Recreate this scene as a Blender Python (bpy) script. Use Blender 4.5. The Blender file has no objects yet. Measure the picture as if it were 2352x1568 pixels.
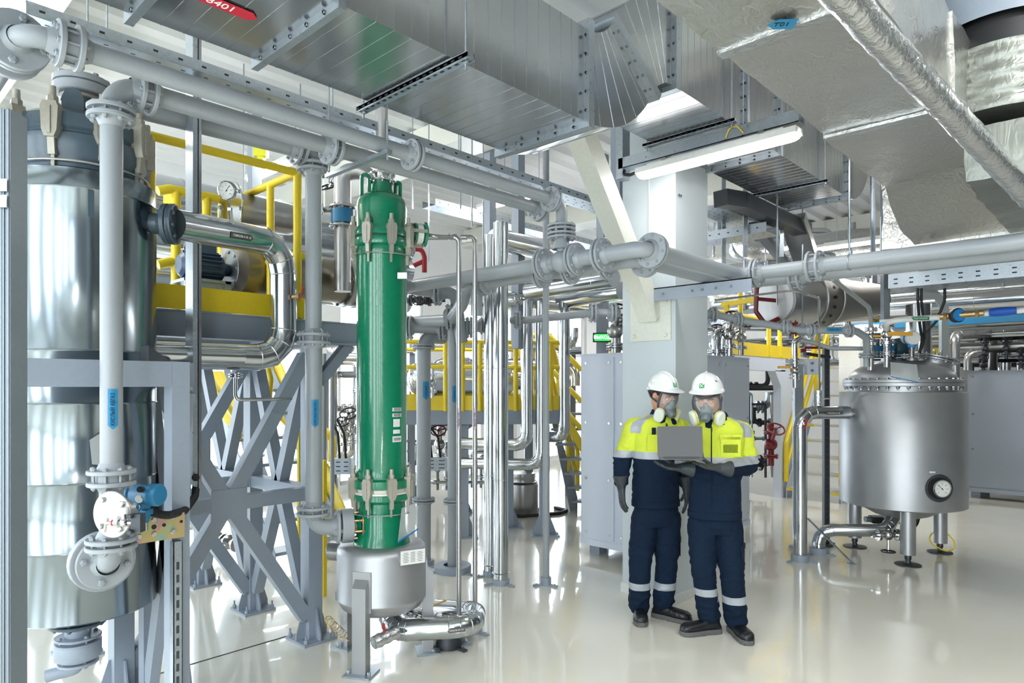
import bpy, math, random
from mathutils import Vector as V, Matrix, Quaternion, noise
random.seed(7)
sc = bpy.context.scene
COL = sc.collection
PI = math.pi
# ---------------------------------------------------------------- camera, world, exposure
PHI = math.radians(43.3); FOC = 1530.0; EYE = 1.70
cam = bpy.data.cameras.new('camera'); cam.sensor_width = 36; cam.lens = FOC/2352*36; cam.shift_y = 102/2352
cam.clip_start = .05; cam.clip_end = 200
co = bpy.data.objects.new('camera', cam); COL.objects.link(co)
co.location = (0, 0, EYE); co.rotation_euler = (PI/2, 0, PHI-PI/2); sc.camera = co
sc.view_settings.view_transform = 'Standard'; sc.view_settings.look = 'None'
sc.view_settings.gamma = 1; sc.view_settings.use_curve_mapping = False
sc.view_settings.exposure = 1.44
w = bpy.data.worlds.new('sky'); sc.world = w; w.use_nodes = True
bg = w.node_tree.nodes['Background']; bg.inputs[0].default_value = (.86, .94, 1, 1); bg.inputs[1].default_value = 3.3
sc.cycles.max_bounces = 7; sc.cycles.diffuse_bounces = 4; sc.cycles.glossy_bounces = 4
sc.cycles.transmission_bounces = 6; sc.cycles.transparent_max_bounces = 8
sc.cycles.sample_clamp_indirect = 6; sc.cycles.use_denoising = True; sc.cycles.caustics_reflective = False
sc.cycles.caustics_refractive = False
def area(name, loc, size, sizey, power, rot=(0, 0, 0), col=(1, 1, 1)):
    l = bpy.data.lights.new(name, 'AREA'); l.shape = 'RECTANGLE'; l.size = size; l.size_y = sizey
    l.energy = power; l.color = col
    o = bpy.data.objects.new(name, l); COL.objects.link(o); o.location = loc; o.rotation_euler = rot; return o

# ---------------------------------------------------------------- pixel <-> place helpers
FW = V((math.cos(PHI), math.sin(PHI), 0)); RT = V((math.sin(PHI), -math.cos(PHI), 0))
X = V((1, 0, 0)); Y = V((0, 1, 0)); Z = V((0, 0, 1))
def P(px, py, d): return FW*d + RT*((px-1176)/FOC*d) + Z*(EYE+(886-py)/FOC*d)
def G(px, py, z=0.0):
    return P(px, py, FOC*(EYE-z)/(py-886))
def Pd(px, d, z): q = P(px, 886, d); q.z = z; return q
def PY(px, yy, z): return Pd(px, yy/((2616-px)*.000476), z)     # point on plane Y=yy seen in column px
def dep(v): return v.dot(FW)
def along(S, ax, px):
    S = V(S); k = (px-1176)
    return S + ax*((k*S.dot(FW)-FOC*S.dot(RT))/(FOC*ax.dot(RT)-k*ax.dot(FW)))
def zat(py, d): return EYE+(886-py)/FOC*d

# ---------------------------------------------------------------- materials
def srgb(r, g, b):
    f = lambda c: (c/255/12.92) if c/255 <= .04045 else ((c/255+.055)/1.055)**2.4
    return (f(r), f(g), f(b), 1)
def nodes(name):
    m = bpy.data.materials.new(name); m.use_nodes = True; t = m.node_tree
    return m, t, t.nodes['Principled BSDF']
def N(t, k, **kw):
    n = t.nodes.new(k)
    for a, b in kw.items():
        if a in n.inputs: n.inputs[a].default_value = b
        else: setattr(n, a, b)
    return n
def mk(name, col, rough=.5, metal=0, nscale=40, nmix=.04, bump=0, bscale=60, coat=0, spec=.5, rvar=.06, stretch=(1, 1, 1), vor=False, emis=0, dist=0):
    m, t, p = nodes(name)
    p.inputs['Metallic'].default_value = metal; p.inputs['Coat Weight'].default_value = coat
    p.inputs['Coat Roughness'].default_value = .08
    p.inputs['Specular IOR Level'].default_value = spec
    tc = N(t, 'ShaderNodeTexCoord'); mp = N(t, 'ShaderNodeMapping'); mp.inputs['Scale'].default_value = stretch
    t.links.new(tc.outputs['Object'], mp.inputs[0])
    if vor: nz = N(t, 'ShaderNodeTexVoronoi'); nz.inputs['Scale'].default_value = nscale; fac = nz.outputs['Color']
    else: nz = N(t, 'ShaderNodeTexNoise'); nz.inputs['Scale'].default_value = nscale; nz.inputs['Detail'].default_value = 3; fac = nz.outputs[0]
    t.links.new(mp.outputs[0], nz.inputs['Vector'])
    mx = N(t, 'ShaderNodeMixRGB', blend_type='MIX')
    mx.inputs[1].default_value = tuple(max(0, c*(1-nmix*2)) for c in col[:3])+(1,)
    mx.inputs[2].default_value = tuple(min(1, c*(1+nmix*2)) for c in col[:3])+(1,)
    t.links.new(fac, mx.inputs[0]); t.links.new(mx.outputs[0], p.inputs['Base Color'])
    mr = N(t, 'ShaderNodeMapRange'); mr.inputs['To Min'].default_value = max(.02, rough-rvar); mr.inputs['To Max'].default_value = rough+rvar
    t.links.new(fac, mr.inputs['Value']); t.links.new(mr.outputs[0], p.inputs['Roughness'])
    if bump:
        n2 = N(t, 'ShaderNodeTexNoise'); n2.inputs['Scale'].default_value = bscale; n2.inputs['Detail'].default_value = 4; n2.inputs['Distortion'].default_value = dist
        t.links.new(mp.outputs[0], n2.inputs['Vector'])
        b = N(t, 'ShaderNodeBump'); b.inputs['Strength'].default_value = bump; b.inputs['Distance'].default_value = .01
        t.links.new(n2.outputs[0], b.inputs['Height']); t.links.new(b.outputs[0], p.inputs['Normal'])
    if emis:
        p.inputs['Emission Color'].default_value = col; p.inputs['Emission Strength'].default_value = emis
    return m
M = dict(
    pipe=mk('light grey pipe paint', srgb(158, 165, 171), .38, 0, 90, .03),
    frame=mk('blue grey steel paint', srgb(150, 161, 175), .45, 0, 60, .03),
    white=mk('warm white steel paint', srgb(226, 228, 218), .4),
    wall=mk('white wall paint', srgb(243, 246, 247), .8, 0, 8, .015),
    slate=mk('dark unseen wall paint', srgb(96, 102, 108), .8),
    pillar=mk('pale grey wall paint', srgb(206, 216, 221), .75, 0, 6, .015),
    yellow=mk('yellow safety paint', srgb(243, 214, 46), .38, 0, 50, .03),
    green=mk('green gloss paint', srgb(0, 124, 88), .22, 0, 50, .03, .12, 70, .6),
    darkblue=mk('slate blue enamel', srgb(72, 88, 100), .3, 0, 40, .05),
    beige=mk('beige cast clamp metal', srgb(172, 168, 156), .42, .35, 60, .08),
    brass=mk('brass', srgb(176, 152, 110), .3, .8, 60, .08),
    red=mk('red paint', srgb(176, 30, 40), .35),
    maroon=mk('dark red paint', srgb(120, 28, 36), .35),
    blue=mk('blue instrument paint', srgb(40, 122, 168), .35),
    sky=mk('bright blue plastic', srgb(40, 140, 215), .4),
    navyb=mk('dark blue motor paint', srgb(62, 84, 112), .4),
    black=mk('black rubber', srgb(24, 26, 30), .5),
    dark=mk('dark grey steel', srgb(70, 74, 80), .45, .4),
    cab=mk('grey blue cabinet paint', srgb(214, 223, 238), .4, 0, 70, .015),
    galv=mk('galvanised steel', srgb(168, 177, 185), .36, .8, 90, .05, 0, 60, 0, .5, .10, (1, 1, 1), True),
    steel=mk('brushed stainless steel', srgb(176, 176, 176), .34, .9, 30, .05, 0, 60, 0, .5, .06, (1, 1, .08)),
    matt=mk('bead blasted stainless steel', srgb(176, 178, 181), .42, .75, 6, .05, 0, 60, 0, .5, .04),
    clad=mk('polished aluminium cladding', srgb(196, 200, 203), .15, .97, 5, .03, .10, 4, 0, .5, .05),
    vclad=mk('polished vessel cladding', srgb(140, 150, 156), .17, .97, 3, .03, .22, 2.2, 0, .5, .04, (1, 1, .35)),
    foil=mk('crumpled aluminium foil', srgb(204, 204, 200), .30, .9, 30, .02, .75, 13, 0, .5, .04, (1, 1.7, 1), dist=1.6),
    zincg=mk('dull zinc strut', srgb(128, 138, 146), .5, .55, 90, .05),
    cab2=mk('darker grey blue cabinet', srgb(150, 159, 170), .45, 0, 70, .015),  # darker tone than cab, for the far cabinet
    foil_shade=mk('shaded aluminium foil wrap', srgb(140, 144, 138), .4, .7, 30, .03, .75, 13, 0, .5, .04, (1, 1, .5), dist=1.6),  # darker copy of foil, shade put into the colour
    foilp=mk('shiny foil tape wrap', srgb(205, 208, 210), .24, .9, 14, .06, .8, 40, 0, .5, .08),
    duct=mk('galvanised duct sheet', srgb(184, 187, 190), .2, .92, 2.5, .05, .05, 3, 0, .5, .05),
    bronze=mk('heat stained steel', srgb(150, 142, 128), .32, .85, 5, .16, 0, 9, 0, .5, .08),
    chrome=mk('chrome', srgb(205, 205, 205), .14, 1, 20, .03),
    plastic=mk('white plastic', srgb(236, 238, 236), .35),
    iron=mk('dark bare slot', srgb(30, 32, 36), .6),
    lblue=mk('blue label film', srgb(44, 140, 190), .4), lgrey=mk('dark grey label film', srgb(78, 76, 74), .35),
    lgreen=mk('green label film', srgb(30, 130, 90), .4), lred=mk('red label film', srgb(196, 36, 60), .4),
    lpink=mk('lilac label film', srgb(190, 170, 190), .4), paper=mk('paper', srgb(226, 228, 226), .7),
    ink=mk('black ink', srgb(20, 22, 26), .6), wink=mk('white ink', srgb(240, 240, 240), .5),
    lamp=mk('lit lamp diffuser', (1, .985, .96, 1), .4, emis=11), lamp_fill=mk('added fill lamp diffuser', (1, .985, .96, 1), .4, emis=42),
)
def build_special():
    # floor: poured cream epoxy
    m, t, p = nodes('cream epoxy floor'); M['floor'] = m
    tc = N(t, 'ShaderNodeTexCoord')
    nz = N(t, 'ShaderNodeTexNoise'); nz.inputs['Scale'].default_value = .5; nz.inputs['Detail'].default_value = 5
    t.links.new(tc.outputs['Object'], nz.inputs['Vector'])
    mx = N(t, 'ShaderNodeMixRGB'); mx.inputs[1].default_value = srgb(244, 241, 226); mx.inputs[2].default_value = srgb(250, 247, 234)
    t.links.new(nz.outputs[0], mx.inputs[0]); t.links.new(mx.outputs[0], p.inputs['Base Color'])
    p.inputs['Roughness'].default_value = .16; p.inputs['Coat Weight'].default_value = .6; p.inputs['Coat Roughness'].default_value = .035
    p.inputs['Coat IOR'].default_value = 1.65
    n2 = N(t, 'ShaderNodeTexNoise'); n2.inputs['Scale'].default_value = 2.2; n2.inputs['Detail'].default_value = 2
    t.links.new(tc.outputs['Object'], n2.inputs['Vector'])
    b = N(t, 'ShaderNodeBump'); b.inputs['Strength'].default_value = .12; b.inputs['Distance'].default_value = .02
    t.links.new(n2.outputs[0], b.inputs['Height']); t.links.new(b.outputs[0], p.inputs['Coat Normal']); t.links.new(b.outputs[0], p.inputs['Normal'])
    # glass
    m, t, p = nodes('window glass'); M['glass'] = m
    p.inputs['Base Color'].default_value = (.95, .98, 1, 1); p.inputs['Transmission Weight'].default_value = 1
    p.inputs['Roughness'].default_value = 0.02; p.inputs['IOR'].default_value = 1.05
    m, t, p = nodes('clear visor'); M['visor'] = m
    p.inputs['Base Color'].default_value = (.9, .95, .97, 1); p.inputs['Roughness'].default_value = .03
    p.inputs['Alpha'].default_value = .16; p.inputs['Coat Weight'].default_value = 1
    m, t, p = nodes('clear plastic sleeve'); M['sleeve'] = m
    p.inputs['Base Color'].default_value = (.9, .95, .97, 1); p.inputs['Roughness'].default_value = .15; p.inputs['Alpha'].default_value = .3
    # iridescent zinc
    m, t, p = nodes('yellow passivated zinc'); M['zinc'] = m
    tc = N(t, 'ShaderNodeTexCoord'); nz = N(t, 'ShaderNodeTexNoise'); nz.inputs['Scale'].default_value = 14; nz.inputs['Detail'].default_value = 1
    t.links.new(tc.outputs['Object'], nz.inputs['Vector'])
    cr = N(t, 'ShaderNodeValToRGB'); t.links.new(nz.outputs[0], cr.inputs[0])
    e = cr.color_ramp.elements; e[0].position = .3; e[0].color = srgb(150, 200, 190); e[1].position = .72; e[1].color = srgb(200, 150, 190)
    for q, c in ((.42, srgb(196, 190, 130)), (.55, srgb(214, 186, 140))):
        k = cr.color_ramp.elements.new(q); k.color = c
    t.links.new(cr.outputs[0], p.inputs['Base Color']); p.inputs['Metallic'].default_value = .8; p.inputs['Roughness'].default_value = .3
build_special()

# ---------------------------------------------------------------- mesh helpers
class MB:
    def __init__(s, *mats): s.v = []; s.f = []; s.m = []; s.mi = 0; s.mats = list(mats)
    def use(s, mat):
        if mat not in s.mats: s.mats.append(mat)
        s.mi = s.mats.index(mat); return s
    def add(s, vs, fs):
        o = len(s.v); s.v += [V(q) for q in vs]; s.f += [tuple(i+o for i in f) for f in fs]; s.m += [s.mi]*len(fs)
    def hexa(s, c):
        s.add(c, [(0, 3, 2, 1), (4, 5, 6, 7), (0, 1, 5, 4), (1, 2, 6, 5), (2, 3, 7, 6), (3, 0, 4, 7)])
    def box(s, x0, y0, z0, x1, y1, z1):
        x0, x1 = sorted((x0, x1)); y0, y1 = sorted((y0, y1)); z0, z1 = sorted((z0, z1))
        s.hexa([(x0, y0, z0), (x1, y0, z0), (x1, y1, z0), (x0, y1, z0), (x0, y0, z1), (x1, y0, z1), (x1, y1, z1), (x0, y1, z1)])
    def obox(s, c, u, v, n, a, b, h):            # box centred at c with half sizes a,b,h along u,v,n
        c = V(c); s.hexa([c-u*a-v*b-n*h, c+u*a-v*b-n*h, c+u*a+v*b-n*h, c-u*a+v*b-n*h, c-u*a-v*b+n*h, c+u*a-v*b+n*h, c+u*a+v*b+n*h, c-u*a+v*b+n*h])
    def beam(s, p0, p1, w, h, up=Z):
        p0, p1 = V(p0), V(p1); d = (p1-p0); L = d.length; d = d/L
        if abs(d.dot(up)) > .98: up = X
        sd = d.cross(up).normalized(); n = sd.cross(d).normalized()
        s.obox((p0+p1)/2, d, sd, n, L/2, w/2, h/2)
    def prism(s, poly, d):                        # polygon (3d points) extruded by vector d
        n = len(poly); poly = [V(q) for q in poly]; d = V(d)
        s.add(poly+[q+d for q in poly], [tuple(range(n-1, -1, -1)), tuple(range(n, 2*n))]+[(i, (i+1) % n, (i+1) % n+n, i+n) for i in range(n)])
    def tube(s, pts, r, n=16, fil=0, bs=6, cap=True):
        path = bend(pts, fil, bs) if fil else [V(p) for p in pts]
        k = len(path); rs = r if isinstance(r, (list, tuple)) else [r]*k
        d0 = (path[1]-path[0]).normalized(); u, w_ = basis(d0); rings = []
        for i, p in enumerate(path):
            if i == 0: din = dout = d0
            elif i == k-1: din = dout = (path[i]-path[i-1]).normalized()
            else: din = (path[i]-path[i-1]).normalized(); dout = (path[i+1]-path[i]).normalized()
            nb = din+dout
            nb = nb.normalized() if nb.length > 1e-6 else din
            ring = []
            for j in range(n):
                a = 2*PI*j/n; off = (u*math.cos(a)+w_*math.sin(a))*rs[i]
                ring.append(p+off-din*(off.dot(nb)/din.dot(nb)))
            rings.append(ring)
            if i not in (0, k-1):
                q = din.rotation_difference(dout); u = q @ u; w_ = q @ w_
        vs = [q for rg in rings for q in rg]
        fs = [(i*n+j, i*n+(j+1) % n, (i+1)*n+(j+1) % n, (i+1)*n+j) for i in range(k-1) for j in range(n)]
        if cap: fs += [tuple(range(n-1, -1, -1)), tuple(range((k-1)*n, k*n))]
        s.add(vs, fs)
    def cyl(s, p0, p1, r, r2=None, n=16, cap=True):
        s.tube([p0, p1], [r, r if r2 is None else r2], n, cap=cap)
    def lathe(s, prof, o=(0, 0, 0), ax=Z, n=32, a0=0, a1=2*PI):
        o = V(o); ax = V(ax).normalized(); u, w_ = basis(ax); full = abs(a1-a0-2*PI) < 1e-4
        m = n if full else n+1; vs = []; fs = []; idx = []
        for (r, h) in prof:
            if r < 1e-6: idx.append((len(vs), 1)); vs.append(o+ax*h)
            else:
                idx.append((len(vs), m))
                for j in range(m):
                    a = a0+(a1-a0)*j/n; vs.append(o+ax*h+(u*math.cos(a)+w_*math.sin(a))*r)
        for (i0, c0), (i1, c1) in zip(idx, idx[1:]):
            for j in range(n):
                j2 = (j+1) % m
                if c0 == 1 and c1 == 1: continue
                if c0 == 1: fs.append((i0, i1+j2, i1+j))
                elif c1 == 1: fs.append((i0+j, i0+j2, i1))
                else: fs.append((i0+j, i0+j2, i1+j2, i1+j))
        s.add(vs, fs)
    def ball(s, c, r, n=16, k=8, sc_=(1, 1, 1)):
        c = V(c); o = len(s.v)
        s.lathe([(r*math.sin(PI*i/k), -r*math.cos(PI*i/k)) for i in range(k+1)], (0, 0, 0), Z, n)
        for i in range(o, len(s.v)): q = s.v[i]; s.v[i] = V((q.x*sc_[0], q.y*sc_[1], q.z*sc_[2]))+c
    def torus(s, c, ax, R, r, n=32, k=8, a0=0, a1=2*PI):
        prof = [(R+r*math.cos(2*PI*i/k), r*math.sin(2*PI*i/k)) for i in range(k+1)]
        s.lathe(prof, c, ax, n, a0, a1)
    def hexb(s, c, ax, r, h):                     # hex bolt head / nut
        s.lathe([(0, 0), (r, 0), (r, h*.8), (r*.8, h), (0, h)], c, ax, 6)
    def disc(s, c, ax, R, t, n=28, r=0):          # bevelled flat ring
        e = min(t*.18, .003)
        if r: s.lathe([(r, 0), (R-e, 0), (R, e), (R, t-e), (R-e, t), (r, t), (r, 0)], c, ax, n)
        else: s.lathe([(0, 0), (R-e, 0), (R, e), (R, t-e), (R-e, t), (0, t)], c, ax, n)
    def flange(s, c, ax, R, t=.018, nb=8, br=.011, hub=0, gap=.014, pair=True, rot=.2, n=28):
        c = V(c); ax = V(ax).normalized(); u, w_ = basis(ax)
        if pair:
            s.disc(c+ax*gap/2, ax, R, t, n); s.disc(c-ax*(gap/2+t), ax, R, t, n)
            s.cyl(c-ax*gap/2, c+ax*gap/2, R*.66, n=n, cap=False); lo, hi = -(gap/2+t), gap/2+t
        else: s.disc(c-ax*t/2, ax, R, t, n); lo, hi = -t/2, t/2
        if hub:
            s.lathe([(hub*1.35, hi), (hub*1.02, hi+t*1.6)], c, ax, 20); s.lathe([(hub*1.02, lo-t*1.6), (hub*1.35, lo)], c, ax, 20)
        for i in range(nb):
            a = 2*PI*i/nb+rot; q = c+(u*math.cos(a)+w_*math.sin(a))*(R-br*1.9)
            s.cyl(q+ax*(lo-br*1.3), q+ax*(hi+br*1.1), br*.5, n=6)
            s.hexb(q+ax*hi, ax, br, br*.9); s.hexb(q+ax*lo, -ax, br, br*.9)
    def build(s, name, mat=None, parent=None, ang=38, smooth=True):
        me = bpy.data.meshes.new(name); mats = s.mats if s.mats else [mat]
        if mat is not None and s.mats and mat not in s.mats: mats = [mat]+s.mats[1:] if len(s.mats) == 1 else s.mats
        top = parent is None; o_ = V((0, 0, 0))
        if top and s.v:
            lo = V((min(q.x for q in s.v), min(q.y for q in s.v), min(q.z for q in s.v)))
            hi = V((max(q.x for q in s.v), max(q.y for q in s.v), max(q.z for q in s.v)))
            o_ = V(((lo.x+hi.x)/2, (lo.y+hi.y)/2, lo.z))
        me.from_pydata([tuple(q-o_) for q in s.v], [], s.f)
        for m_ in mats: me.materials.append(m_)
        if len(mats) > 1: me.polygons.foreach_set('material_index', s.m)
        me.update()
        if smooth: me.shade_smooth(); me.set_sharp_from_angle(angle=math.radians(ang))
        o = bpy.data.objects.new(name, me); COL.objects.link(o); o.location = o_
        if parent is not None: adopt(o, parent)
        else: WM[o.name] = Matrix.Translation(-o_)
        return o
def basis(d):
    d = V(d).normalized(); a = Z if abs(d.z) < .9 else X
    u = a.cross(d).normalized(); return u, d.cross(u).normalized()
def bend(pts, rad, k=6):
    pts = [V(p) for p in pts]; out = [pts[0]]
    for i in range(1, len(pts)-1):
        a, b, c = pts[i-1], pts[i], pts[i+1]; d1 = (a-b); d2 = (c-b); l1, l2 = d1.length, d2.length; d1 /= l1; d2 /= l2
        th = PI-math.acos(max(-1, min(1, d1.dot(d2))))
        if th < .02: continue
        R = rad; tl = R*math.tan(th/2); mx = min(l1*(.96 if i == 1 else .49), l2*(.96 if i == len(pts)-2 else .49))
        if tl > mx: tl = mx; R = tl/math.tan(th/2)
        cen = b+(d1+d2).normalized()*(R/math.cos(th/2)); s0 = b+d1*tl-cen; s1 = b+d2*tl-cen
        q = s0.rotation_difference(s1)
        for j in range(k+1):
            f = j/k; out.append(cen+Quaternion().slerp(q, f) @ s0)
    out.append(pts[-1]); r = [out[0]]
    for q in out[1:]:
        if (q-r[-1]).length > 1e-5: r.append(q)
    return r
WM = {}
def adopt(o, parent):
    o.parent = parent; o.matrix_parent_inverse = WM.get(parent.name, Matrix.Identity(4))
    WM[o.name] = Matrix.Identity(4)
def tag(o, label=None, cat=None, group=None, kind=None):
    if label: o['label'] = label
    if cat: o['category'] = cat
    if group: o['group'] = group
    if kind: o['kind'] = kind
    return o
def T(name, label, cat, loc, group=None):
    o = bpy.data.objects.new(name, None); COL.objects.link(o); o.location = loc; o.empty_display_size = .1
    WM[o.name] = Matrix.Translation(-V(loc)); return tag(o, label, cat, group)
def one(mb, name, mat, label, cat, group=None, kind=None, ang=38):
    return tag(mb.build(name, mat, None, ang), label, cat, group, kind)
def struct(mb, name, mat=None, ang=38): return tag(mb.build(name, mat, None, ang), None, None, None, 'structure')
def clone(root, dloc, label=None, group=None, rotz=None):
    def cp(o, par):
        c = o.copy(); COL.objects.link(c)
        if par is not None: mp = o.matrix_parent_inverse.copy(); c.parent = par; c.matrix_parent_inverse = mp
        for ch in o.children: cp(ch, c)
        return c
    r = cp(root, None); r.location = root.location+V(dloc)
    if rotz is not None: r.rotation_euler.z = rotz
    if label: r['label'] = label
    if group: r['group'] = group
    return r
def text(s, size, mat, parent, c, right, up, name='lettering', ex=.0006, wmax=None):
    cu = bpy.data.curves.new(name, 'FONT'); cu.body = s; cu.size = size; cu.align_x = 'CENTER'; cu.align_y = 'CENTER'; cu.extrude = ex
    t = bpy.data.objects.new(name, cu); COL.objects.link(t); bpy.context.view_layer.update()
    me = bpy.data.meshes.new_from_object(t); bpy.data.objects.remove(t)
    right = V(right).normalized(); up = V(up).normalized(); n = right.cross(up)
    xs = [v.co.x for v in me.vertices] or [0]; kx = 1
    if wmax and max(xs)-min(xs) > wmax: kx = wmax/(max(xs)-min(xs))
    c = V(c)
    for v in me.vertices: v.co = c+right*v.co.x*kx+up*v.co.y+n*v.co.z
    me.materials.clear(); me.materials.append(mat)
    o = bpy.data.objects.new(name, me); COL.objects.link(o); adopt(o, parent); return o
def label(parent, c, right, up, w_, h, mat, s='', size=.02, tm=None, tip='', rad=0, name='pipe_label'):
    """film label; rad>0 wraps it around a pipe whose axis is `right`; c lies on the surface"""
    right = V(right).normalized(); up = V(up).normalized(); n = right.cross(up).normalized(); c = V(c)+n*.0015
    mb = MB(); k = 8; ys = [-h/2+h*i/k for i in range(k+1)]
    def pt(x, y, off=0):
        if rad: a = y/rad; return c+right*x+up*(math.sin(a)*(rad+off))+n*((math.cos(a)-1)*(rad+off)+off)
        return c+right*x+up*y+n*off
    vs = []
    for y in ys:
        t = h*.45*(1-abs(y)/(h/2))
        x0 = -w_/2 + ((h*.45-t) if tip == 'l' else 0); x1 = w_/2 - ((h*.45-t) if tip == 'r' else 0)
        vs += [pt(x0, y), pt(x1, y)]
    o0 = len(vs)
    fs = [(2*i, 2*i+1, 2*i+3, 2*i+2) for i in range(k)]
    mb.add(vs, fs); ob = mb.build(name, mat, parent)
    if s: text(s, size, tm or M['ink'], ob, c+n*(.0012), right, up, wmax=w_*.8)
    return ob
# ================================================================ the room
CH = 4.6; WY = 9.2; WX = 15.6; X0 = -5.0; Y0 = -5.0
mb = MB(); mb.box(X0, Y0, -.1, WX, WY, 0); struct(mb, 'floor', M['floor'])
mb = MB(); mb.box(X0, Y0, CH+.06, WX, WY, CH+.2)
y = Y0
while y < WY:                                                        # trapezoid deck ribs running along X
    mb.prism([(X0, y, CH+.06), (X0, y+.04, CH), (X0, y+.15, CH), (X0, y+.19, CH+.06)], (WX-X0, 0, 0)); y += .30
struct(mb, 'ceiling', M['wall'])
for i, bxx in enumerate((-2.6, 1.0, 4.9, 8.6, 12.4)):
    mb = MB(); mb.box(bxx-.15, Y0, CH-.30, bxx+.15, WY, CH); mb.box(bxx-.22, Y0, CH-.33, bxx+.22, WY, CH-.30)
    struct(mb, 'trim_%d' % (i+1), M['white'])
def wall_with_windows(name, axis, const, lo, hi, openings, z0, z1, th=.25, wm='wall'):
    """wall along axis ('x' or 'y') at const, with window openings (a,b)"""
    mb = MB()
    def bx(a, b, za, zb):
        if axis == 'x': mb.box(a, const, za, b, const+th, zb)
        else: mb.box(const, a, za, const+th, b, zb)
    bx(lo, hi, 0, z0); bx(lo, hi, z1, CH+.2); p = lo
    for a, b in openings: bx(p, a, z0, z1); p = b
    bx(p, hi, z0, z1)
    return struct(mb, name, M[wm])
NW = [0]
def window(axis, const, a, b, z0, z1, div=2, th=.08):
    NW[0] += 1; n = NW[0]
    c = ((a+b)/2, const, z0) if axis == 'x' else (const, (a+b)/2, z0)
    fr = MB(); f = .06
    def bx(m_, a_, b_, za, zb, t0=0, t1=th):
        if axis == 'x': m_.box(a_, const+t0, za, b_, const+t1, zb)
        else: m_.box(const+t0, a_, za, const+t1, b_, zb)
    bx(fr, a, b, z0, z0+f); bx(fr, a, b, z1-f, z1)
    for i in range(div+1):
        x = a+(b-a-f)*i/div; bx(fr, x, x+f, z0, z1)
    zt = z0+(z1-z0)*.38; bx(fr, a, b, zt-f/2, zt+f/2)
    o = struct(fr, 'window_%d' % n, M['plastic'])
    g = MB(); bx(g, a+.01, b-.01, z0+.01, z1-.01, th*.45, th*.5); adopt_pane = g.build('pane', M['glass'], o)
ops = [(-3.6+2.35*i, -3.6+2.35*i+1.75) for i in range(8)]
wall_with_windows('wall_back', 'x', WY, X0, WX, ops, .12, 3.3)
for a, b in ops: window('x', WY+.08, a, b, .12, 3.3)
mb = MB(); mb.box(WX, Y0, 0, WX+.2, WY, CH+.2); struct(mb, 'wall_right', M['wall'])
ops = [(Y0+.3+2.35*i, Y0+.3+2.35*i+1.25) for i in range(6)]
wall_with_windows('wall_left', 'y', X0-.25, Y0, WY, ops, .2, 4.2)
ops = [(X0+.5, X0+1.6)]
wall_with_windows('wall_front', 'x', Y0-.25, X0, WX, ops, .4, 4.0, wm='slate')  # unseen wall, made dark to cut the light from this side
mb = MB(); mb.box(X0, WY-.02, 0, WX, WY, .1); struct(mb, 'baseboard_back', M['plastic'])
mb = MB(); mb.box(WX-.02, Y0, 0, WX, WY, .1); struct(mb, 'baseboard_right', M['plastic'])
# floor joint strip (thin metal line across the epoxy)
a = G(345, 1553); b = along(a, X, 662); mb = MB(); mb.beam(a+Z*.001, b+Z*.001, .012, .003)
tag(one(mb, 'floor_joint_strip', M['iron'], 'thin dark joint strip set into the cream floor beside the blue grey platform', 'joint strip'))

# ---------------------------------------------------------------- pillar with its brace
C0 = G(1552, 1388); cy = along(C0, Y, 1430); cx = along(C0, X, 1625)
mb = MB(); mb.box(C0.x, C0.y, 0, cx.x, cy.y, CH)
pil = struct(mb, 'wall_pillar', M['pillar'])
mb = MB(); mb.box(C0.x-.012, C0.y-.012, 0, cx.x+.012, cy.y+.012, .075); mb.build('baseboard', M['paper'], pil)
mb = MB()                                                            # small screw sockets and a conduit on the faces
for z_ in (zat(452, 5.25),):
    for dx in (.02, .05): q = along(V((0, C0.y-.002, z_)), X, 1552); mb.cyl((q.x+.02+dx, C0.y, z_), (q.x+.02+dx, C0.y-.012, z_), .011, n=10)
mb.build('screw_socket', M['chrome'], pil)
mb = MB(); q0 = along(V((C0.x-.01, C0.y, 3.0)), Y, 1491); mb.cyl((q0.x, q0.y, 2.35), (q0.x, q0.y, 4.5), .006, n=8); mb.cyl((q0.x, q0.y, 2.78), (q0.x, q0.y, 2.86), .012, n=8)
mb.build('conduit', M['plastic'], pil)
yb = 2.83
f0 = V((C0.x-.02, yb, 2.27)); top = f0+V((-2.05*.88/1.13, 0, 2.05))
br = T('brace', 'cream white diagonal steel brace bolted to the pale pillar', 'brace', f0)
mb = MB(); mb.beam(f0+V((.0, 0, -.02)), top, .15, .15); mb.build('strut', M['white'], br)
mb = MB(); mb.box(C0.x-.02, yb-.17, 2.06, C0.x, yb+.20, 2.40)
for a, b in ((-.13, 2.10), (.16, 2.10), (-.13, 2.36)): mb.hexb((C0.x-.02, yb+a, b), -X, .017, .02)
mb.build('foot_plate', M['white'], br)

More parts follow.
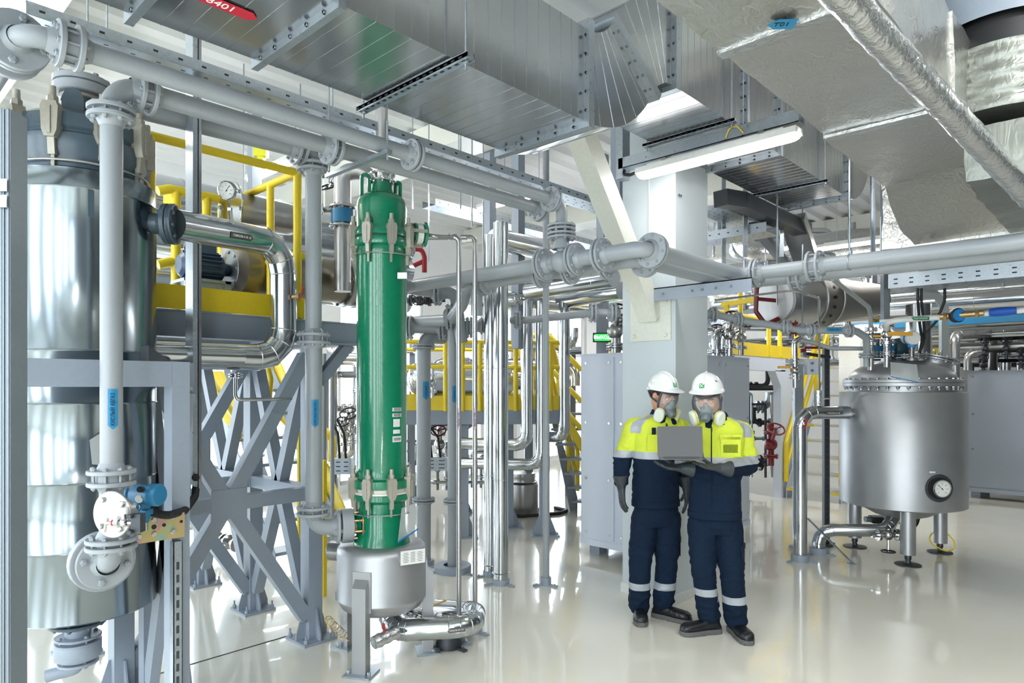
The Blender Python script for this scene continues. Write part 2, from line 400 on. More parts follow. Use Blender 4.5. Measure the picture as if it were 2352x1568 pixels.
# ================================================================ ceiling ducts
def rect_ring(c, t, hw, hh):                 # section in the plane normal to t, width along Y
    n = V((-t.z, 0, t.x)); return [c-Y*hw-n*hh, c+Y*hw-n*hh, c+Y*hw+n*hh, c-Y*hw+n*hh]
def duct_strip(mb, rings):
    vs = [q for r in rings for q in r]; k = len(rings)
    mb.add(vs, [(i*4+j, i*4+(j+1) % 4, (i+1)*4+(j+1) % 4, (i+1)*4+j) for i in range(k-1) for j in range(4)]+[(3, 2, 1, 0), ((k-1)*4, (k-1)*4+1, (k-1)*4+2, (k-1)*4+3)])
def collar(mb, c, t, hw, hh, th=.03, up=.03, bolts=True):
    n = V((-t.z, 0, t.x))
    for s in (-1, 1):
        mb.obox(c+n*s*(hh+up/2), t, Y, n, th/2, hw+up, up/2)
        mb.obox(c+Y*s*(hw+up/2), t, Y, n, th/2, up/2, hh)
    for s in ((-1, 1) if bolts else ()):
        for i in range(5):
            f = -1+2*(i+.5)/5
            mb.hexb(c+n*s*hh*0+Y*f*hw-n*(hh+up*.5)+t*(-th/2), -t, .008, .008)
            mb.hexb(c-Y*(hw+up*.5)+n*f*hh+t*(-th/2), -t, .008, .008)
dy0, dy1 = 2.03, 2.625; hw = (dy1-dy0)/2; ym = (dy0+dy1)/2; hh = .235; zc1 = 3.03+hh; XE = 2.68
def ribs(mb, xa, xb, z, step=.082):
    x = xa
    while x < xb:
        mb.box(x-.0016, dy0-.0012, z-hh-.0012, x+.0016, dy1+.0012, z+hh+.0012); x += step
d1 = T('ventilation_duct', 'big galvanised rectangular air duct above the green column, red 8401 arrow beneath', 'duct', (1.5, ym, zc1))
mb = MB(); duct_strip(mb, [rect_ring(V((x, ym, zc1)), X, hw, hh) for x in (-2.4, 1.27)]); ribs(mb, -2.3, 1.2, zc1); mb.build('duct_section', M['duct'], d1)
mb = MB(); duct_strip(mb, [rect_ring(V((x, ym, zc1)), X, hw, hh) for x in (1.27, XE)]); ribs(mb, 1.35, XE-.05, zc1); mb.build('duct_section', M['duct'], d1)
for x in (.42, .80, 1.27): mb = MB(); collar(mb, V((x, ym, zc1)), X, hw, hh); mb.build('duct_flange', M['galv'], d1)
text_c = V((1.0, ym, 3.03-.004))
c = P(508, 10, 3.03); s_ = (3.026-EYE)/(c.z-EYE); c = V((c.x*s_, c.y*s_, 3.026))
label(d1, c, X, -Y, .26, .062, M['lred'], '8401', .05, M['wink'], 'r', 0, 'arrow_label')
# raised S bend in the same duct, then the high run
th = math.radians(57); R_ = .512; el = T('duct_bend', 'galvanised duct S bend rising from the low duct to the high run', 'duct', (3.1, ym, 3.5))
pts = []
for i in range(13):
    a = th*i/12; pts.append((V((XE+.02+R_*math.sin(a), ym, zc1+R_*(1-math.cos(a)))), V((math.cos(a), 0, math.sin(a)))))
m0 = pts[-1][0]
mb = MB(); duct_strip(mb, [rect_ring(c_, t_, hw, hh) for c_, t_ in pts]); 
for c_, t_ in pts[2:-1:2]: collar(mb, c_, t_, hw, hh, .003, .0015, False)
mb.build('lower_elbow', M['duct'], el)
p2 = []
for i in range(13):
    a = th*(1-i/12); p2.append((m0+V((R_*(math.sin(th)-math.sin(a)), 0, R_*(math.cos(a)-math.cos(th)))), V((math.cos(a), 0, math.sin(a)))))
mb = MB(); duct_strip(mb, [rect_ring(c_, t_, hw, hh) for c_, t_ in p2])
for c_, t_ in p2[1:-1:2]: collar(mb, c_, t_, hw, hh, .003, .0015, False)
mb.build('upper_elbow', M['duct'], el)
for c_, t_ in (pts[0], pts[-1], p2[-1]): mb = MB(); collar(mb, c_, t_, hw, hh, .045, .035); mb.build('duct_flange', M['galv'], el)
zc2 = p2[-1][0].z; xs = p2[-1][0].x
d2 = T('ventilation_duct', 'dark galvanised high duct run passing above the lit tube lamp', 'duct', (5, ym, zc2))
mb = MB(); duct_strip(mb, [rect_ring(V((x, ym, zc2)), X, hw, hh) for x in (xs+.03, 5.15)]); ribs(mb, xs+.1, 5.1, zc2); mb.build('duct_section', M['duct'], d2)
mb = MB(); duct_strip(mb, [rect_ring(V((x, ym, zc2)), X, hw, hh) for x in (5.15, 6.8)]); ribs(mb, 5.22, 6.75, zc2); mb.build('duct_section', M['duct'], d2)
for x in (4.55, 5.15, 6.8): mb = MB(); collar(mb, V((x, ym, zc2)), X, hw, hh, .04); mb.build('duct_flange', M['galv'], d2)
mb = MB(); rr = []
for i in range(13):
    a = PI/2*i/12; rr.append(rect_ring(V((6.82+.55*math.sin(a), ym, zc2+.55*(1-math.cos(a)))), V((math.cos(a), 0, math.sin(a))), hw, hh))
duct_strip(mb, rr); mb.build('end_elbow', M['duct'], d2)
# slotted hanger rails under the ducts and their threaded rods
def hanger(x, z, y0, y1, lab, rods=True, w=.041):
    t = T('duct_hanger', lab, 'hanger rail', (x, (y0+y1)/2, z), None)
    mb = MB(); mb.box(x-w/2, y0, z-.022, x+w/2, y1, z-.004); mb.box(x-w/2, y0, z-.03, x-w/2+.003, y1, z); mb.box(x+w/2-.003, y0, z-.03, x+w/2, y1, z)
    mb.build('rail', M['galv'], t)
    mb = MB(); yy = y0+.03
    while yy < y1-.02: mb.box(x-w/2-.001, yy, z-.019, x-w/2+.004, yy+.022, z-.011); mb.box(x-.005, yy, z-.0232, x+.005, yy+.02, z-.02); yy += .045
    tag(mb.build('slot', M['iron'], t), kind='stuff')
    for yy in (y0+.03, y1-.03):
        mb = MB(); mb.cyl((x, yy, z-.06), (x, yy, CH), .005, n=8); mb.hexb((x, yy, z-.024), -Z, .012, .012); mb.build('threaded_rod', M['galv'], t)
hanger(1.82, 3.03, dy0-.09, dy1+.09, 'slotted galvanised rail under the big duct between two flanges')
hanger(4.28, zc2-hh, dy0-.06, dy1+.06, 'slotted galvanised rail under the high duct above the tube lamp')
hanger(6.1, zc2-hh, dy0-.06, dy1+.06, 'slotted galvanised rail under the far end of the high duct')
# foil wrapped duct
fy1, fy0, fz = 1.325, .72, 3.15
fd = T('insulated_duct', 'large duct wrapped in crumpled silver foil, blue T arrow on its underside', 'duct', (3, 1, fz))
def bulge(x0, y0, z0, x1, y1, z1, nx, ny, nz, amp=.012, seed=0):
    """box skin with a slightly lumpy surface"""
    mb = MB()
    def face(o, u, v, nu, nv):
        vs = []
        for i in range(nu+1):
            for j in range(nv+1):
                q = o+u*(i/nu)+v*(j/nv)
                n_ = noise.noise_vector(q*3.1+V((seed, 0, 0)))*amp + noise.noise_vector(q*9+V((seed, 5, 0)))*amp*.4
                vs.append(q+n_)
        mb.add(vs, [(i*(nv+1)+j, (i+1)*(nv+1)+j, (i+1)*(nv+1)+j+1, i*(nv+1)+j+1) for i in range(nu) for j in range(nv)])
    a, b, c = V((x1-x0, 0, 0)), V((0, y1-y0, 0)), V((0, 0, z1-z0)); o = V((x0, y0, z0))
    face(o, b, a, ny, nx); face(o+c, a, b, nx, ny); face(o, a, c, nx, nz); face(o+b, c, a, nz, nx); face(o, c, b, nz, ny); face(o+a, b, c, ny, nz)
    return mb
bulge(-1.8, fy0, fz, 2.75, fy1, fz+.5, 90, 14, 10).build('wrapped_section', M['foil'], fd, 60)
bulge(2.74, fy0, fz+.012, 4.1, fy1+.008, fz+.5, 30, 14, 10, seed=3).build('wrapped_section', M['foil'], fd, 60)
bulge(4.09, fy0-.02, fz-.01, 5.3, fy1+.02, fz+.5, 26, 14, 10, seed=6).build('wrapped_section', M['foil'], fd, 60)
bulge(4.45, -1.6, fz-.31, 6.3, fy0-.01, fz-.02, 40, 50, 8, .018, seed=15).build('elbow_section', M['foil_shade'], fd, 60)
for x in (2.745, 4.095): mb = MB(); mb.box(x-.03, fy0-.01, fz-.012, x+.03, fy1+.012, fz+.005); mb.build('tape_seam', M['foilp'], fd)
c = P(1795, 55, 3.15); s_ = (fz-.016-EYE)/(c.z-EYE); c = V((c.x*s_, c.y*s_, fz-.016))
label(fd, c, V((.62, -.78, 0)), V((-.78, -.62, 0)), .11, .075, M['lblue'], 'T01', .04, M['ink'], 'l', 0, 'arrow_label')
f2 = T('insulated_duct', 'low foil wrapped branch duct turning off above the steel reactor', 'duct', (6, 0, 2.8))
mb = MB(); k = 14; vs = []; 
for i in range(k+1):                         # swept drop from the main duct to the branch
    a = i/k; x = 5.25+1.0*a; z = fz-.30*(3*a*a-2*a**3)
    for y_ in (fy1+.05*math.sin(a*PI)+.0, fy1-.2, fy0, fy0-.5*a, fy0-1.2*a-.01): vs.append(V((x+noise.noise(V((x*5, y_*5, 1)))*.02, y_, z+noise.noise(V((x*6, y_*6, 4)))*.02)))
mb.add(vs, [(i*5+j, (i+1)*5+j, (i+1)*5+j+1, i*5+j+1) for i in range(k) for j in range(4)])
vt = [q+Z*.5 for q in vs]; mb.add(vt, [(i*5+j+1, (i+1)*5+j+1, (i+1)*5+j, i*5+j) for i in range(k) for j in range(4)])
for i in range(k): mb.add([vs[i*5], vs[(i+1)*5], vt[(i+1)*5], vt[i*5]], [(0, 3, 2, 1)]); mb.add([vs[i*5+4], vs[(i+1)*5+4], vt[(i+1)*5+4], vt[i*5+4]], [(0, 1, 2, 3)])
mb.build('drop_section', M['foil'], f2, 60)
bulge(6.2, -2.2, fz-.32, 7.6, fy1+.25, fz+.3, 28, 60, 10, .02, seed=9).build('branch_section', M['foil'], f2, 60)
bulge(5.3, -2.2, fz-.18, 6.25, fy0-.35, fz+.4, 20, 34, 10, .02, seed=12).build('side_section', M['foil_shade'], f2, 60)
# round wrapped riser with its black gap at the top
q = P(2300, 300, 3.9)
rd = T('round_duct', 'round foil wrapped riser with an open black gap at its top', 'duct', (q.x, q.y, 2.9))
mb = MB(); pr = []
for i in range(13): pr.append((.36+.012*math.sin(i*2.1), 3.22+i*.030))
mb.lathe([(0, 3.215)]+pr, (q.x, q.y, 0), Z, 48); mb.build('wrapped_shell', M['foil_shade'], rd, 60)
mb = MB(); mb.lathe([(.33, 3.56), (.33, 3.75)], (q.x, q.y, 0), Z, 40); mb.build('black_gap', M['black'], rd)
mb = MB(); mb.lathe([(.39, 3.72), (.40, 3.9), (.4, 4.4), (0, 4.4)], (q.x, q.y, 0), Z, 48); mb.build('white_cap', M['frame'], rd)
# long foil hose beside the wrapped duct
p0, p1 = P(1905, -40, 2.2), P(2400, 490, 3.8); n = 44; pts = [p0.lerp(p1, i/n)+noise.noise_vector(V((i*.5, 2, 0)))*.008 for i in range(n+1)]
mb = MB(); mb.tube(pts, [.056+.004*noise.noise(V((i*1.3, 0, 0)))+.002*(i % 2) for i in range(n+1)], 20)
one(mb, 'foil_hose', M['foilp'], 'long shiny foil wrapped round hose running beside the crumpled foil duct', 'hose', ang=60)

# ================================================================ tube lamps
def lamp(pl, pr, lab, r=.055, rod=True, lm='lamp'):
    pl, pr = V(pl), V(pr); ax = (pr-pl).normalized(); sd = ax.cross(Z).normalized(); c = (pl+pr)/2; L = (pr-pl).length
    t = T('tube_lamp', lab, 'lamp', c)
    mb = MB(); n = 16; prof = [(0.0, 0)]
    segs = [(0, .12), (.006, .45), (.02, .75), (.04, .93), (.07, 1), (L-.07, 1), (L-.04, .93), (L-.02, .75), (L-.006, .45), (L, .12)]
    vs = []; 
    for s, k in segs:
        for j in range(9):
            a = PI*j/8; vs.append(pl+ax*s+sd*(math.cos(a)*r*k)-Z*(math.sin(a)*r*.75*k+.0))
    m_ = 9; mb.add(vs, [(i*m_+j, i*m_+j+1, (i+1)*m_+j+1, (i+1)*m_+j) for i in range(len(segs)-1) for j in range(m_-1)]+[tuple(range(m_)), tuple(range(len(vs)-1, len(vs)-m_-1, -1))])
    mb.build('diffuser', M[lm], t, 60)
    mb = MB(); mb.obox(c+Z*.018, ax, sd, Z, L/2-.01, r*1.04, .020); mb.obox(c+Z*.045, ax, sd, Z, L/2-.1, r*.6, .012); mb.build('housing', M['plastic'], t)
    for s in (-.3, .3):
        mb = MB(); mb.obox(c+ax*s*L+Z*.06, ax, sd, Z, .02, r*.7, .008); mb.build('clip', M['chrome'], t)
        if rod: mb = MB(); q = c+ax*s*L; mb.cyl(q+Z*.06, V((q.x, q.y, CH)), .004, n=6); mb.build('hanger_wire', M['galv'], t)
    return t
lp0, lp1 = P(1465, 400, 5.05), P(1840, 308, 4.2); lz = (lp0.z+lp1.z)/2; lp0.z = lp1.z = lz
lamp(lp0, lp1, 'lit white tube lamp hanging under its galvanised channel by the pale pillar', rod=False)
ch = T('lamp_channel', 'galvanised box channel carrying the lit tube lamp', 'channel', (lp0.x, 2.2, lz+.1))
xx = lp0.x-.0; q0 = along(V((xx, 0, lz+.1)), Y, 1425); q1 = along(V((xx, 0, lz+.1)), Y, 1838)
mb = MB(); xx += .02
mb.box(xx-.05, q1.y, lz+.075, xx+.05, q0.y, lz+.08); mb.box(xx-.05, q1.y, lz+.075, xx-.047, q0.y, lz+.155); mb.box(xx+.047, q1.y, lz+.075, xx+.05, q0.y, lz+.155)
mb.build('channel_body', M['galv'], ch)
mb = MB(); mb.box(xx-.05, q0.y-.04, lz+.0, xx+.05, q0.y+.02, lz+.40); mb.build('drop_box', M['galv'], ch)
mb = MB(); mb.tube([(xx-.03, q0.y-.05, lz+.06), (xx-.05, q0.y-.03, lz+.03), (xx-.04, q0.y-.10, lz+.01), (xx-.02, q0.y-.22, lz+.035)], .012, 10, .04); mb.build('cable_hose', M['black'], ch)
mb = MB(); gp = [along(V((xx-.055, 0, lz+.1)), Y, p_) for p_ in (1667, 1675, 1693, 1708)]
mb.tube([gp[0]-Z*.01, gp[1]+Z*.05, gp[2]+Z*.05, gp[3]-Z*.01], .004, 8, .03); mb.build('earth_wire', M['yellow'], ch)
for yy in (1.95,): mb = MB(); mb.cyl((xx, yy, lz+.07), (xx, yy, CH), .005, n=8); mb.build('threaded_rod', M['galv'], ch)
# lamps added for fill light, same make, in rows behind and beside the viewer and along the aisles
a = P(2225, 676, 9.2); lamp(a, a-Y*1.9, 'lit tube lamp under the pipe rack above the far grey cabinet')
LR = [(1.2, -1.2, 4.2), (3.4, -.9, 4.2), (-1.4, .9, 4.0), (6.2, .3, 3.9), (9.6, 2.6, 3.6), (9.5, 5.2, 3.6), (6.0, 5.6, 4.0), (3.4, 6.6, 4.0), (12.2, 3.6, 3.6), (.6, 6.2, 4.0), (12.3, 7.0, 3.6), (-1.8, -2.6, 4.0)]
NM = ['above the far pipe rack', 'above the far grey cabinets', 'near the back windows']
base = None
LL = ['over the aisle behind the viewer', 'behind the viewer on the pillar side', 'overhead at the viewer', 'above the foil ducts', 'above the aisle by the yellow stair', 'above the pale platform rack', 'above the cabinet beyond the bright risers', 'above the twin bright ducts near the back windows', 'above the far rack past the reactor', 'near the back windows behind the vessel', 'in the far corner by the back windows', 'farthest behind the viewer']
for i, (x_, y_, z_) in enumerate(LR):
    base = lamp((x_, y_+.65, z_), (x_, y_-.65, z_), 'hall lamp', lm='lamp_fill') 
    base['label'] = 'added fill lamp under the hall ceiling '+LL[i]; base['group'] = 'ceiling rows of added lamps'
# ================================================================ foreground: clad vessel in its frame
def clamp_mb(mb, c, out, s=1.0):
    """cast C clamp with its bolt, standing at c, facing outwards"""
    c = V(c); sd = out.cross(Z).normalized()
    def ob(o, a, b, h, z): mb.obox(c+out*o*s+Z*z*s, sd, out, Z, a*s, b*s, h*s)
    pr = [(-.030, .055), (-.026, -.03), (-.016, -.055), (.016, -.055), (.026, -.03), (.030, .055), (.022, .075), (-.022, .075)]
    mb.prism([c+sd*(a*s)+Z*(b*s)+out*(.0*s) for a, b in pr], out*(.045*s))
    ob(.026, .006, .024, .05, 0.005)
    mb.prism([c+sd*(-.012*s)+out*(.004+o)*s+Z*z*s for o, z in ((0, -.05), (.03, -.05), (.024, -.115), (.006, -.115))], sd*.024*s)
    mb.obox(c+out*.012*s-Z*.135*s, sd, out, Z, .006*s, .007*s, .03*s)
    mb.hexb(c+out*.02*s+Z*.072*s, Z, .020*s, .028*s); mb.cyl(c+out*.02*s+Z*.09*s, c+out*.02*s+Z*.135*s, .014*s, .012*s, 12)
def clamps(par, cen, z, R, n, s, a0=0, mat='beige', zs=None):
    for i in range(n):
        a = a0+2*PI*i/n; o = V((math.cos(a), math.sin(a), 0)); mb = MB(); clamp_mb(mb, cen+o*(R-.02*s)+Z*z, o, s)
        mb.build('clamp', M[mat], par)
v0 = Pd(190, 3.25, 0); R1 = .318
ve = T('clad_vessel', 'tall vessel in polished metal cladding with slate blue clamped head, in a grey frame', 'vessel', (v0.x, v0.y, .5))
zb, zt = zat(1432, 3.02), zat(398, 3.05)
mb = MB(); pr = [(.0, zb), (R1-.02, zb), (R1, zb+.012)]
for z_ in (.95, 1.26, 1.62, 1.86): pr += [(R1, z_-.006), (R1+.004, z_), (R1, z_+.006)]
pr += [(R1, zt-.09), (R1+.004, zt-.085), (R1, zt-.08), (R1, zt), (R1-.05, zt+.012), (0, zt+.012)]
mb.lathe(pr, v0, Z, 72); mb.build('cladding', M['vclad'], ve, 50)
mb = MB(); mb.lathe([(.24, zt), (.262, zt+.02), (.262, zt+.07), (.275, zt+.09), (.275, zt+.17), (.262, zt+.18), (.262, zt+.19), (.275, zt+.20), (.275, zt+.26), (.25, zt+.28), (.16, zt+.31), (.085, zt+.33), (.085, zt+.43), (0, zt+.43)], v0, Z, 56)
mb.build('head', M['darkblue'], ve, 45)
mb = MB(); mb.lathe([(.09, zt+.405), (.098, zt+.41), (.098, zt+.425), (.09, zt+.43)], v0, Z, 32); mb.build('gasket_ring', M['beige'], ve)
for a in (4.25, .9):
    o = V((math.cos(a), math.sin(a), 0)); sd = o.cross(Z); q = v0+o*.17
    mb = MB(); mb.prism([q+sd*x_+Z*(zt+z_)-o*.008 for x_, z_ in ((-.045, .26), (-.045, .36), (-.03, .395), (0, .41), (.03, .395), (.045, .36), (.045, .26))], o*.016); mb.build('lifting_lug', M['darkblue'], ve)
clamps(ve, V((v0.x, v0.y, 0)), zt+.20, .28, 9, 1.22, 4.05)
mb = MB(); mb.torus(v0+Z*(zt+.04), Z, .285, .005, 48, 6); mb.build('clamp_wire', M['steel'], ve)
mb = MB(); mb.lathe([(0, zt+.43), (.12, zt+.43), (.125, zt+.435), (.125, zt+.475), (.12, zt+.48), (.10, zt+.482), (.125, zt+.485), (.125, zt+.51), (.118, zt+.515), (0, zt+.515)], v0, Z, 40)
for i in range(8): a = i*PI/4+.3; mb.hexb(v0+V((.1*math.cos(a), .1*math.sin(a), zt+.515)), Z, .014, .014)
mb.build('top_flange', M['pipe'], ve)
# side slot and side nozzle
rt = V((math.sin(PHI), -math.cos(PHI), 0))
sl = P(215, 458, 2.93); dr = (V((sl.x, sl.y, 0))-V((v0.x, v0.y, 0))).normalized(); sc_ = V((v0.x, v0.y, sl.z))+dr*(R1+.001)
mb = MB(); mb.obox(sc_, dr.cross(Z), dr, Z, .012, .004, .06); mb.build('lug_slot', M['darkblue'], ve)
nz_d = (rt+FW*.15).normalized(); nc = V((v0.x, v0.y, zat(508, 3.25)))
mb = MB(); mb.cyl(nc+nz_d*(R1-.03), nc+nz_d*(R1+.085), .052, .052, 24); mb.lathe([(.052, 0), (.062, .04), (.062, .06)], nc+nz_d*(R1+.03), nz_d, 24)
mb.flange(nc+nz_d*(R1+.085), nz_d, .10, .024, 8, .012, 0, .006); mb.build('side_nozzle', M['darkblue'], ve)
# bottom outlet stack
bo = V((v0.x-.02, v0.y, 0)); mb = MB(); mb.cyl(bo+Z*(zb-.08), bo+Z*zb, .08, n=28); mb.flange(bo+Z*(zb-.045), Z, .125, .016, 8, .012, 0, .03); mb.build('outlet_flange', M['darkblue'], ve)
mb = MB(); mb.disc(bo+Z*(zb-.05), Z, .118, .014, 32); mb.build('gasket_ring', M['bronze'], ve)
mb = MB(); mb.lathe([(.055, zb-.16), (.055, zb-.10), (.075, zb-.085)], bo, Z, 24); mb.lathe([(0, zb-.235), (.095, zb-.235), (.10, zb-.228), (.10, zb-.172), (.095, zb-.165), (0, zb-.165)], bo, Z, 32)
mb.flange(bo+Z*(zb-.15), Z, .10, .012, 4, .01, 0, .014); mb.flange(bo+Z*(zb-.25), Z, .088, .012, 4, .01, 0, .012); mb.tube([bo+Z*(zb-.25), bo+Z*(zb-.29), bo+Z*(zb-.31)-RT*.12-FW*.05], .03, 14, .03); mb.build('drain_pipe', M['frame'], ve)
# document sleeve taped on the cladding
q = P(272, 1040, 2.9); dr = (V((q.x, q.y, 0))-V((v0.x, v0.y, 0))).normalized(); q = V((v0.x, v0.y, q.z))+dr*(R1+.012); sd = Z.cross(dr)
mb = MB(); mb.prism([q+sd*x_+Z*z_ for x_, z_ in ((-.06, .05), (0, .09), (.05, .03), (.012, -.07), (-.05, -.06))], dr*.0015); sv = mb.build('document_sleeve', M['sleeve'], ve)
mb = MB(); mb.prism([q+dr*.003+sd*x_+Z*z_ for x_, z_ in ((.042, .03), (.052, .03), (.014, -.07), (.004, -.07))], dr*.001); mb.build('zip_strip', M['sky'], sv)

# frame carrying the vessel
fy = 3.24; fr = T('vessel_frame', 'grey painted steel frame standing round the clad vessel', 'frame', (1.2, fy, 0))
zt_, zb_ = zat(829, 3.0), zat(888, 3.0)
pa, pb = PY(395, fy, 0), PY(436, fy, 0); xl = PY(-60, fy, 0).x
mb = MB(); mb.box(xl, fy, zb_, pa.x-.001, fy+.10, zt_); mb.build('front_beam', M['frame'], fr)
mb = MB(); mb.box(pa.x, fy, 0, pb.x, fy+.10, zt_); mb.box(pa.x-.08, fy-.08, 0, pb.x+.08, fy+.18, .015); mb.build('post', M['frame'], fr)
mb = MB(); mb.box(pb.x, fy+.10, zb_, pb.x+.06, fy+.62, zt_); mb.build('side_beam', M['frame'], fr)
mb = MB(); mb.box(pb.x, fy+.62, 0, pb.x+.06, fy+.70, zt_); mb.build('post', M['frame'], fr)
for (a, b) in (((pb.x+.03, fy+.12, .12), (pb.x+.03, fy+.6, zb_-.02)), ((pb.x+.03, fy+.6, .12), (pb.x+.03, fy+.12, zb_-.02))):
    mb = MB(); mb.beam(a, b, .05, .09); mb.build('cross_brace', M['frame'], fr)
mb = MB(); mb.prism([(pa.x-.005, fy-.001, zt_), (pa.x-.10, fy-.001, zt_), (pa.x-.10, fy-.001, zt_+.07)], (0, .1, 0)); mb.build('gusset', M['dark'], fr)
# slotted strut with the zinc plate and the transmitter
st = T('slotted_strut', 'slotted galvanised strut fixed upright to the grey frame post', 'strut', (pa.x, fy, 0))
sx = PY(396, fy, 0).x
mb = MB(); mb.box(sx-.012, fy-.045, 0, sx-.008, fy-.002, .99); mb.box(sx-.012, fy-.045, 0, sx+.028, fy-.042, .99); mb.box(sx+.025, fy-.045, 0, sx+.028, fy-.002, .99); mb.build('rail', M['galv'], st)
mb = MB(); z_ = .05
while z_ < .9: mb.box(sx+.001, fy-.0465, z_, sx+.013, fy-.044, z_+.035); z_ += .058
mb.build('slot', M['dark'], st)
zp = zat(1212, 2.95); pl = T('mounting_plate', 'rainbow zinc plated bracket plate bolted across the slotted strut', 'bracket', (sx, fy-.05, zp))
xa, xb = PY(309, fy-.06, 0).x, PY(425, fy-.06, 0).x
mb = MB(); mb.box(xa, fy-.055, zp-.055, xb, fy-.047, zp+.05); mb.box(xa, fy-.055, zp-.062, xb, fy+.0, zp-.055); mb.build('plate', M['zinc'], pl)
mb = MB()
for fx, fz_ in ((.09, -.03), (.09, .005), (.09, .035), (.38, -.028), (.38, .035), (.76, -.03), (.76, .04)): mb.hexb((xa+(xb-xa)*fx, fy-.055, zp+fz_), -Y, .013, .010)
mb.build('bolt', M['chrome'], pl)
mb = MB()
for fx, fz_, r_ in ((.38, .003, .011), (.58, .005, .008), (.93, .01, .007)): mb.cyl((xa+(xb-xa)*fx, fy-.054, zp+fz_), (xa+(xb-xa)*fx, fy-.0562, zp+fz_), r_, n=14)
mb.build('hole', M['iron'], pl)
# blue pressure transmitter
tc_ = P(327, 1135, 2.86); ax = (rt*.97-FW*.22).normalized(); tn = T('pressure_transmitter', 'blue two chamber pressure transmitter on the rainbow zinc plate', 'transmitter', tc_)
mb = MB(); mb.lathe([(0, -.088), (.040, -.088), (.046, -.08), (.046, -.045), (.040, -.04), (.043, -.03), (.043, .04), (.048, .046), (.048, .082), (.04, .09), (0, .09)], tc_, ax, 32)
mb.cyl(tc_-Z*.03, tc_-Z*.105, .034, .030, 20); mb.cyl(tc_-Z*.10, tc_-Z*.12, .026, n=20); mb.obox(tc_-Z*.075, ax, FW, Z, .036, .03, .012); mb.build('housing', M['blue'], tn, 45)
mb = MB(); mb.cyl(tc_-ax*.088, tc_-ax*.0895, .026, n=20); mb.cyl(tc_+ax*.02-FW*.035+Z*.028, tc_+ax*.02-FW*.052+Z*.03, .013, n=14); mb.build('dark_port', M['iron'], tn)
mb = MB(); n_ = -FW; mb.cyl(tc_+ax*.012-FW*.036-Z*.012, tc_+ax*.012-FW*.046-Z*.012, .017, n=16); mb.build('name_disc', M['paper'], tn)
mb = MB(); mb.hexb(tc_+ax*.01-FW*.04-Z*.045, -FW, .010, .01); mb.build('screw', M['chrome'], tn)
mb = MB(); mb.cyl(tc_-Z*.12, tc_-Z*.155, .008, n=10); mb.cyl(tc_-Z*.12+ax*.018, tc_-Z*.155+ax*.018, .008, n=10); mb.build('stub', M['chrome'], tn)
# black corrugated hose from the vertical channel to the transmitter
zc_ = zat(1108, 3.55); ya = 3.58
h0 = PY(449, ya-.04, zat(1092, 3.72)); hp = [h0+Z*.03, P(452, 1100, 3.6), P(448, 1140, 3.4), P(425, 1172, 3.1), P(385, 1184, 2.95), P(350, 1178, 2.9), P(338, 1158, 2.87)]
mb = MB(); hpp = bend(hp, .2, 8); mb.tube(hpp, .016, 14)
L_ = 0
for a, b in zip(hpp, hpp[1:]):
    k_ = max(1, int((b-a).length/.008))
    for i in range(k_): q = a.lerp(b, i/k_); mb.torus(q, (b-a).normalized(), .0165, .002, 12, 4)
one(mb, 'corrugated_hose', M['black'], 'black corrugated cable hose curving from the upright channel to the blue transmitter', 'hose')
# tall galvanised cable channel
a_, b_, c_ = PY(443, ya, 0), PY(463, ya, 0), None; yb2 = along(V((a_.x, ya, 0)), Y, 426).y
cc = T('cable_channel', 'tall bright galvanised cable channel standing before the yellow railed platform', 'channel', (a_.x, ya, zc_))
mb = MB(); mb.box(a_.x, ya, zc_, b_.x-.02, yb2, CH-.3); mb.build('cover', M['galv'], cc)
mb = MB(); mb.box(b_.x-.016, ya-.004, zc_-.03, b_.x-.002, yb2, CH-.3); mb.box(a_.x+.01, ya-.001, zc_-.06, b_.x-.02, ya+.02, zc_); mb.build('side_strip', M['duct'], cc)
# cut off galvanised post at the picture's edge
q = P(8, 262, 1.75); xx0 = q.x
po = T('galvanised_post', 'ribbed galvanised strut post standing closest to the viewer beside the clad vessel', 'post', (q.x, q.y, 0))
mb = MB(); mb.obox(V((q.x, q.y, q.z/2)), RT, FW, Z, .041, .03, q.z/2)
for k_ in (-.036, -.012, -.006, .018, .024, .036): mb.obox(V((q.x, q.y, q.z/2))+RT*k_-FW*.03, RT, FW, Z, .0022, .003, q.z/2)
mb.build('rail', M['zincg'], po)
mb = MB(); 
for py_ in (425, 462): mb.obox(P(4, py_, 1.71), RT, FW, Z, .012, .002, .016)
mb.build('punched_slot', M['duct'], po)

# ================================================================ grey pipe lines
def pipe(name, lab, pts, r, mat='pipe', fil=.1, fl=(), cat='pipe', group=None, R=None, n=18, extra=None, pname='pipe_body', bs=8, seams=0):
    """fl: list of (point, axis, kwargs)"""
    pts = [V(p) for p in pts]; t = T(name, lab, cat, pts[0], group)
    mb = MB(); mb.tube(pts, r, n, fil, bs)
    if seams:
        path = bend(pts, fil, bs)
        acc = 0
        for i in range(1, len(path)-1):
            d1 = path[i]-path[i-1]; d2 = path[i+1]-path[i]
            if d1.length > 2e-3: mb.torus(path[i], (d1.normalized()+d2.normalized()), r*1.005, r*.03+.0008, n, 5)
        for a, b in zip(path, path[1:]):
            L = (b-a).length
            if L > 1.0:
                for i in range(1, int(L/.95)+1): mb.torus(a.lerp(b, min(.98, i*.95/L)), (b-a), r*1.005, .0022, n, 5)
    mb.build(pname, M[mat], t, 30 if not seams else 24)
    for f in fl:
        kw = dict(f[2]) if len(f) > 2 else {}; m_ = kw.pop('mat', mat); rr = kw.pop('R', R or r*2.15)
        kw.setdefault('hub', r); mb = MB(); mb.flange(f[0], f[1], rr, **kw); mb.build('flange', M[m_], t)
    if extra: extra(t)
    return t
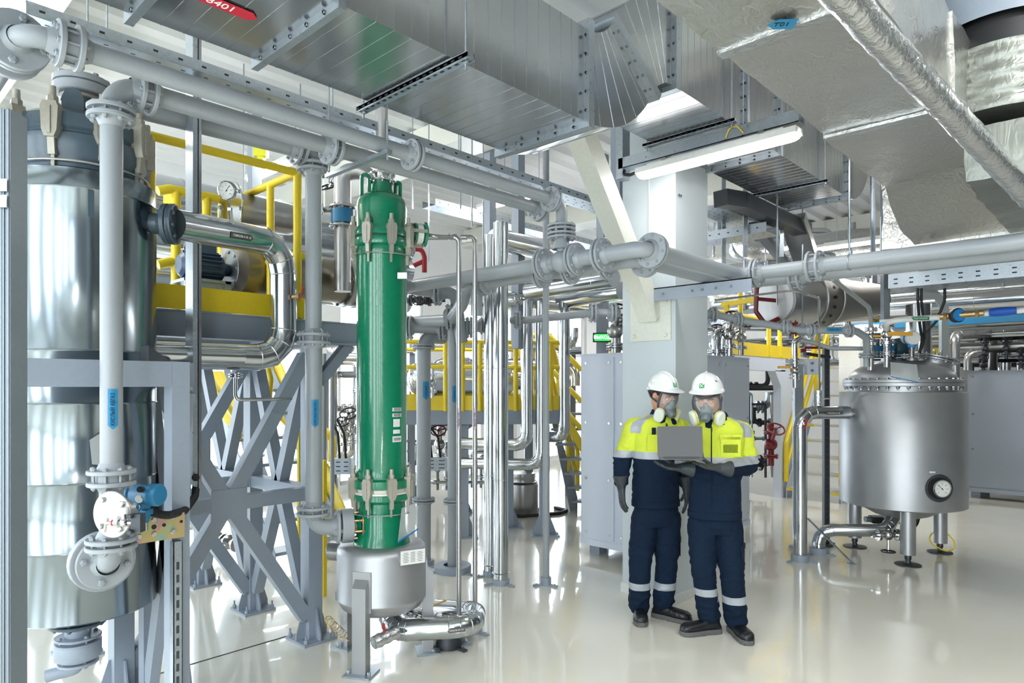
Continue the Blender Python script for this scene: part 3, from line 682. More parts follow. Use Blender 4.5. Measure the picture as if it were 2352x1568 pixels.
def KY(px, K, z=None, py=None):
    d = K/(2616-px); return Pd(px, d, z if z is not None else zat(py, d))
RA = .038
zA = zat(116, 5900/2425); KA = 5900
A0 = KY(30, KA, zA); A1 = KY(190, KA, zA); A2 = KY(1268, KA, zA)
fl_ = lambda px, K, z: (KY(px, K, z), X)
pA = pipe('process_pipe', 'upper grey pipe run crossing overhead, elbow and thick flanges at its near end',
     [KY(52, KA, zA)+Y*1.6, KY(52, KA, zA), KY(1290, KA, zA), KY(1290, KA, zA)-Z*.16], RA, fil=.075,
     fl=[(KY(158, KA, zA), X, dict(gap=.04, nb=8, t=.02)), (KY(948, KA, zA), X, dict(gap=.012, nb=8, t=.018)), (KY(1266, KA, zA), X, dict(gap=.006, nb=8, t=.016)),
         (KY(52, KA, zA)+Y*.10, Y, dict(gap=.01, R=.105, nb=4, br=.014)), (KY(52, KA, zA)+Y*.20, Y, dict(pair=False, R=.10, nb=0))])
KB = 6419; zB = zat(251, KB/(2616-463)); RB = .0415
B0 = KY(256, KB, zB)
cz1 = zat(1085, B0.dot(FW))
def clabel(px, py0, py1, dist_pt, r, txt, mat, par, size, tm=None, off=0):
    """label running up a vertical pipe, reading bottom to top, arrow down"""
    d = dist_pt.dot(FW); q = V((dist_pt.x, dist_pt.y, (zat(py0, d)+zat(py1, d))/2)); to = V((-q.x, -q.y, 0)).normalized()
    to = Quaternion(Z, off) @ to
    L = abs(zat(py0, d)-zat(py1, d)); c = q+to*r
    label(par, c, Z, to.cross(Z)*1.0 if False else Z.cross(to)*-1, L, r*.9, mat, txt, size, tm, 'l', r)
pB = pipe('process_pipe', 'second grey pipe run from the near riser to the valve cluster beside the pillar',
     [V((B0.x, B0.y, cz1)), B0, KY(1243, KB, zB)], RB, fil=.105,
     fl=[(V((B0.x, B0.y, zat(262, B0.dot(FW)))), Z, dict(gap=.016, t=.018)), (KY(334, KB, zB), X, dict(gap=.03)), (KY(762, KB, zB), X, dict(gap=.02)), (KY(1236, KB, zB), X, dict(gap=.01)),
         (V((B0.x, B0.y, cz1-.02)), Z, dict(gap=.03))], extra=lambda t: clabel(258, 893, 985, B0, RB, 'КИСЛЫЙ АБГАЗ', M['lblue'], t, .021, off=.12))
# orifice / sensor section below and the elbow into the vessel
dB = B0.dot(FW); ez = zat(1300, dB); e0 = V((B0.x, B0.y, 0))
pE = pipe('valve_pipe', 'grey pipe piece between two flanges ending in the elbow facing the viewer',
     [e0+Z*(cz1-.05), e0+Z*ez, e0+Z*ez+Y*.16-X*.0], .044, fil=.09,
     fl=[(e0+Z*zat(1247, dB), Z, dict(gap=.012)), (e0+Z*ez+Y*.085-X*.0, Y, dict(pair=False, R=.108, nb=4, br=.014)), (e0+Z*ez+Y*.125, Y, dict(pair=False, R=.125, t=.04, nb=0))])
q = P(262, 1180, dB-.10); nrm = (-FW*.9-rt*.25).normalized()
mb = MB(); mb.disc(q+nrm*.0, nrm, .092, .012, 40); mb.cyl(q-nrm*.06, q, .05, n=24); mb.build('blind_disc', M['steel'], pE)
mb = MB(); u_, w_ = basis(nrm)
for a in (.7, 2.2, 3.9, 5.4): mb.hexb(q+nrm*.012+(u_*math.cos(a)+w_*math.sin(a))*.07, nrm, .012, .01)
mb.build('bolt', M['chrome'], pE)
vq = P(285, 1200, dB-.14); vt_ = T('needle_valve', 'small steel needle valve with red ring between the shiny disc and the zinc plate', 'valve', vq)
mb = MB(); mb.cyl(vq-rt*.07, vq+rt*.05, .008, n=12); mb.hexb(vq-rt*.02, -rt, .016, .02); mb.cyl(vq, vq+Z*.035, .010, n=12); mb.ball(vq, .018, 12, 8); mb.beam(vq-rt*.065+Z*.02, vq-rt*.075-Z*.035, .012, .008); mb.build('body', M['chrome'], vt_)
mb = MB(); mb.cyl(vq-rt*.045, vq-rt*.038, .0125, n=14); mb.build('ring', M['red'], vt_)
mb = MB(); mb.cyl(vq+Z*.035, vq+Z*.06, .018, n=14); mb.build('cap', M['plastic'], vt_)
mb = MB(); mb.obox(vq+rt*.055-FW*.0, rt, FW, Z, .018, .02, .035)
for dz_ in (-.03, .03): mb.cyl(vq+rt*.04+Z*dz_, vq+rt*.04+Z*dz_-FW*.04, .009, n=10)
mb.build('manifold', M['dark'], vt_)
# vessel vapour line E and riser D to the green column
KE = 7700; zE = zat(345, KE/(2616-690)); RD = .049
D0 = KY(720, KE, zE); dD = D0.dot(FW)
z1d, z2d = zat(778, dD), zat(1172, dD)
gc = Pd(877, 4.21, 0)
s0 = V((v0.x, v0.y, zE)); s0.z = zt+.515
pEE = pipe('process_pipe', 'grey vapour pipe from the clad vessel head passing behind the upper runs',
     [s0, V((s0.x, s0.y, zE)), KY(690, KE, zE)+V((0, 0, 0)), D0, D0-Z*.13], .046, fil=.12,
     fl=[(V((s0.x+.15, s0.y-.01, zE)), X, dict(gap=.03)), (KY(684, KE, zE), X, dict(gap=.02, R=.095)), (V((D0.x, D0.y, zat(386, dD))), Z, dict(gap=.016, R=.10))])
el_z = zat(1212, dD); gdir = V((gc.x-D0.x, gc.y-D0.y, 0)).normalized()
pD = pipe('process_pipe', 'tall grey riser with blue label dropping from overhead to the green column foot',
     [D0-Z*.13, V((D0.x, D0.y, z1d)), V((D0.x, D0.y, z2d))], RD, fil=0.01,
     fl=[(V((D0.x, D0.y, z1d)), Z, dict(gap=.03, R=.10)), (V((D0.x, D0.y, z2d)), Z, dict(gap=.02, R=.10))], extra=lambda t: clabel(722, 917, 981, D0, RD, 'КИСЛЫЙ АБГАЗ', M['lblue'], t, .019, off=.2))
g1 = V((D0.x, D0.y, el_z))
pDD = pipe('pipe_elbow', 'grey elbow with wide flanged coupling joining the riser to the green column', [V((D0.x, D0.y, z2d-.02)), g1, g1+gdir*.20], RD, fil=.10,
     fl=[(g1+gdir*.145, gdir, dict(pair=False, R=.105, nb=4, br=.013))])
mb = MB(); mb.disc(g1+gdir*.165, gdir, .105, .07, 32); mb.build('coupling', M['pipe'], pDD)
mb = MB(); mb.cyl(g1+gdir*.235, g1+gdir*.29, .055, n=24); mb.disc(g1+gdir*.28, gdir, .098, .012, 32)
for i in range(8): a = i*PI/4+.3; u_, w_ = basis(gdir); mb.cyl(g1+gdir*.235+(u_*math.cos(a)+w_*math.sin(a))*.085, g1+gdir*.30+(u_*math.cos(a)+w_*math.sin(a))*.085, .008, n=8)
mb.build('bolted_ring', M['brass'], pDD)

# ================================================================ the green column on its steel pot
gcx = V((gc.x, gc.y, 0)); g0 = 4.21
gr = T('green_column', 'tall glossy green column with cast clamps standing on a steel pot', 'column', (gc.x, gc.y, .98))
Zg = lambda py: zat(py, g0)
RG = .161; z_ = Zg
mb = MB(); mb.lathe([(RG+.02, z_(1250)), (RG+.012, z_(1235)), (RG-.012, z_(1215)), (RG-.012, z_(1150)), (RG+.022, z_(1142)), (RG+.022, z_(1130))], gcx, Z, 64)
nzc = V((gc.x, gc.y, el_z+.01)); mb.lathe([(.085, .14), (.05, .165), (.045, .2), (.045, .235)], nzc, -gdir, 24)
mb.build('lower_section', M['green'], gr, 50)
mb = MB(); mb.lathe([(RG+.004, z_(1130)), (RG+.004, z_(1112))], gcx, Z, 64); mb.disc(gcx+Z*z_(1130), Z, RG+.018, .016, 64); mb.build('spacer_ring', M['white'], gr)
mb = MB(); mb.lathe([(RG+.022, z_(1116)), (RG+.025, z_(1112)), (RG+.025, z_(1098)), (RG, z_(1094)), (RG+.004, z_(1080)), (RG-.004, z_(1075)), (RG-.004, z_(596)), (RG+.004, z_(588)), (RG-.002, z_(574)), (RG+.020, z_(570)), (RG+.022, z_(566)), (RG+.022, z_(556)), (RG+.018, z_(553))], gcx, Z, 72); mb.build('main_shell', M['green'], gr, 50)
mb = MB(); mb.lathe([(RG+.012, z_(554)), (RG+.012, z_(550)), (RG+.022, z_(549)), (RG+.022, z_(540)), (RG+.01, z_(533)), (RG-.006, z_(525)), (RG-.004, z_(480)), (RG-.006, z_(477)), (RG-.008, z_(468)), (RG-.020, z_(458)), (RG-.05, z_(450)), (.07, z_(445)), (.062, z_(432)), (.062, z_(418)), (0, z_(418))], gcx, Z, 72); mb.build('top_section', M['green'], gr, 50)
mb = MB(); mb.lathe([(RG+.0225, z_(553)), (RG+.0228, z_(551))], gcx, Z, 64); mb.build('gasket_line', M['black'], gr)
clamps(gr, gcx, z_(553), RG+.022, 8, .98, 4.41); clamps(gr, gcx, z_(1118), RG+.022, 8, .98, 4.41)
for zz in (z_(592), z_(1172)): mb = MB(); mb.torus(gcx+Z*zz, Z, RG+.03, .0035, 48, 6); mb.build('clamp_wire', M['steel'], gr)
for pd_, o, s_ in (((-rt*.8-FW*.45).normalized(), (-FW*.92+rt*.38).normalized(), 1.2), ((rt*.85+FW*.3).normalized(), (-FW*.75-rt*.66).normalized(), 1.0)):
    sd = o.cross(Z).normalized(); q = gcx+pd_*(RG-.055)+Z*z_(466); mb = MB(); h_ = .115*s_; rr_ = .026
    out_ = [(-rr_-.008, 0)]+[((rr_+.008)*math.cos(b), h_+(rr_+.008)*math.sin(b)) for b in [PI-i*PI/10 for i in range(11)]]+[(rr_+.008, 0)]
    inn = [(-rr_*.5, .03)]+[(rr_*.5*math.cos(b), h_-.004+rr_*.5*math.sin(b)) for b in [PI-i*PI/10 for i in range(11)]]+[(rr_*.5, .03)]
    for (x1, z1), (x2, z2), (x3, z3), (x4, z4) in zip(out_, out_[1:], inn[1:], inn): mb.prism([q+sd*x1+Z*z1, q+sd*x2+Z*z2, q+sd*x3+Z*z3, q+sd*x4+Z*z4], o*.012)
    mb.obox(q+Z*.012+o*.006, sd, o, Z, rr_+.008, .006, .02); mb.build('lifting_eye', M['green'], gr)
mb = MB(); mb.flange(gcx+Z*z_(410), Z, .085, .012, 8, .008, 0, .03); mb.cyl(gcx+Z*z_(418), gcx+Z*z_(400), .055, n=24); mb.build('top_flange', M['chrome'], gr)
mb = MB(); tp = gcx+Z*z_(402); mb.tube([tp, tp+Z*.5], .038, 16); mb.build('top_pipe', M['steel'], gr)
# side nozzle with glass and flange
nd = (rt*.93+FW*.37).normalized(); nn = V((gc.x, gc.y, z_(530)))
mb = MB(); mb.cyl(nn+nd*.1, nn+nd*.225, .04, .04, 24); mb.disc(nn+nd*.205, nd, .07, .014, 28); mb.disc(nn+nd*.265, nd, .08, .02, 32); mb.build('side_nozzle', M['green'], gr)
mb = MB(); mb.disc(nn+nd*.222, nd, .062, .04, 28); mb.build('sight_ring', M['plastic'], gr)
mb = MB()
for a in (1., 3.1, 5.2):
    u_, w_ = basis(nd); q = nn+nd*.235+(u_*math.cos(a)+w_*math.sin(a))*.078; mb.obox(q, nd, u_, w_, .04, .010, .010); mb.hexb(q-nd*.04, -nd, .012, .02)
mb.build('nozzle_clamp', M['beige'], gr)
# small name plates and sticker labels
q = P(924, 633, g0-.12); mb = MB(); mb.obox(q+FW*.02, rt, FW, Z, .026, .022, .016); b_ = mb.build('plate_bracket', M['green'], gr)
mb = MB(); mb.obox(q-FW*.004, rt, FW, Z, .028, .002, .018); mb.build('name_plate', M['chrome'], gr)
def onshell(px, py, cen, R, d0):
    """point on a vertical shell seen at pixel, with outward normal"""
    v = P(px, py, 1.0)-V((0, 0, EYE)); a = v.x**2+v.y**2; b = -2*(v.x*cen.x+v.y*cen.y); c = cen.x**2+cen.y**2-R*R
    t_ = (-b-math.sqrt(max(0, b*b-4*a*c)))/(2*a); q = V((0, 0, EYE))+v*t_; n_ = V((q.x-cen.x, q.y-cen.y, 0)).normalized(); return q, n_
for i, (px, py, w_, h_) in enumerate(((912, 940, .068, .022), (912, 953, .068, .022), (911, 971, .05, .048), (911, 991, .052, .024), (912, 1008, .066, .036))):
    q, n_ = onshell(px, py, gcx, RG-.003, g0); rr = Z.cross(n_); o_ = label(gr, q, Z, -rr, h_, w_, M['paper'], '', 0, None, '', RG, 'paper_label')
    if i in (0, 1, 4): mb = MB(); [mb.obox(q+n_*.0025+Z*dz_+rr*.0, rr, n_, Z, w_*.38, .0003, .0016) for dz_ in (-.006, .0, .006)]; mb.build('print_lines', M['dark'], o_)
for (px, py) in ((867, 655), (867, 690)): q, n_ = onshell(px, py, gcx, RG-.004, g0); mb = MB(); mb.obox(q, Z.cross(n_), n_, Z, .008, .006, .03); mb.build('weld_lug', M['green'], gr)
# steel pot
pt_ = T('steel_pot', 'stainless steel pot on three square legs under the green column', 'vessel', (gc.x, gc.y, 0))
mb = MB(); RP = .277
mb.lathe([(0, z_(1404)), (.12, z_(1401)), (.20, z_(1394)), (.25, z_(1384)), (RP, z_(1366)), (RP+.002, z_(1364)), (RP, z_(1362)), (RP, z_(1262)), (RP-.006, z_(1252)), (RP-.03, z_(1245)), (RG+.02, z_(1244)), (RG, z_(1244))], gcx, Z, 72); mb.build('pot_shell', M['matt'], pt_, 50)
legs = [G(838, 1540), G(985, 1494), G(805, 1484)]
for i, l in enumerate(legs):
    o = V((l.x-gc.x, l.y-gc.y, 0)).normalized(); sd = o.cross(Z); l = gcx+o*(RP+.012)
    mb = MB(); zt2 = z_(1318); k_ = .043
    mb.obox(l+Z*(zt2/2), sd, o, Z, k_, .032, zt2/2)
    mb.prism([l+sd*-k_+o*.032+Z*zt2, l+sd*-k_-o*.032+Z*zt2, l+sd*-k_-o*.032+Z*(zt2+.07)], sd*2*k_)
    mb.build('leg', M['matt'], pt_)
    mb = MB(); mb.obox(l+Z*.006, sd, o, Z, .085, .075, .006)
    for s1 in (-1, 1): mb.hexb(l+sd*.065*s1+o*.03+Z*.012, Z, .011, .018)
    mb.build('foot_plate', M['galv'], pt_)
    mb = MB(); mb.obox(gcx+o*(RP-.002)+Z*z_(1330), sd, o, Z, .058, .006, .12); mb.build('pad_plate', M['matt'], pt_)
q, n_ = onshell(942, 1275, gcx, RP, g0); n_ = (n_-FW*.6).normalized(); rr = Z.cross(n_)
mb = MB(); mb.obox(q+n_*.02, rr, n_, Z, .075, .022, .03); b_ = mb.build('plate_box', M['matt'], pt_)
mb = MB(); mb.obox(q+n_*.044, rr, n_, Z, .078, .001, .042); np_ = mb.build('name_plate', M['paper'], pt_)
mb = MB()
for i in range(7):
    for j in (-1, 0, 1): mb.obox(q+n_*.0455+Z*(.028-.009*i)+rr*(j*.045), rr, n_, Z, .014+.004*((i*j) % 2), .0002, .0012)
mb.build('print_lines', M['dark'], np_)
sq, sn = onshell(932, 1200, gcx, RG+.02, g0); sr = Z.cross(sn)
mb = MB(); mb.prism([sq+sn*.01+sr*x_+Z*z_ for x_, z_ in ((-.10, -.10), (-.06, .10), (.10, .11), (.12, -.06))], sn*.001); sv = mb.build('document_sleeve', M['sleeve'], pt_)
mb = MB(); mb.prism([sq+sn*.012+sr*x_+Z*z_ for x_, z_ in ((-.10, -.105), (.12, -.065), (.12, -.055), (-.10, -.093))], sn*.001); mb.build('zip_strip', M['sky'], sv)
# side stub of the pot
q = V((gc.x, gc.y, z_(1272))); sdv = (-rt*.9+FW*.25).normalized(); mb = MB(); mb.cyl(q+sdv*.25, q+sdv*.36, .062, n=28); mb.lathe([(.062, .34), (.05, .37), (0, .37)], q, sdv, 28); mb.build('side_stub', M['steel'], pt_)
# ================================================================ platform with yellow rails behind the vessel
def boxpost(par, x0, y0, x1, y1, z1, plate=.07, gus=True, name='post', z0=0, mat='frame'):
    mb = MB(); mb.box(x0, y0, z0, x1, y1, z1)
    xm, ym_ = (x0+x1)/2, (y0+y1)/2
    if plate:
        mb.box(x0-plate, y0-plate, z0, x1+plate, y1+plate, z0+.018)
        if gus:
            for sx_, sy_ in ((1, 0), (-1, 0), (0, 1), (0, -1)):
                e = V((x1 if sx_ > 0 else x0 if sx_ < 0 else xm, y1 if sy_ > 0 else y0 if sy_ < 0 else ym_, z0+.018)); o = V((sx_, sy_, 0)); sd = o.cross(Z)
                mb.prism([e-sd*.005, e-sd*.005+o*plate*.9, e-sd*.005+o*plate*.9+Z*.04, e-sd*.005+o*.012+Z*.2, e-sd*.005+Z*.2], sd*.01)
        for sx_ in (-1, 1):
            for sy_ in (-1, 1): mb.hexb((xm+sx_*((x1-x0)/2+plate*.7), ym_+sy_*((y1-y0)/2+plate*.7), z0+.018), Z, .014, .022); mb.cyl((xm+sx_*((x1-x0)/2+plate*.7), ym_+sy_*((y1-y0)/2+plate*.7), z0+.018), (xm+sx_*((x1-x0)/2+plate*.7), ym_+sy_*((y1-y0)/2+plate*.7), z0+.07), .007, n=8)
    return mb.build(name, M[mat], par)
def bm(par, p0, p1, w_=.08, h_=.1, name='beam', mat='frame'): mb = MB(); mb.beam(p0, p1, w_, h_); return mb.build(name, M[mat], par)
PX0, PX1 = 1.136, 2.386; PYs = (4.0, 4.85, 5.8); pz = 2.135
pf = T('equipment_platform', 'blue grey steel platform on X braced posts beside the clad vessel', 'platform', (1.8, 4.4, 0))
for y_ in PYs:
    for x_ in (PX0, PX1-.1): boxpost(pf, x_, y_, x_+.1, y_+.11, pz-.15)
for x_ in (PX0+.05, PX1-.05): bm(pf, (x_, PYs[0]+.11, 2.06), (x_, PYs[-1], 2.06), .1, .14)
mb = MB(); mb.box(.6, 3.995, 1.985, 2.66, 4.005, pz); mb.box(.6, 3.96, 1.98, 2.66, 4.08, 1.992); mb.box(.6, 3.98, pz-.01, 2.66, 4.08, pz); mb.build('front_beam', M['frame'], pf)
mb = MB(); mb.box(2.56, 4.08, 1.985, 2.66, 5.8, pz-.012); mb.build('beam', M['frame'], pf)
bm(pf, (2.38, 4.05, 1.72), (2.62, 4.05, 1.99), .07, .07, 'knee_brace')
for y_ in PYs[1:]: bm(pf, (PX0, y_+.05, 2.06), (2.6, y_+.05, 2.06))
mb = MB(); mb.box(.6, 4.08, pz-.004, 2.66, 5.9, pz+.004); mb.build('deck', M['frame'], pf)
zm = .985
for y_ in PYs[:2]:
    bm(pf, (PX0+.1, y_+.05, zm), (PX1-.1, y_+.05, zm), .08, .085)
    xc = (PX0+PX1)/2
    for (xa_, za_) in ((PX0+.1, 1.9), (PX1-.1, 1.9), (PX0+.1, .16), (PX1-.1, .16)): bm(pf, (xc, y_+.05, zm), (xa_, y_+.05, za_), .075, .085, 'cross_brace')
    mb = MB(); mb.box(xc-.11, y_+.008, zm-.09, xc+.11, y_+.014, zm+.09); mb.build('gusset', M['frame'], pf)
for ya_, yb_ in ((4.11, 4.85), (4.96, 5.8)):
    bm(pf, (PX1-.05, ya_, zm), (PX1-.05, yb_, zm), .09, .085); yc_ = (ya_+yb_)/2
    for (y1_, z1_) in ((ya_, 1.9), (yb_, 1.9), (ya_, .16), (yb_, .16)): bm(pf, (PX1-.05, yc_, zm), (PX1-.05, y1_, z1_), .075, .075, 'cross_brace')
# yellow railing
rl = T('yellow_railing', 'yellow tube railing and kick plate round the blue grey platform', 'railing', (1.8, 4.1, pz))
xr0, xr1 = PY(345, 4.03, 0).x, PY(683, 4.03, 0).x; rz = 3.10; rr_ = .026
mb = MB(); mb.tube([(PY(250, 4.03, 0).x, 4.03, rz), (xr1, 4.03, rz), (xr1, 5.2, rz)], rr_, 14, .03); mb.build('top_rail', M['yellow'], rl)
mb = MB(); mb.tube([(xr1-.02, 4.05, 2.56), (xr1+.16, 4.03, 2.56)], .024, 12); mb.ball((xr1+.16, 4.03, 2.56), .024, 10, 6); mb.tube([(xr1, 4.03, 2.56), (xr1, 5.2, 2.56)], .024, 12); mb.build('mid_rail', M['yellow'], rl)
for (x_, y_) in ((xr0, 4.03), (xr1, 4.03), (xr1, 4.40), (xr1, 5.2)): mb = MB(); mb.cyl((x_, y_, pz), (x_, y_, rz), .027, n=14); mb.build('rail_post', M['yellow'], rl)
mb = MB(); mb.box(xr0-.02, 3.99, pz+.004, xr1+.02, 4.0, pz+.14); mb.box(xr1+.02, 3.99, pz+.004, xr1+.03, 5.3, pz+.14); mb.build('kick_plate', M['yellow'], rl)
r2 = T('yellow_railing', 'yellow rear railing with blunt stub ends seen past the bright cable channel', 'railing', (2, 4.95, pz))
ra, rb = PY(362, 4.95, 0).x, PY(600, 4.95, 0).x
for z_ in (3.08, 2.57): mb = MB(); mb.tube([(ra, 4.95, z_-.03), (ra+.08, 4.95, z_), (rb, 4.95, z_)], .033, 12, .03); mb.build('rail', M['yellow'], r2)
for px in (404, 475): x_ = PY(px, 4.95, 0).x; mb = MB(); mb.cyl((x_, 4.95, pz), (x_, 4.95, 3.08), .032, n=12); mb.build('rail_post', M['yellow'], r2)
# clad glycol pipe with gauge and lever
KG = 8025; GZ = 2.57; GR = .078
nzp = nc+nz_d*(R1+.10)
g_a = KY(640, KG, GZ); gl = KY(650, KG, 1.87)
def glx(t):
    A__, B__ = nzp, KY(651, KG, GZ); q = min((A__.lerp(B__, i/200) for i in range(201)), key=lambda v: abs(1176+FOC*v.dot(RT)/v.dot(FW)-530)); to = V((-q.x, -q.y, (EYE-GZ))).normalized(); to = (to-X*to.x).normalized()
    ax_ = (B__-A__).normalized(); to = (to-ax_*to.dot(ax_)).normalized(); label(t, q+to*(GR+.001), ax_, to.cross(ax_), .17, .036, M['lgrey'], 'ГЛИКОЛЬ К-30 -20', .018, M['wink'], 'r', GR)
pipe('clad_pipe', 'bright clad glycol pipe from the vessel nozzle bending down past the yellow kick plate', [nzp, KY(651, KG, GZ), KY(651, KG, 1.87), KY(150, KG, 1.87)], GR, 'clad', .17, [], bs=3, seams=1, extra=glx, n=28)
mb = MB(); mb.flange(nzp-nz_d*.004, nz_d, .10, .022, 8, .012, 0, .004, pair=False); one(mb, 'pipe_flange', M['darkblue'], 'dark bolted counter flange on the clad vessel side nozzle', 'flange')
pipe('clad_pipe', 'thinner clad pipe with open rolled end below the platform beam', [V((PY(557, 3.66, 0).x, 3.66, 1.865)), V((PY(100, 3.66, 0).x+.3, 3.66, 1.865))], .046, 'clad', 0, [], seams=1)
q = KY(668, KG-120, 2.24)+V((-.0, -.09, 0)); lv = T('ball_valve', 'red lever ball valve stub on the bright clad riser', 'valve', q)
mb = MB(); mb.cyl(q+Y*.06, q, .014, n=10); mb.hexb(q, -Y, .018, .014); mb.build('stub', M['brass'], lv)
mb = MB(); mb.beam(q-Z*.03-Y*.012, q+Z*.06+X*.02-Y*.02, .022, .006); mb.build('lever', M['red'], lv)
q = KY(541, KG, 1.79); dl = T('drain_line', 'thin steel drain line with small clamp under the clad pipe', 'drain line', q)
mb = MB(); mb.flange(q-Z*.03, Z, .038, .008, 4, .005, 0, .006); mb.tube([q-Z*.03, q-Z*.17, q-Z*.17+X*.35], .011, 10, .03); mb.build('tube', M['chrome'], dl)
def gauge(q, n_, r, lab, stem=None, name='pressure_gauge', dial='plastic', needle=2.3, body='chrome'):
    n_ = V(n_).normalized(); t = T(name, lab, 'gauge', q); u = Z.cross(n_).normalized(); v_ = n_.cross(u)
    mb = MB(); mb.lathe([(0, -.03), (r*.96, -.03), (r, -.024), (r, .0), (r*.97, .006), (r*.88, .004), (r*.88, -.004)], q, n_, 32)
    if stem: mb.cyl(q-v_*r*.95-n_*.012, q-v_*(r+stem)-n_*.012, .006, n=8); mb.cyl(q-v_*(r+stem*.4)-n_*.012, q-v_*(r+stem)-n_*.012, .012, n=8); mb.hexb(q-v_*(r+stem*.3)-n_*.012, -v_, .012, .02)
    mb.build('case', M[body], t)
    mb = MB(); mb.cyl(q-n_*.006, q-n_*.003, r*.88, n=32); d_ = mb.build('dial', M[dial], t)
    mb = MB()
    for i in range(25):
        a = math.radians(225-270*i/24); o = u*math.cos(a)+v_*math.sin(a); l_ = .14 if i % 4 == 0 else .07
        mb.beam(q+o*r*.78-n_*.002, q+o*r*(.78-l_)-n_*.002, r*.02, .0006, n_)
    a = needle; o = u*math.cos(a)+v_*math.sin(a); mb.beam(q-o*r*.2-n_*.0012, q+o*r*.62-n_*.0012, r*.05, .0008, n_); mb.cyl(q-n_*.002, q, r*.07, n=10)
    mb.build('needle_and_scale', M['ink'], d_)
    for i, s_ in enumerate(('0', '10', '20', '30', '40', '50', '60')):
        a = math.radians(225-270*i/6); text(s_, r*.16, M['ink'], d_, q+(u*math.cos(a)+v_*math.sin(a))*r*.52-n_*.001, u, v_, ex=.0001)
    return t
gauge(P(520, 437, 3.55), (-FW*.95-rt*.1-Z*.25), .05, 'round white dial pressure gauge on a stem above the glycol pipe', .13, needle=.9)
# drums and blower on the platform
q = P(528, 478, 4.75); ax = X; dm = T('flanged_drum', 'stainless drum with large bright bolted cover behind the pressure gauge', 'drum', q)
mb = MB(); mb.disc(q, ax, .19, .012, 40); mb.build('cover', M['chrome'], dm)
mb = MB(); u_, w_ = basis(ax)
for i in range(8): a = i*PI/4+.2; mb.hexb(q+(u_*math.cos(a)+w_*math.sin(a))*.165, -ax, .016, .014)
mb.build('bolt', M['galv'], dm)
mb = MB(); mb.lathe([(.12, .012), (.12, .42), (.115, .47), (.09, .5), (0, .51)], q, ax, 36); mb.build('barrel', M['steel'], dm)
q = P(580, 628, 4.9); bl = T('blower', 'grey centrifugal blower with dark blue ribbed motor on the platform', 'blower', q)
mb = MB(); prof = [(.05, -.16), (.24, -.16), (.25, -.15), (.25, .05), (.24, .06), (.10, .07)]; mb.lathe(prof, q, X, 44); mb.box(q.x-.14, q.y-.24, q.z, q.x+.05, q.y-.06, q.z+.26); mb.build('scroll_casing', M['paper'], bl)
mb = MB(); mb.disc(q-X*.175, X, .15, .012, 36)
for i in range(8): a = i*PI/4; mb.hexb(q-X*.175+(Y*math.cos(a)+Z*math.sin(a))*.13, -X, .012, .01)
mb.build('inlet_plate', M['galv'], bl)
m_ = P(497, 600, 4.6); m_ = V((q.x-.36, q.y, q.z+.0)); mb = MB(); mb.lathe([(.0, -.16), (.06, -.16), (.085, -.14), (.09, .12), (.05, .15), (.04, .2)], m_, X, 28)
for i in range(20):
    a = i*PI/10; o = Y*math.cos(a)+Z*math.sin(a); mb.obox(m_+o*.1-X*.01, X, o, X.cross(o), .11, .012, .004)
mb.box(m_.x-.07, m_.y-.06, m_.z+.08, m_.x+.07, m_.y+.06, m_.z+.17); mb.build('motor', M['navyb'], bl)
mb = MB(); mb.box(m_.x-.16, m_.y-.12, pz+.005, m_.x+.14, m_.y-.10, m_.z-.10); mb.box(m_.x-.16, m_.y-.14, m_.z-.12, m_.x+.16, m_.y+.14, m_.z-.10); mb.box(m_.x+.1, m_.y-.14, pz+.005, m_.x+.14, m_.y+.14, m_.z-.1); mb.build('stand', M['galv'], bl)
mb = MB(); mb.lathe([(.16, .06), (.16, .10), (.14, .12), (.14, .17), (.16, .19), (.16, .24)], q, X, 36); mb.build('flex_collar', M['steel'], bl)
mb = MB(); mb.lathe([(.165, .235), (.165, .25)], q, X, 36); mb.build('blue_ring', M['navyb'], bl)
q = P(740, 642, 5.15); lp_ = T('suction_pipe', 'wide heat stained steel pipe with bolted cover behind the green column', 'pipe', q)
x_a = PY(640, q.y/1, 0).x; x_b = PY(790, q.y, 0).x
mb = MB(); mb.cyl((x_a-.3, q.y, q.z), (x_b, q.y, q.z), .17, n=40); mb.build('pipe_body', M['bronze'], lp_)
mb = MB(); mb.disc(V((x_b-.03, q.y, q.z)), X, .20, .02, 40); mb.disc(V((x_b+.06, q.y, q.z)), X, .20, .02, 40); mb.cyl((x_b-.0, q.y, q.z), (x_b+.5, q.y, q.z), .18, n=36)
for i in range(10): a = i*PI/5; mb.hexb(V((x_b-.03, q.y, q.z))+(Y*math.cos(a)+Z*math.sin(a))*.18, -X, .015, .015)
mb.build('bolted_flange', M['steel'], lp_)
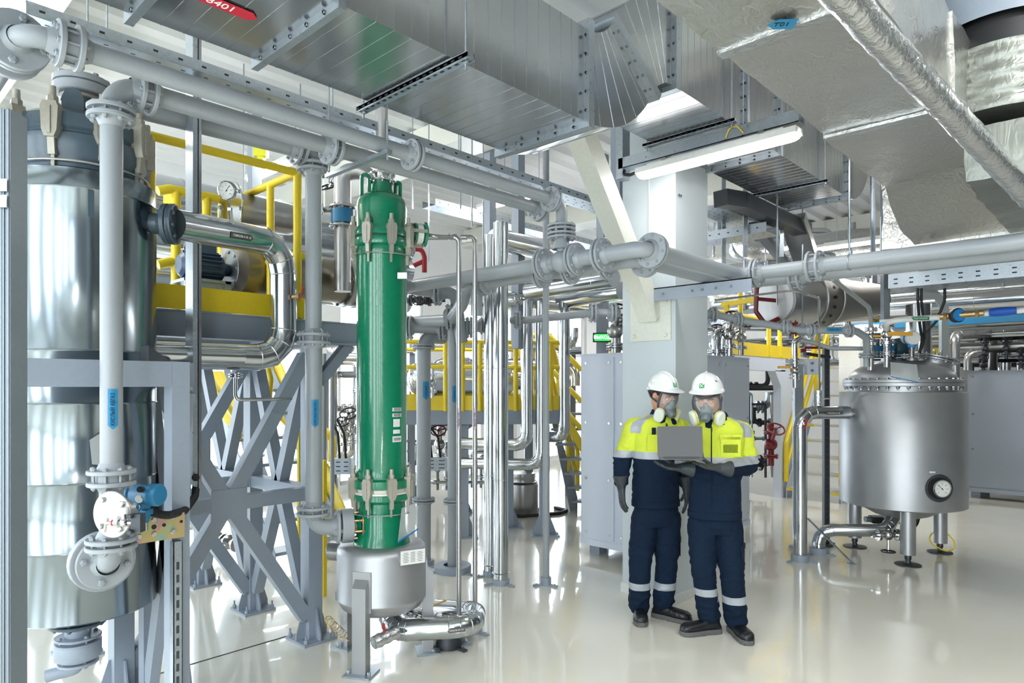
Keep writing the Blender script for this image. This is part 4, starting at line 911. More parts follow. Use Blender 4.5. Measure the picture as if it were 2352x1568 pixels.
# candy cane riser with blue valve ring
q = P(787, 500, 4.95); cn = T('vent_riser', 'stainless riser with hooked top and blue valve ring beside the green column', 'pipe', V((q.x, q.y, 2.6)))
zz = lambda py: zat(py, 4.95)
mb = MB(); mb.tube([V((q.x, q.y, 2.4)), V((q.x, q.y, zz(394))), V((q.x, q.y, zz(394)))+rt*.15, V((q.x, q.y, zz(408)))+rt*.20], .062, 24, .11); mb.build('pipe_body', M['steel'], cn)
for py, kw in ((476, dict(pair=False)), (520, dict(pair=False))): mb = MB(); mb.flange(V((q.x, q.y, zz(py))), Z, .10, .016, 8, .011, 0, .01, **kw); mb.build('flange', M['steel'], cn)
mb = MB(); mb.cyl(V((q.x, q.y, zz(514))), V((q.x, q.y, zz(482))), .085, n=28); mb.build('blue_ring', M['blue'], cn)
vx = V((q.x, q.y, zz(482)))-rt*.085; mb = MB(); mb.cyl(vx, vx-rt*.06, .02, n=12); mb.disc(vx-rt*.06-FW*.02, (-rt-FW*.6).normalized(), .045, .012, 24); mb.build('actuator', M['chrome'], cn)
def wheel(mb, c, ax, R, r=None):
    r = r or R*.1; mb.torus(c, ax, R, r, 28, 8); u_, w_ = basis(ax)
    for i in range(3): a = i*2*PI/3+.5; mb.cyl(c, c+(u_*math.cos(a)+w_*math.sin(a))*R, r*.8, n=6)
    mb.cyl(c-V(ax).normalized()*R*.1, c+V(ax).normalized()*R*.2, r*1.6, n=10)
q = P(755, 428, 5.3); hw_ = T('handwheel', 'black rimmed handwheel beside the hooked stainless riser', 'handwheel', q); mb = MB(); wheel(mb, q, (FW*.5-Z*.8+rt*.2).normalized(), .075, .007); mb.build('rim', M['black'], hw_); mb = MB(); mb.cyl(q, q+rt*.14-FW*.3, .012, n=8); mb.build('stem', M['chrome'], hw_)
# big bright ducts beyond the platform
for i, (px, py, d_, r_) in enumerate(((700, 520, 6.9, .21), (700, 590, 6.9, .17), (690, 665, 6.6, .13))):
    q = P(px, py, d_); pipe('clad_duct', ['wide bright clad duct highest beyond the yellow railing', 'wide bright clad duct just below the highest one', 'clad pipe lowest of three beyond the yellow railing'][i], [q-X*2.2, q+X*1.3], r_, 'clad', 0, [], seams=1, n=32)
# stair behind the platform
def stair(lab, p0, run, wdir, width, rise, n, mat='frame', nose='yellow', tread='galv', smat=None, rail=None, rr=.021):
    """p0: foot of the first stringer; run: horizontal vector to the top; wdir: direction of the width"""
    p0 = V(p0); run = V(run); wdir = V(wdir).normalized(); t = T('steel_stair', lab, 'stair', p0); e = run.normalized(); up_ = run+Z*rise
    for s in (0, width):
        mb = MB(); a = p0+wdir*s; h_ = .24; mb.prism([a-wdir*.004, a+e*.20-wdir*.004, a+up_+e*.0-wdir*.004-Z*.03, a+up_-wdir*.004+Z*.16, a+Z*.16-wdir*.004], wdir*.008); mb.build('stringer', smat or M[mat], t)
    for i in range(n):
        f = (i+.6)/n; c = p0+run*f+Z*(rise*f)+wdir*width/2; mb = MB(); mb.obox(c, wdir, e, Z, width/2-.005, .12, .016); tr = mb.build('tread', M[tread], t)
        if nose:
            for s in (-1, 1): mb = MB(); mb.obox(c-e*.108+wdir*s*(width/2-.07), wdir, e, Z, .06, .014, .018); mb.build('yellow_nosing', M[nose], tr)
    if rail:
        for s in (0, width):
            a = p0+wdir*s; hh_ = .95; mb = MB()
            mb.tube([a+Z*.25, a+Z*(hh_-.12), a+e*.08+Z*hh_, a+up_+Z*hh_], rr, 10, .05); mb.tube([a+Z*.5, a+e*.06+Z*.55, a+up_+Z*(hh_*.55)], rr*.9, 10, .03)
            for f in (.35, .7, 1.0): q = a+up_*f; mb.cyl(q+Z*.05, q+Z*hh_, rr, n=10)
            mb.build('handrail', M['yellow'], t)
    return t
s1 = G(640, 1318); stair('blue grey stair with yellow inner stringer descending behind the X braced platform', V((2.95, 5.75, 0)), V((0, 1.75, 0)), V((1, 0, 0)), .75, 2.0, 8, nose=None, tread='frame')
mb = MB(); mb.prism([(3.72, 5.72, 0), (3.72, 5.98, 0), (3.72, 7.5, 1.95), (3.72, 7.5, 2.35), (3.72, 5.72, .35)], (.02, 0, 0)); one(mb, 'stair_side_plate', M['yellow'], 'yellow side plate of the stair behind the platform', 'side plate')
q0, q1 = P(600, 858, 8.0), P(763, 1006, 8.2); hr = T('handrail', 'yellow handrail sloping down behind the riser, with a hanging end', 'handrail', q1)
mb = MB(); mb.tube([P(560, 815, 8.0), q1, P(763, 1060, 8.2)], .05, 12, .08); mb.build('tube', M['yellow'], hr)
mb = MB(); mb.tube([P(600, 905, 8.0), P(760, 1085, 8.2), P(760, 1185, 8.2)], .04, 12, .08); mb.build('lower_tube', M['yellow'], hr)
mb = MB(); mb.cyl(Pd(742, 8.3, 0), Pd(742, 8.3, 1.6), .03, n=10); mb.build('yellow_post', M['yellow'], hr)
# slotted cable tray overhead
def tray(name, lab, p0, p1, w_, h_, side, slots=True, sp=.09, mat='galv', rows=2):
    """p0,p1: near bottom edge line; side: horizontal unit vector to the far side"""
    p0, p1, side = V(p0), V(p1), V(side).normalized(); d = (p1-p0); L = d.length; d /= L; t = T(name, lab, 'cable tray', p0)
    mb = MB(); mb.obox((p0+p1)/2+side*w_/2, d, side, Z, L/2, w_/2, .0015)
    for s in (0, w_): mb.obox((p0+p1)/2+side*s+Z*h_/2, d, side, Z, L/2, .0015, h_/2); mb.obox((p0+p1)/2+side*(s+(.008 if s == 0 else -.008))+Z*h_, d, side, Z, L/2, .008, .0015)
    mb.build('tray_body', M[mat], t)
    if slots:
        mb = MB(); x = sp/2; k = 0
        while x < L:
            q = p0+d*x
            if h_ > .09:
                for zf in (.3, .62): mb.obox(q+Z*h_*zf, d, side, Z, .017, .0022, .006)
            else: mb.obox(q+Z*h_*.5, d, side, Z, .011, .0022, .005)
            for j in range(1, rows+2): mb.obox(q+side*(w_*j/(rows+2))+d*(.03 if j % 2 else 0), d, side, Z, .010, .004, .0022)
            x += sp
        tag(mb.build('slot', M['iron'], t), kind='stuff')
    return t
e0_, e1_ = KY(60, 3.48/.000476, 3.3), KY(1410, 3.48/.000476, 3.3)
tr = tray('cable_tray', 'long slotted galvanised cable tray running above the two grey overhead pipes', e0_, e1_, .2, .055, Y, sp=.115)
for px in (205, 250, 770, 870, 1060, 1165): 
    q = KY(px, 3.48/.000476, 3.3); mb = MB(); mb.cyl(q+Y*.03, V((q.x, q.y+.03, CH)), .0045, n=6); mb.build('threaded_rod', M['galv'], tr)
# hangers under the two overhead pipes
q = KY(868, KA, zA); tz = T('pipe_trapeze', 'galvanised trapeze rail with threaded rods carrying the overhead grey pipes', 'pipe hanger', q)
mb = MB(); mb.beam(q+V((0, -.10, -.06)), q+V((0, .48, -.06)), .03, .02); mb.build('rail', M['galv'], tz)
for dy_ in (-.08, .46): mb = MB(); mb.cyl(q+V((0, dy_, -.10)), V((q.x, q.y+dy_, CH if dy_ > 0 else 3.02)), .0045, n=6); mb.hexb(q+V((0, dy_, -.05)), Z, .012, .012); mb.build('threaded_rod', M['galv'], tz)
# large white boxed duct above on the left
# ================================================================ valve cluster at the pillar
aX = KY(1290, KA, zA); XF = aX.x; ZF = 2.53; RF = .050
dn = lambda: None
v_ = T('valve_assembly', 'grey flanged valve body dropping from the upper pipe run onto the tee', 'valve', aX-Z*.35)
mb = MB(); mb.tube([aX-Z*.14, V((XF, aX.y, ZF+.05))], .035, 16); mb.ball((XF, aX.y, ZF), .075, 20, 12); mb.lathe([(.045, .2), (.05, .13), (.065, .08)], V((XF, aX.y, ZF)), Z, 20); mb.build('body', M['pipe'], v_)
for z_ in (zA-.17, ZF+.17): mb = MB(); mb.flange(V((XF, aX.y, z_)), Z, .095, .014, 8, .01, 0, .012); mb.build('flange', M['pipe'], v_)
FY = 2.18; x1 = 4.80
ys = lambda px, XX: along(V((XX, 0, ZF)), Y, px)
pF = pipe('process_pipe', 'pale grey flanged pipe line crossing from the green column, elbowing before the pillar',
     [ys(900, XF), V((XF, FY, ZF)), V((x1, FY, ZF)), V((x1, .02, ZF))], RF, fil=.09,
     fl=[(ys(1250, XF), Y, dict(gap=.012)), (ys(1322, XF), Y, dict(gap=.012)), (ys(1383, XF), Y, dict(gap=.014)), (V((XF+.10, FY, ZF)), X, dict(gap=.012)),
         (along(V((x1, 0, ZF)), Y, 1738), Y, dict(gap=.012)), (along(V((x1, 0, ZF)), Y, 1872), Y, dict(gap=.045))])
x2 = 5.06; XF2 = XF+.20; FY2 = FY+.17; ZF2 = ZF-.02
ys2 = lambda px, XX: along(V((XX, 0, ZF2)), Y, px)
pF2 = pipe('process_pipe', 'lower twin of the pale grey flanged line, running behind and beneath it',
     [ys2(1095, XF2)+V((.0, .0, -.25)), ys2(1095, XF2), V((XF2, FY2, ZF2)), V((x2, FY2, ZF2)), V((x2, .02, ZF2))], .047, fil=.09,
     fl=[(ys2(1115, XF2), Y, dict(gap=.05, R=.10)), (ys2(1245, XF2), Y, dict(gap=.012)), (ys2(1310, XF2), Y, dict(gap=.012)), (ys2(1395, XF2), Y, dict(gap=.012)), (V((XF2+.10, FY2, ZF2)), X, dict(gap=.012)),
         (along(V((x2, 0, ZF2)), Y, 1830), Y, dict(gap=.04))])
ang_ = T('angle_beam', 'galvanised grey angle beam fixed to the pillar under the twin pipes', 'beam', (4.6, 2.4, 2.4))
a, b = along(V((C0.x-.06, 0, 2.45)), Y, 1500), along(V((C0.x-.06, 0, 2.45)), Y, 1733)
mb = MB(); mb.box(a.x-.05, b.y, 2.36, a.x-.043, a.y, 2.46); mb.box(a.x-.05, b.y, 2.452, a.x+.05, a.y, 2.46); mb.build('angle', M['frame'], ang_)
mb = MB()
for f in (.15, .45, .55, .68, .82): mb.hexb((a.x-.05, a.y+(b.y-a.y)*f, 2.41), -X, .008, .03)
mb.build('bolt', M['galv'], ang_)
for px, xx in ((1952, x1), (2023, x2)):
    q = along(V((xx, 0, ZF)), Y, px); cl = T('pipe_clamp', 'steel strap clamp on a rod holding the %s pale grey pipe' % ('front' if xx == x1 else 'rear'), 'pipe clamp', q)
    mb = MB(); mb.torus(q, Y, .052, .005, 24, 6); mb.obox(q+Z*.06, X, Y, Z, .012, .012, .015); mb.build('strap', M['galv'], cl)
    mb = MB(); mb.cyl(q+Z*.06, V((q.x, q.y, 3.0 if xx < 5 else 2.86)), .005, n=6); mb.build('threaded_rod', M['galv'], cl)
# ================================================================ upright pipes in the middle
def ring_base(par, c, R, h_=.05, lugs=3, mat='frame'):
    mb = MB(); mb.lathe([(R*.7, 0), (R, 0), (R, h_*.9), (R*.96, h_), (R*.5, h_)], c, Z, 28)
    for i in range(lugs): a = .6+i*2*PI/lugs; o = V((math.cos(a), math.sin(a), 0)); mb.obox(V(c)+o*(R+.03)+Z*.008, o, o.cross(Z), Z, .04, .016, .006); mb.hexb(V(c)+o*(R+.045)+Z*.012, Z, .009, .012)
    mb.build('floor_collar', M[mat], par)
def riser(name, lab, px, base_py, r, top_py, mat, labels=(), collar_=1.0, fl=(), tail=None, seams=1, n=28, ch_=.05, group=None):
    c = G(px, base_py); d = c.dot(FW); zt2 = zat(top_py, d); t = T(name, lab, 'pipe', c, group)
    pts = [c+Z*.01, V((c.x, c.y, zt2))]+([V((c.x, c.y, zt2))+V(q) for q in tail] if tail else [])
    mb = MB(); mb.tube(pts, r, n, r*2.2 if tail else 0, 3 if mat in ('clad', 'steel') and r > .03 else 8)
    if seams and mat in ('clad',):
        for zz_ in (.9, 1.85, 2.7): 
            if zz_ < zt2-.2: mb.torus((c.x, c.y, zz_), Z, r*1.01, .002, n, 5)
        mb.torus((c.x, c.y, .10), Z, r*1.06, .004, n, 5)
    mb.build('pipe_body', M[mat], t, 30)
    if collar_: ring_base(t, c, r*1.15 if collar_ == 1.0 else collar_, ch_, mat='frame')
    for py, kw in fl: mb = MB(); kw = dict(kw); mb.flange(V((c.x, c.y, zat(py, d))), Z, kw.pop('R', r*1.6), .014, 8, .009, 0, .012, **kw); mb.build('flange', M[mat], t)
    for (py0, py1, txt, mm, off) in labels: clabel(px, py0, py1, c, r, txt, M[mm], t, .02, off=off)
    return t, c, d
riser('clad_riser', 'tall bright clad riser standing in front, taller of the close pair', 1150, 1341, .066, 512, 'clad')
riser('clad_riser', 'tall bright clad riser half hidden behind the taller one', 1126, 1322, .056, 540, 'clad')
riser('grey_riser', 'wide grey flanged riser with blue label right behind the green column', 973, 1297, .068, 770, 'pipe', [(876, 918, 'КИСЛЫЙ', 'lblue', .35)], .10, [(796, {}), (1148, {})], tail=[(.25, -.0, .0)])
riser('grey_riser', 'slim grey flanged riser on a round concrete ring', 1040, 1311, .048, 735, 'pipe', [(886, 925, 'АБГАЗ', 'lblue', .3)], .17, [(1151, {'gap': .04, 'R': .09} if False else {'R': .09})], ch_=.06)
riser('steel_tube', 'thin steel tube with lilac NaOH label rising to the green nozzle', 1054, 1474, .0165, 545, 'steel', [(937, 988, 'NaOH 10%', 'lpink', 0)], .04, tail=[tuple((-rt*.22-Z*.0).to_tuple())])
riser('steel_tube', 'thin steel tube with lilac label standing just clear of its twin', 1091, 1452, .0175, 545, 'steel', [(937, 988, 'NaOH 10%', 'lpink', 0)], .05, tail=[tuple((-rt*.10).to_tuple())])
riser('grey_post', 'slender pale grey post standing between the clad risers and the cabinet', 1254, 1343, .027, 330, 'pipe', (), .045, ch_=.07)
q = P(1040, 547, 4.5); tb = T('sample_tube', 'bent thin steel tube with fittings from the green nozzle to the thin risers', 'tube', q)
mb = MB(); mb.tube([nn+nd*.28, P(1000, 543, 4.3), P(1035, 545, 4.4), P(1046, 541, 4.45)], .014, 12, .03); mb.build('tube_body', M['steel'], tb)
mb = MB(); mb.torus(P(1032, 543, 4.4), rt, .018, .006, 14, 6); mb.hexb(P(1056, 552, 4.5), rt, .02, .05); mb.hexb(P(1071, 550, 4.55), rt, .02, .04); mb.build('clamp_fitting', M['chrome'], tb)
# grey cross pipes behind the green column
def xp(lab, pts, r, mat='pipe', **k): return pipe(k.pop('name', 'process_pipe'), lab, pts, r, mat, k.pop('fil', .09), **k)
a = P(1010, 672, 6.0); xp('grey pipe stub with large flange right of the green column, highest of the stack', [P(935, 660, 5.9), a, a+rt*.14, a+rt*.2-Z*.45], .055, fl=[(a-rt*.02, rt, dict(gap=.015))])
b = P(1035, 735, 6.0); xp('grey pipe bending up into the round elbow right of the green column', [P(900, 742, 6.6), b-rt*.0, P(1060, 700, 5.6), P(1072, 660, 5.4), ys2(1095, XF2)], .055, fl=[(P(1033, 728, 6.0), rt, dict(gap=.015))])
c = P(1010, 752, 6.3); xp('short grey flanged pipe just above the wide riser', [P(930, 752, 6.3), c, P(1060, 752, 6.3)], .055, fl=[(P(940, 752, 6.3), rt, {}), (P(1015, 752, 6.3), rt, {}), (P(1050, 752, 6.3), rt, {})])
xp('pale grey pipe with elbow pair of flanges left of the pillar', [P(1175, 735, 6.3), P(1210, 735, 6.2), P(1365, 718, 5.7), P(1425, 718, 5.7)], .034, fil=.02, fl=[(P(1190, 735, 6.25), rt, dict(R=.085)), (P(1362, 718, 5.7), rt, dict(R=.085)), (P(1408, 718, 5.7), rt, dict(R=.085))])
xp('grey flanged valve body beside the slim riser', [P(1062, 757, 6.1), P(1125, 745, 6.2)], .05, fl=[(P(1078, 752, 6.1), rt, dict(R=.10)), (P(1110, 748, 6.15), rt, dict(R=.08))])
# clad pipes at mid height
for i, (p_, r_, l_) in enumerate((
    ([P(1140, 550, 6.4), P(1240, 572, 7.2), P(1300, 584, 8.2)], .11, 'wide clad pipe stub leaving behind the tall bright risers'),
    ([P(1215, 668, 6.8), P(1410, 637, 5.9)], .085, 'polished clad pipe sloping up to the brace, highest before the pillar'),
    ([P(1160, 688, 7.0), P(1195, 688, 7.0), P(1340, 704, 8.2), P(1400, 712, 9)], .085, 'polished clad pipe with elbow running back behind the pillar'),
    ([P(1290, 690, 7.4), P(1430, 668, 6.6)], .09, 'polished clad pipe below the highest one before the pillar'))):
    pipe('clad_pipe', l_, p_, r_, 'clad', .12, [], bs=3, seams=1, n=24)
for i, (px, x_top, y_el, r_, xl_, l_) in enumerate(((1210, 0, 1022, .066, 1060, 'clad pipe dropping to a low elbow, first right of the tall risers'), (1243, 0, 1067, .062, 1060, 'clad pipe dropping lowest behind the slender grey post'), (1296, 0, 1003, .062, 1265, 'clad pipe dropping beside the cabinet with elbow under the small platform'))):
    d = 7.0 if i < 2 else 7.3; pipe('clad_pipe', l_, [P(px, 692, d), P(px, y_el, d), P(xl_, y_el-(4 if i < 2 else 0), d+.3)], r_, 'clad', .13, [], bs=3, seams=1, n=24)
# ================================================================ second platform
A2_, B2_ = G(1065, 1232), G(1250, 1228); ee = (B2_-A2_).normalized(); bk = V((-ee.y, ee.x, 0))
if bk.dot(FW) < 0: bk = -bk
p2 = T('equipment_platform', 'low grey platform on posts beyond the bright risers', 'platform', A2_)
zt2_, zb2_ = 1.42, 1.27; aL = A2_-ee*.75; aR = B2_+ee*.2
for c in (A2_, B2_, A2_+bk*1.5, B2_+bk*1.5, A2_+bk*.0+ee*.55+bk*.45):
    mb = MB(); mb.obox(c+Z*.63, ee, bk, Z, .055, .055, .63); mb.obox(c+Z*.008, ee, bk, Z, .16, .13, .008)
    for s in (-1, 1): mb.prism([c+ee*s*.055-bk*.005, c+ee*s*.14-bk*.005, c+ee*s*.13-bk*.005+Z*.05, c+ee*s*.055-bk*.005+Z*.24], bk*.01); mb.hexb(c+ee*s*.13-bk*.09+Z*.016, Z, .014, .03)
    mb.build('post', M['frame'], p2)
for o in (V((0, 0, 0)), bk*1.5): mb = MB(); mb.beam(aL+o+Z*(zt2_+zb2_)/2-bk*.06, aR+o+Z*(zt2_+zb2_)/2-bk*.06, .08, zt2_-zb2_); mb.build('beam', M['frame'], p2)
mb = MB(); mb.prism([aL+Z*zt2_-bk*.1, aR+Z*zt2_-bk*.1, aR+bk*1.6+Z*zt2_, aL+bk*1.6+Z*zt2_], Z*.01); mb.build('deck', M['frame'], p2)
ry = T('yellow_railing', 'yellow railing and kick plate on the low platform beyond the bright risers', 'railing', A2_+Z*zt2_)
for o, k_ in ((-bk*.1, 0), (bk*1.5, 1)):
    mb = MB(); mb.obox((aL+aR)/2+o+Z*(zt2_+.09), ee, bk, Z, (aR-aL).length/2, .004, .08); mb.build('kick_plate', M['yellow'], ry)
    for z_ in (2.19, 1.91): mb = MB(); mb.tube([aL+o+Z*z_, aR+o+Z*z_], .026, 10); mb.build('rail', M['yellow'], ry)
    for px in (1024, 1062, 1101, 1182, 1262): q = A2_+ee*((px-1065)/185*(B2_-A2_).length)+o; mb = MB(); mb.cyl(q+Z*zt2_, q+Z*2.19, .028, n=10); mb.build('rail_post', M['yellow'], ry)
# stair from the low platform down towards the cabinet
sf = G(1326, 1168); tp_ = P(1262, 948, 8.6); stair('grey stair with yellow side plate descending behind the tall cabinet', sf, V((tp_.x-sf.x, tp_.y-sf.y, 0)), RT, .8, 1.42, 7, nose=None, tread='frame', rail=True, rr=.032)
# stainless tanks and drums below and above
q = P(1060, 870, 9.0); ht = T('horizontal_tank', 'horizontal clad tank behind the yellow railing of the low platform', 'tank', q)
mb = MB(); mb.lathe([(0, -.75), (.12, -.73), (.20, -.66), (.22, -.6), (.22, .6), (.20, .66), (.12, .73), (0, .75)], q, rt, 36); mb.build('shell', M['clad'], ht)
for s in (-.4, .4): mb = MB(); mb.obox(V((q.x, q.y, (q.z+1.43)/2-.08))+rt*s, rt, FW, Z, .05, .15, (q.z-1.43)/2-.06); mb.build('saddle', M['frame'], ht)
q = G(1200, 1178); kg = T('steel_drum', 'small round stainless drum with lid and clamp ring under the low platform', 'drum', q)
mb = MB(); mb.lathe([(0, 0), (.20, 0), (.21, .02), (.21, .40), (.17, .43), (.165, .47), (.17, .48), (.17, .54), (0, .56)], q, Z, 36); mb.build('shell', M['steel'], kg)
mb = MB(); mb.torus(q+Z*.42, Z, .20, .006, 36, 6); mb.build('clamp_ring', M['black'], kg)
pts = [q+rt*a_+FW*b_+Z*.02 for a_, b_ in ((-.26, .1), (-.24, -.25), (0, -.32), (.25, -.2), (.5, -.1), (.62, .1), (.45, .3))]
mb = MB(); mb.tube([pts[0]+Z*.5]+pts, .022, 10, .1); one(mb, 'floor_hose', M['black'], 'black hose looping over the floor round the small steel drum', 'hose')
# small machinery beyond: pipes, valves, meters seen through the gaps
def bvalve(lab, q, s=1.0, mat='chrome', wheelmat='black', ax=Z, name='wheel_valve', wax=None):
    q = V(q); wax = V(wax) if wax is not None else (-FW*.5+Z*.6).normalized(); t = T(name, lab, 'valve', q); ax = V(ax)
    mb = MB(); mb.tube([q-ax*.16*s, q+ax*.16*s], .025*s, 12); mb.ball(q, .05*s, 14, 8); mb.flange(q-ax*.09*s, ax, .055*s, .010*s, 4, .006*s, 0, .006*s); mb.flange(q+ax*.09*s, ax, .055*s, .010*s, 4, .006*s, 0, .006*s); mb.cyl(q, q+wax*.16*s, .014*s, n=8); mb.build('body', M[mat], t)
    mb = MB(); wheel(mb, q+wax*.16*s, wax, .062*s); mb.build('handwheel', M[wheelmat], t); return t
def rack(lab, px0, px1, d, z0, z1, nv, nh, mats, seed):
    """a real pipe rack: uprights, cross pipes with elbows and flanges"""
    random.seed(seed); t = T('pipe_rack', lab, 'pipe rack', Pd((px0+px1)/2, d, z0)); a, b = Pd(px0, d, 0), Pd(px1, d, 0); L = (b-a).length; e = (b-a)/L
    for i in range(nv):
        x = L*(i+.5)/nv+random.uniform(-.1, .1); o = FW*random.uniform(-.15, .25); r = random.choice((.02, .03, .045, .06)); za, zb = z0, z1-random.uniform(0, .6)
        q = a+e*x+o; mb = MB(); k = random.choice((-1, 1))*random.uniform(.2, .7); mb.tube([q+Z*za, q+Z*zb, q+Z*zb+e*k], r, 12, r*2.2, 4)
        for zz_ in (za+(zb-za)*random.random(), za+(zb-za)*random.random()): mb.flange(q+Z*zz_, Z, r*1.9, .014, 6, .009, 0, .012)
        mb.build('upright_pipe', M[random.choice(mats)], t, 30)
    for i in range(nh):
        z_ = z0+(z1-z0)*(i+.6)/nh+random.uniform(-.08, .08); o = FW*random.uniform(-.2, .3); r = random.choice((.025, .04, .06, .075)); mb = MB(); xa_ = L*random.uniform(0, .2); xb_ = L*random.uniform(.75, 1)
        mb.tube([a+e*xa_+o+Z*(z_+random.choice((-.3, .25))), a+e*xa_+o+Z*z_, a+e*xb_+o+Z*z_, a+e*xb_+o+Z*(z_+random.choice((-.3, .25)))], r, 12, r*2.3, 4)
        for f in (.3, .6): mb.flange(a+e*(xa_+(xb_-xa_)*(f+random.uniform(-.1, .1)))+o+Z*z_, e, r*1.8, .014, 6, .009, 0, .012)
        mb.build('cross_pipe', M[random.choice(mats)], t, 30)
    mb = MB()
    for x in (0, L): mb.obox(a+e*x+FW*.3+Z*z1/2, e, FW, Z, .04, .04, z1/2)
    mb.build('upright', M['frame'], t); return t
rack('pale pipe rack of small flanged lines left of the green column, by the windows', 745, 830, 8.8, .3, 2.4, 4, 3, ['chrome', 'pipe', 'plastic'], 3)
rack('pipe rack of thin bright lines behind the low platform', 935, 1130, 9.6, .2, 1.25, 5, 4, ['clad', 'pipe', 'chrome'], 5)
rack('dense pipe rack on the low platform behind its railing', 940, 1320, 9.2, 1.43, 2.3, 9, 4, ['clad', 'chrome', 'steel'], 8)
bvalve('black handwheel valve on the thin line beside the green column, upper', P(808, 985, 7.6), 1.5); bvalve('black handwheel valve beside the green column, lower with chrome body', P(792, 997, 7.4), 1.2)
bvalve('dark red handwheel valve behind the slim riser', P(1010, 1020, 8.5), 1.5, 'chrome', 'maroon'); bvalve('dark red valve on the wide riser side', P(992, 880, 6.6), .9, 'chrome', 'maroon', Z, wax=-RT)
def junction(lab, px, py, d, w_, h_):
    q = P(px, py, d); t = T('junction_box', lab, 'junction box', q); mb = MB(); mb.obox(q, RT, FW, Z, w_/2, .04, h_/2); mb.build('box', M['galv'], t)
    mb = MB()
    for i in (-1, 1):
        for j in (-1, 0, 1): mb.obox(q+RT*i*w_*.22+Z*j*h_*.28-FW*.041, RT, FW, Z, w_*.12, .001, h_*.03)
    mb.build('vent_slot', M['iron'], t); mb = MB()
    for i in (-.2, .15): mb.tube([q+RT*i*w_+Z*h_/2, q+RT*(i-.1)*w_+Z*(h_/2+.25), q+RT*(i-.5)*w_+Z*(h_/2+.4)], .014, 8, .1)
    mb.build('cable', M['black'], t)
junction('slotted galvanised junction box with black cables left of the green column', 788, 1070, 6.8, .18, .16)
junction('slotted galvanised junction box right of the wide grey riser', 1003, 1065, 8.2, .30, .16)
xp('thin white pipe standing left of the green column', [Pd(763, 6.4, .1), Pd(763, 6.4, 2.0)], .02); xp('thin white pipe nearest the riser with blue label', [Pd(745, 6.2, .1), Pd(745, 6.2, 2.0)], .02)
# steel uprights and hangers higher up behind
for i, (px, d, z0, z1) in enumerate(((1125, 7.4, 2.3, 4.6), (1190, 7.0, 2.09, 4.6), (1384, 7.5, 2.1, 4.3), (585, 6.6, 2.6, 4.5), (1420, 6.2, 2.9, 4.4))):
    q = Pd(px, d, z0); mb = MB(); mb.box(q.x-.05, q.y-.05, 0 if i == 2 else z0, q.x+.05, q.y+.05, z1)
    one(mb, 'steel_upright', M['frame'], ['blue grey steel upright directly behind the twin bright risers', 'blue grey steel upright carrying a yellow railing post behind the risers', 'blue grey steel upright close left of the pale pillar', 'blue grey upright with yellow box behind the railing', 'slotted upright right under the duct bend'][i], 'upright')
for i, (px, d) in enumerate(((1058, 5.0), (1084, 5.2), (1110, 6.2), (985, 7), (948, 7.2), (560, 6), (690, 6.4), (745, 7))):
    q = Pd(px, d, 0); mb = MB(); mb.cyl((q.x, q.y, zat((480, 520, 590, 600, 480, 560, 520, 480)[i], d)), (q.x, q.y, CH), .006, n=6); one(mb, 'threaded_rod', M['galv'], 'thin threaded rod from the ceiling '+('beside the green column head, ending at the bent tube', 'between the two thin bent tubes', 'in front of the tall bright risers', 'behind the green column side nozzle', 'just past the green column lifting eye', 'left of the gauge above the platform', 'behind the riser top flange', 'beside the hooked stainless riser')[i], 'rod', 'ceiling hanger rods')
for (px_, py_, d_, w2_, n_) in ((600, 345, 6.4, .06, 'beneath the upper grey pipes'), (395, 455, 5.4, .05, 'behind the rear yellow railing')):
    q = P(px_, py_, d_); yb3 = T('yellow_box', 'small bright yellow junction box '+n_, 'junction box', q); mb = MB(); mb.obox(q, RT, FW, Z, w2_, .04, w2_*1.1); mb.obox(q-Z*w2_*1.4, RT, FW, Z, w2_*.5, .03, w2_*.5); mb.build('case', mk('bright yellow plastic', srgb(226, 224, 40), .4), yb3)
red_ = T('red_bracket', 'red painted pipe bracket right of the green column head', 'bracket', P(968, 600, 5.6)); mb = MB(); mb.tube([P(955, 572, 5.6), P(968, 572, 5.6), P(975, 590, 5.6), P(975, 625, 5.6)], .022, 10, .05); mb.tube([P(950, 610, 5.6), P(972, 600, 5.6)], .02, 8); mb.build('tube', M['red'], red_)
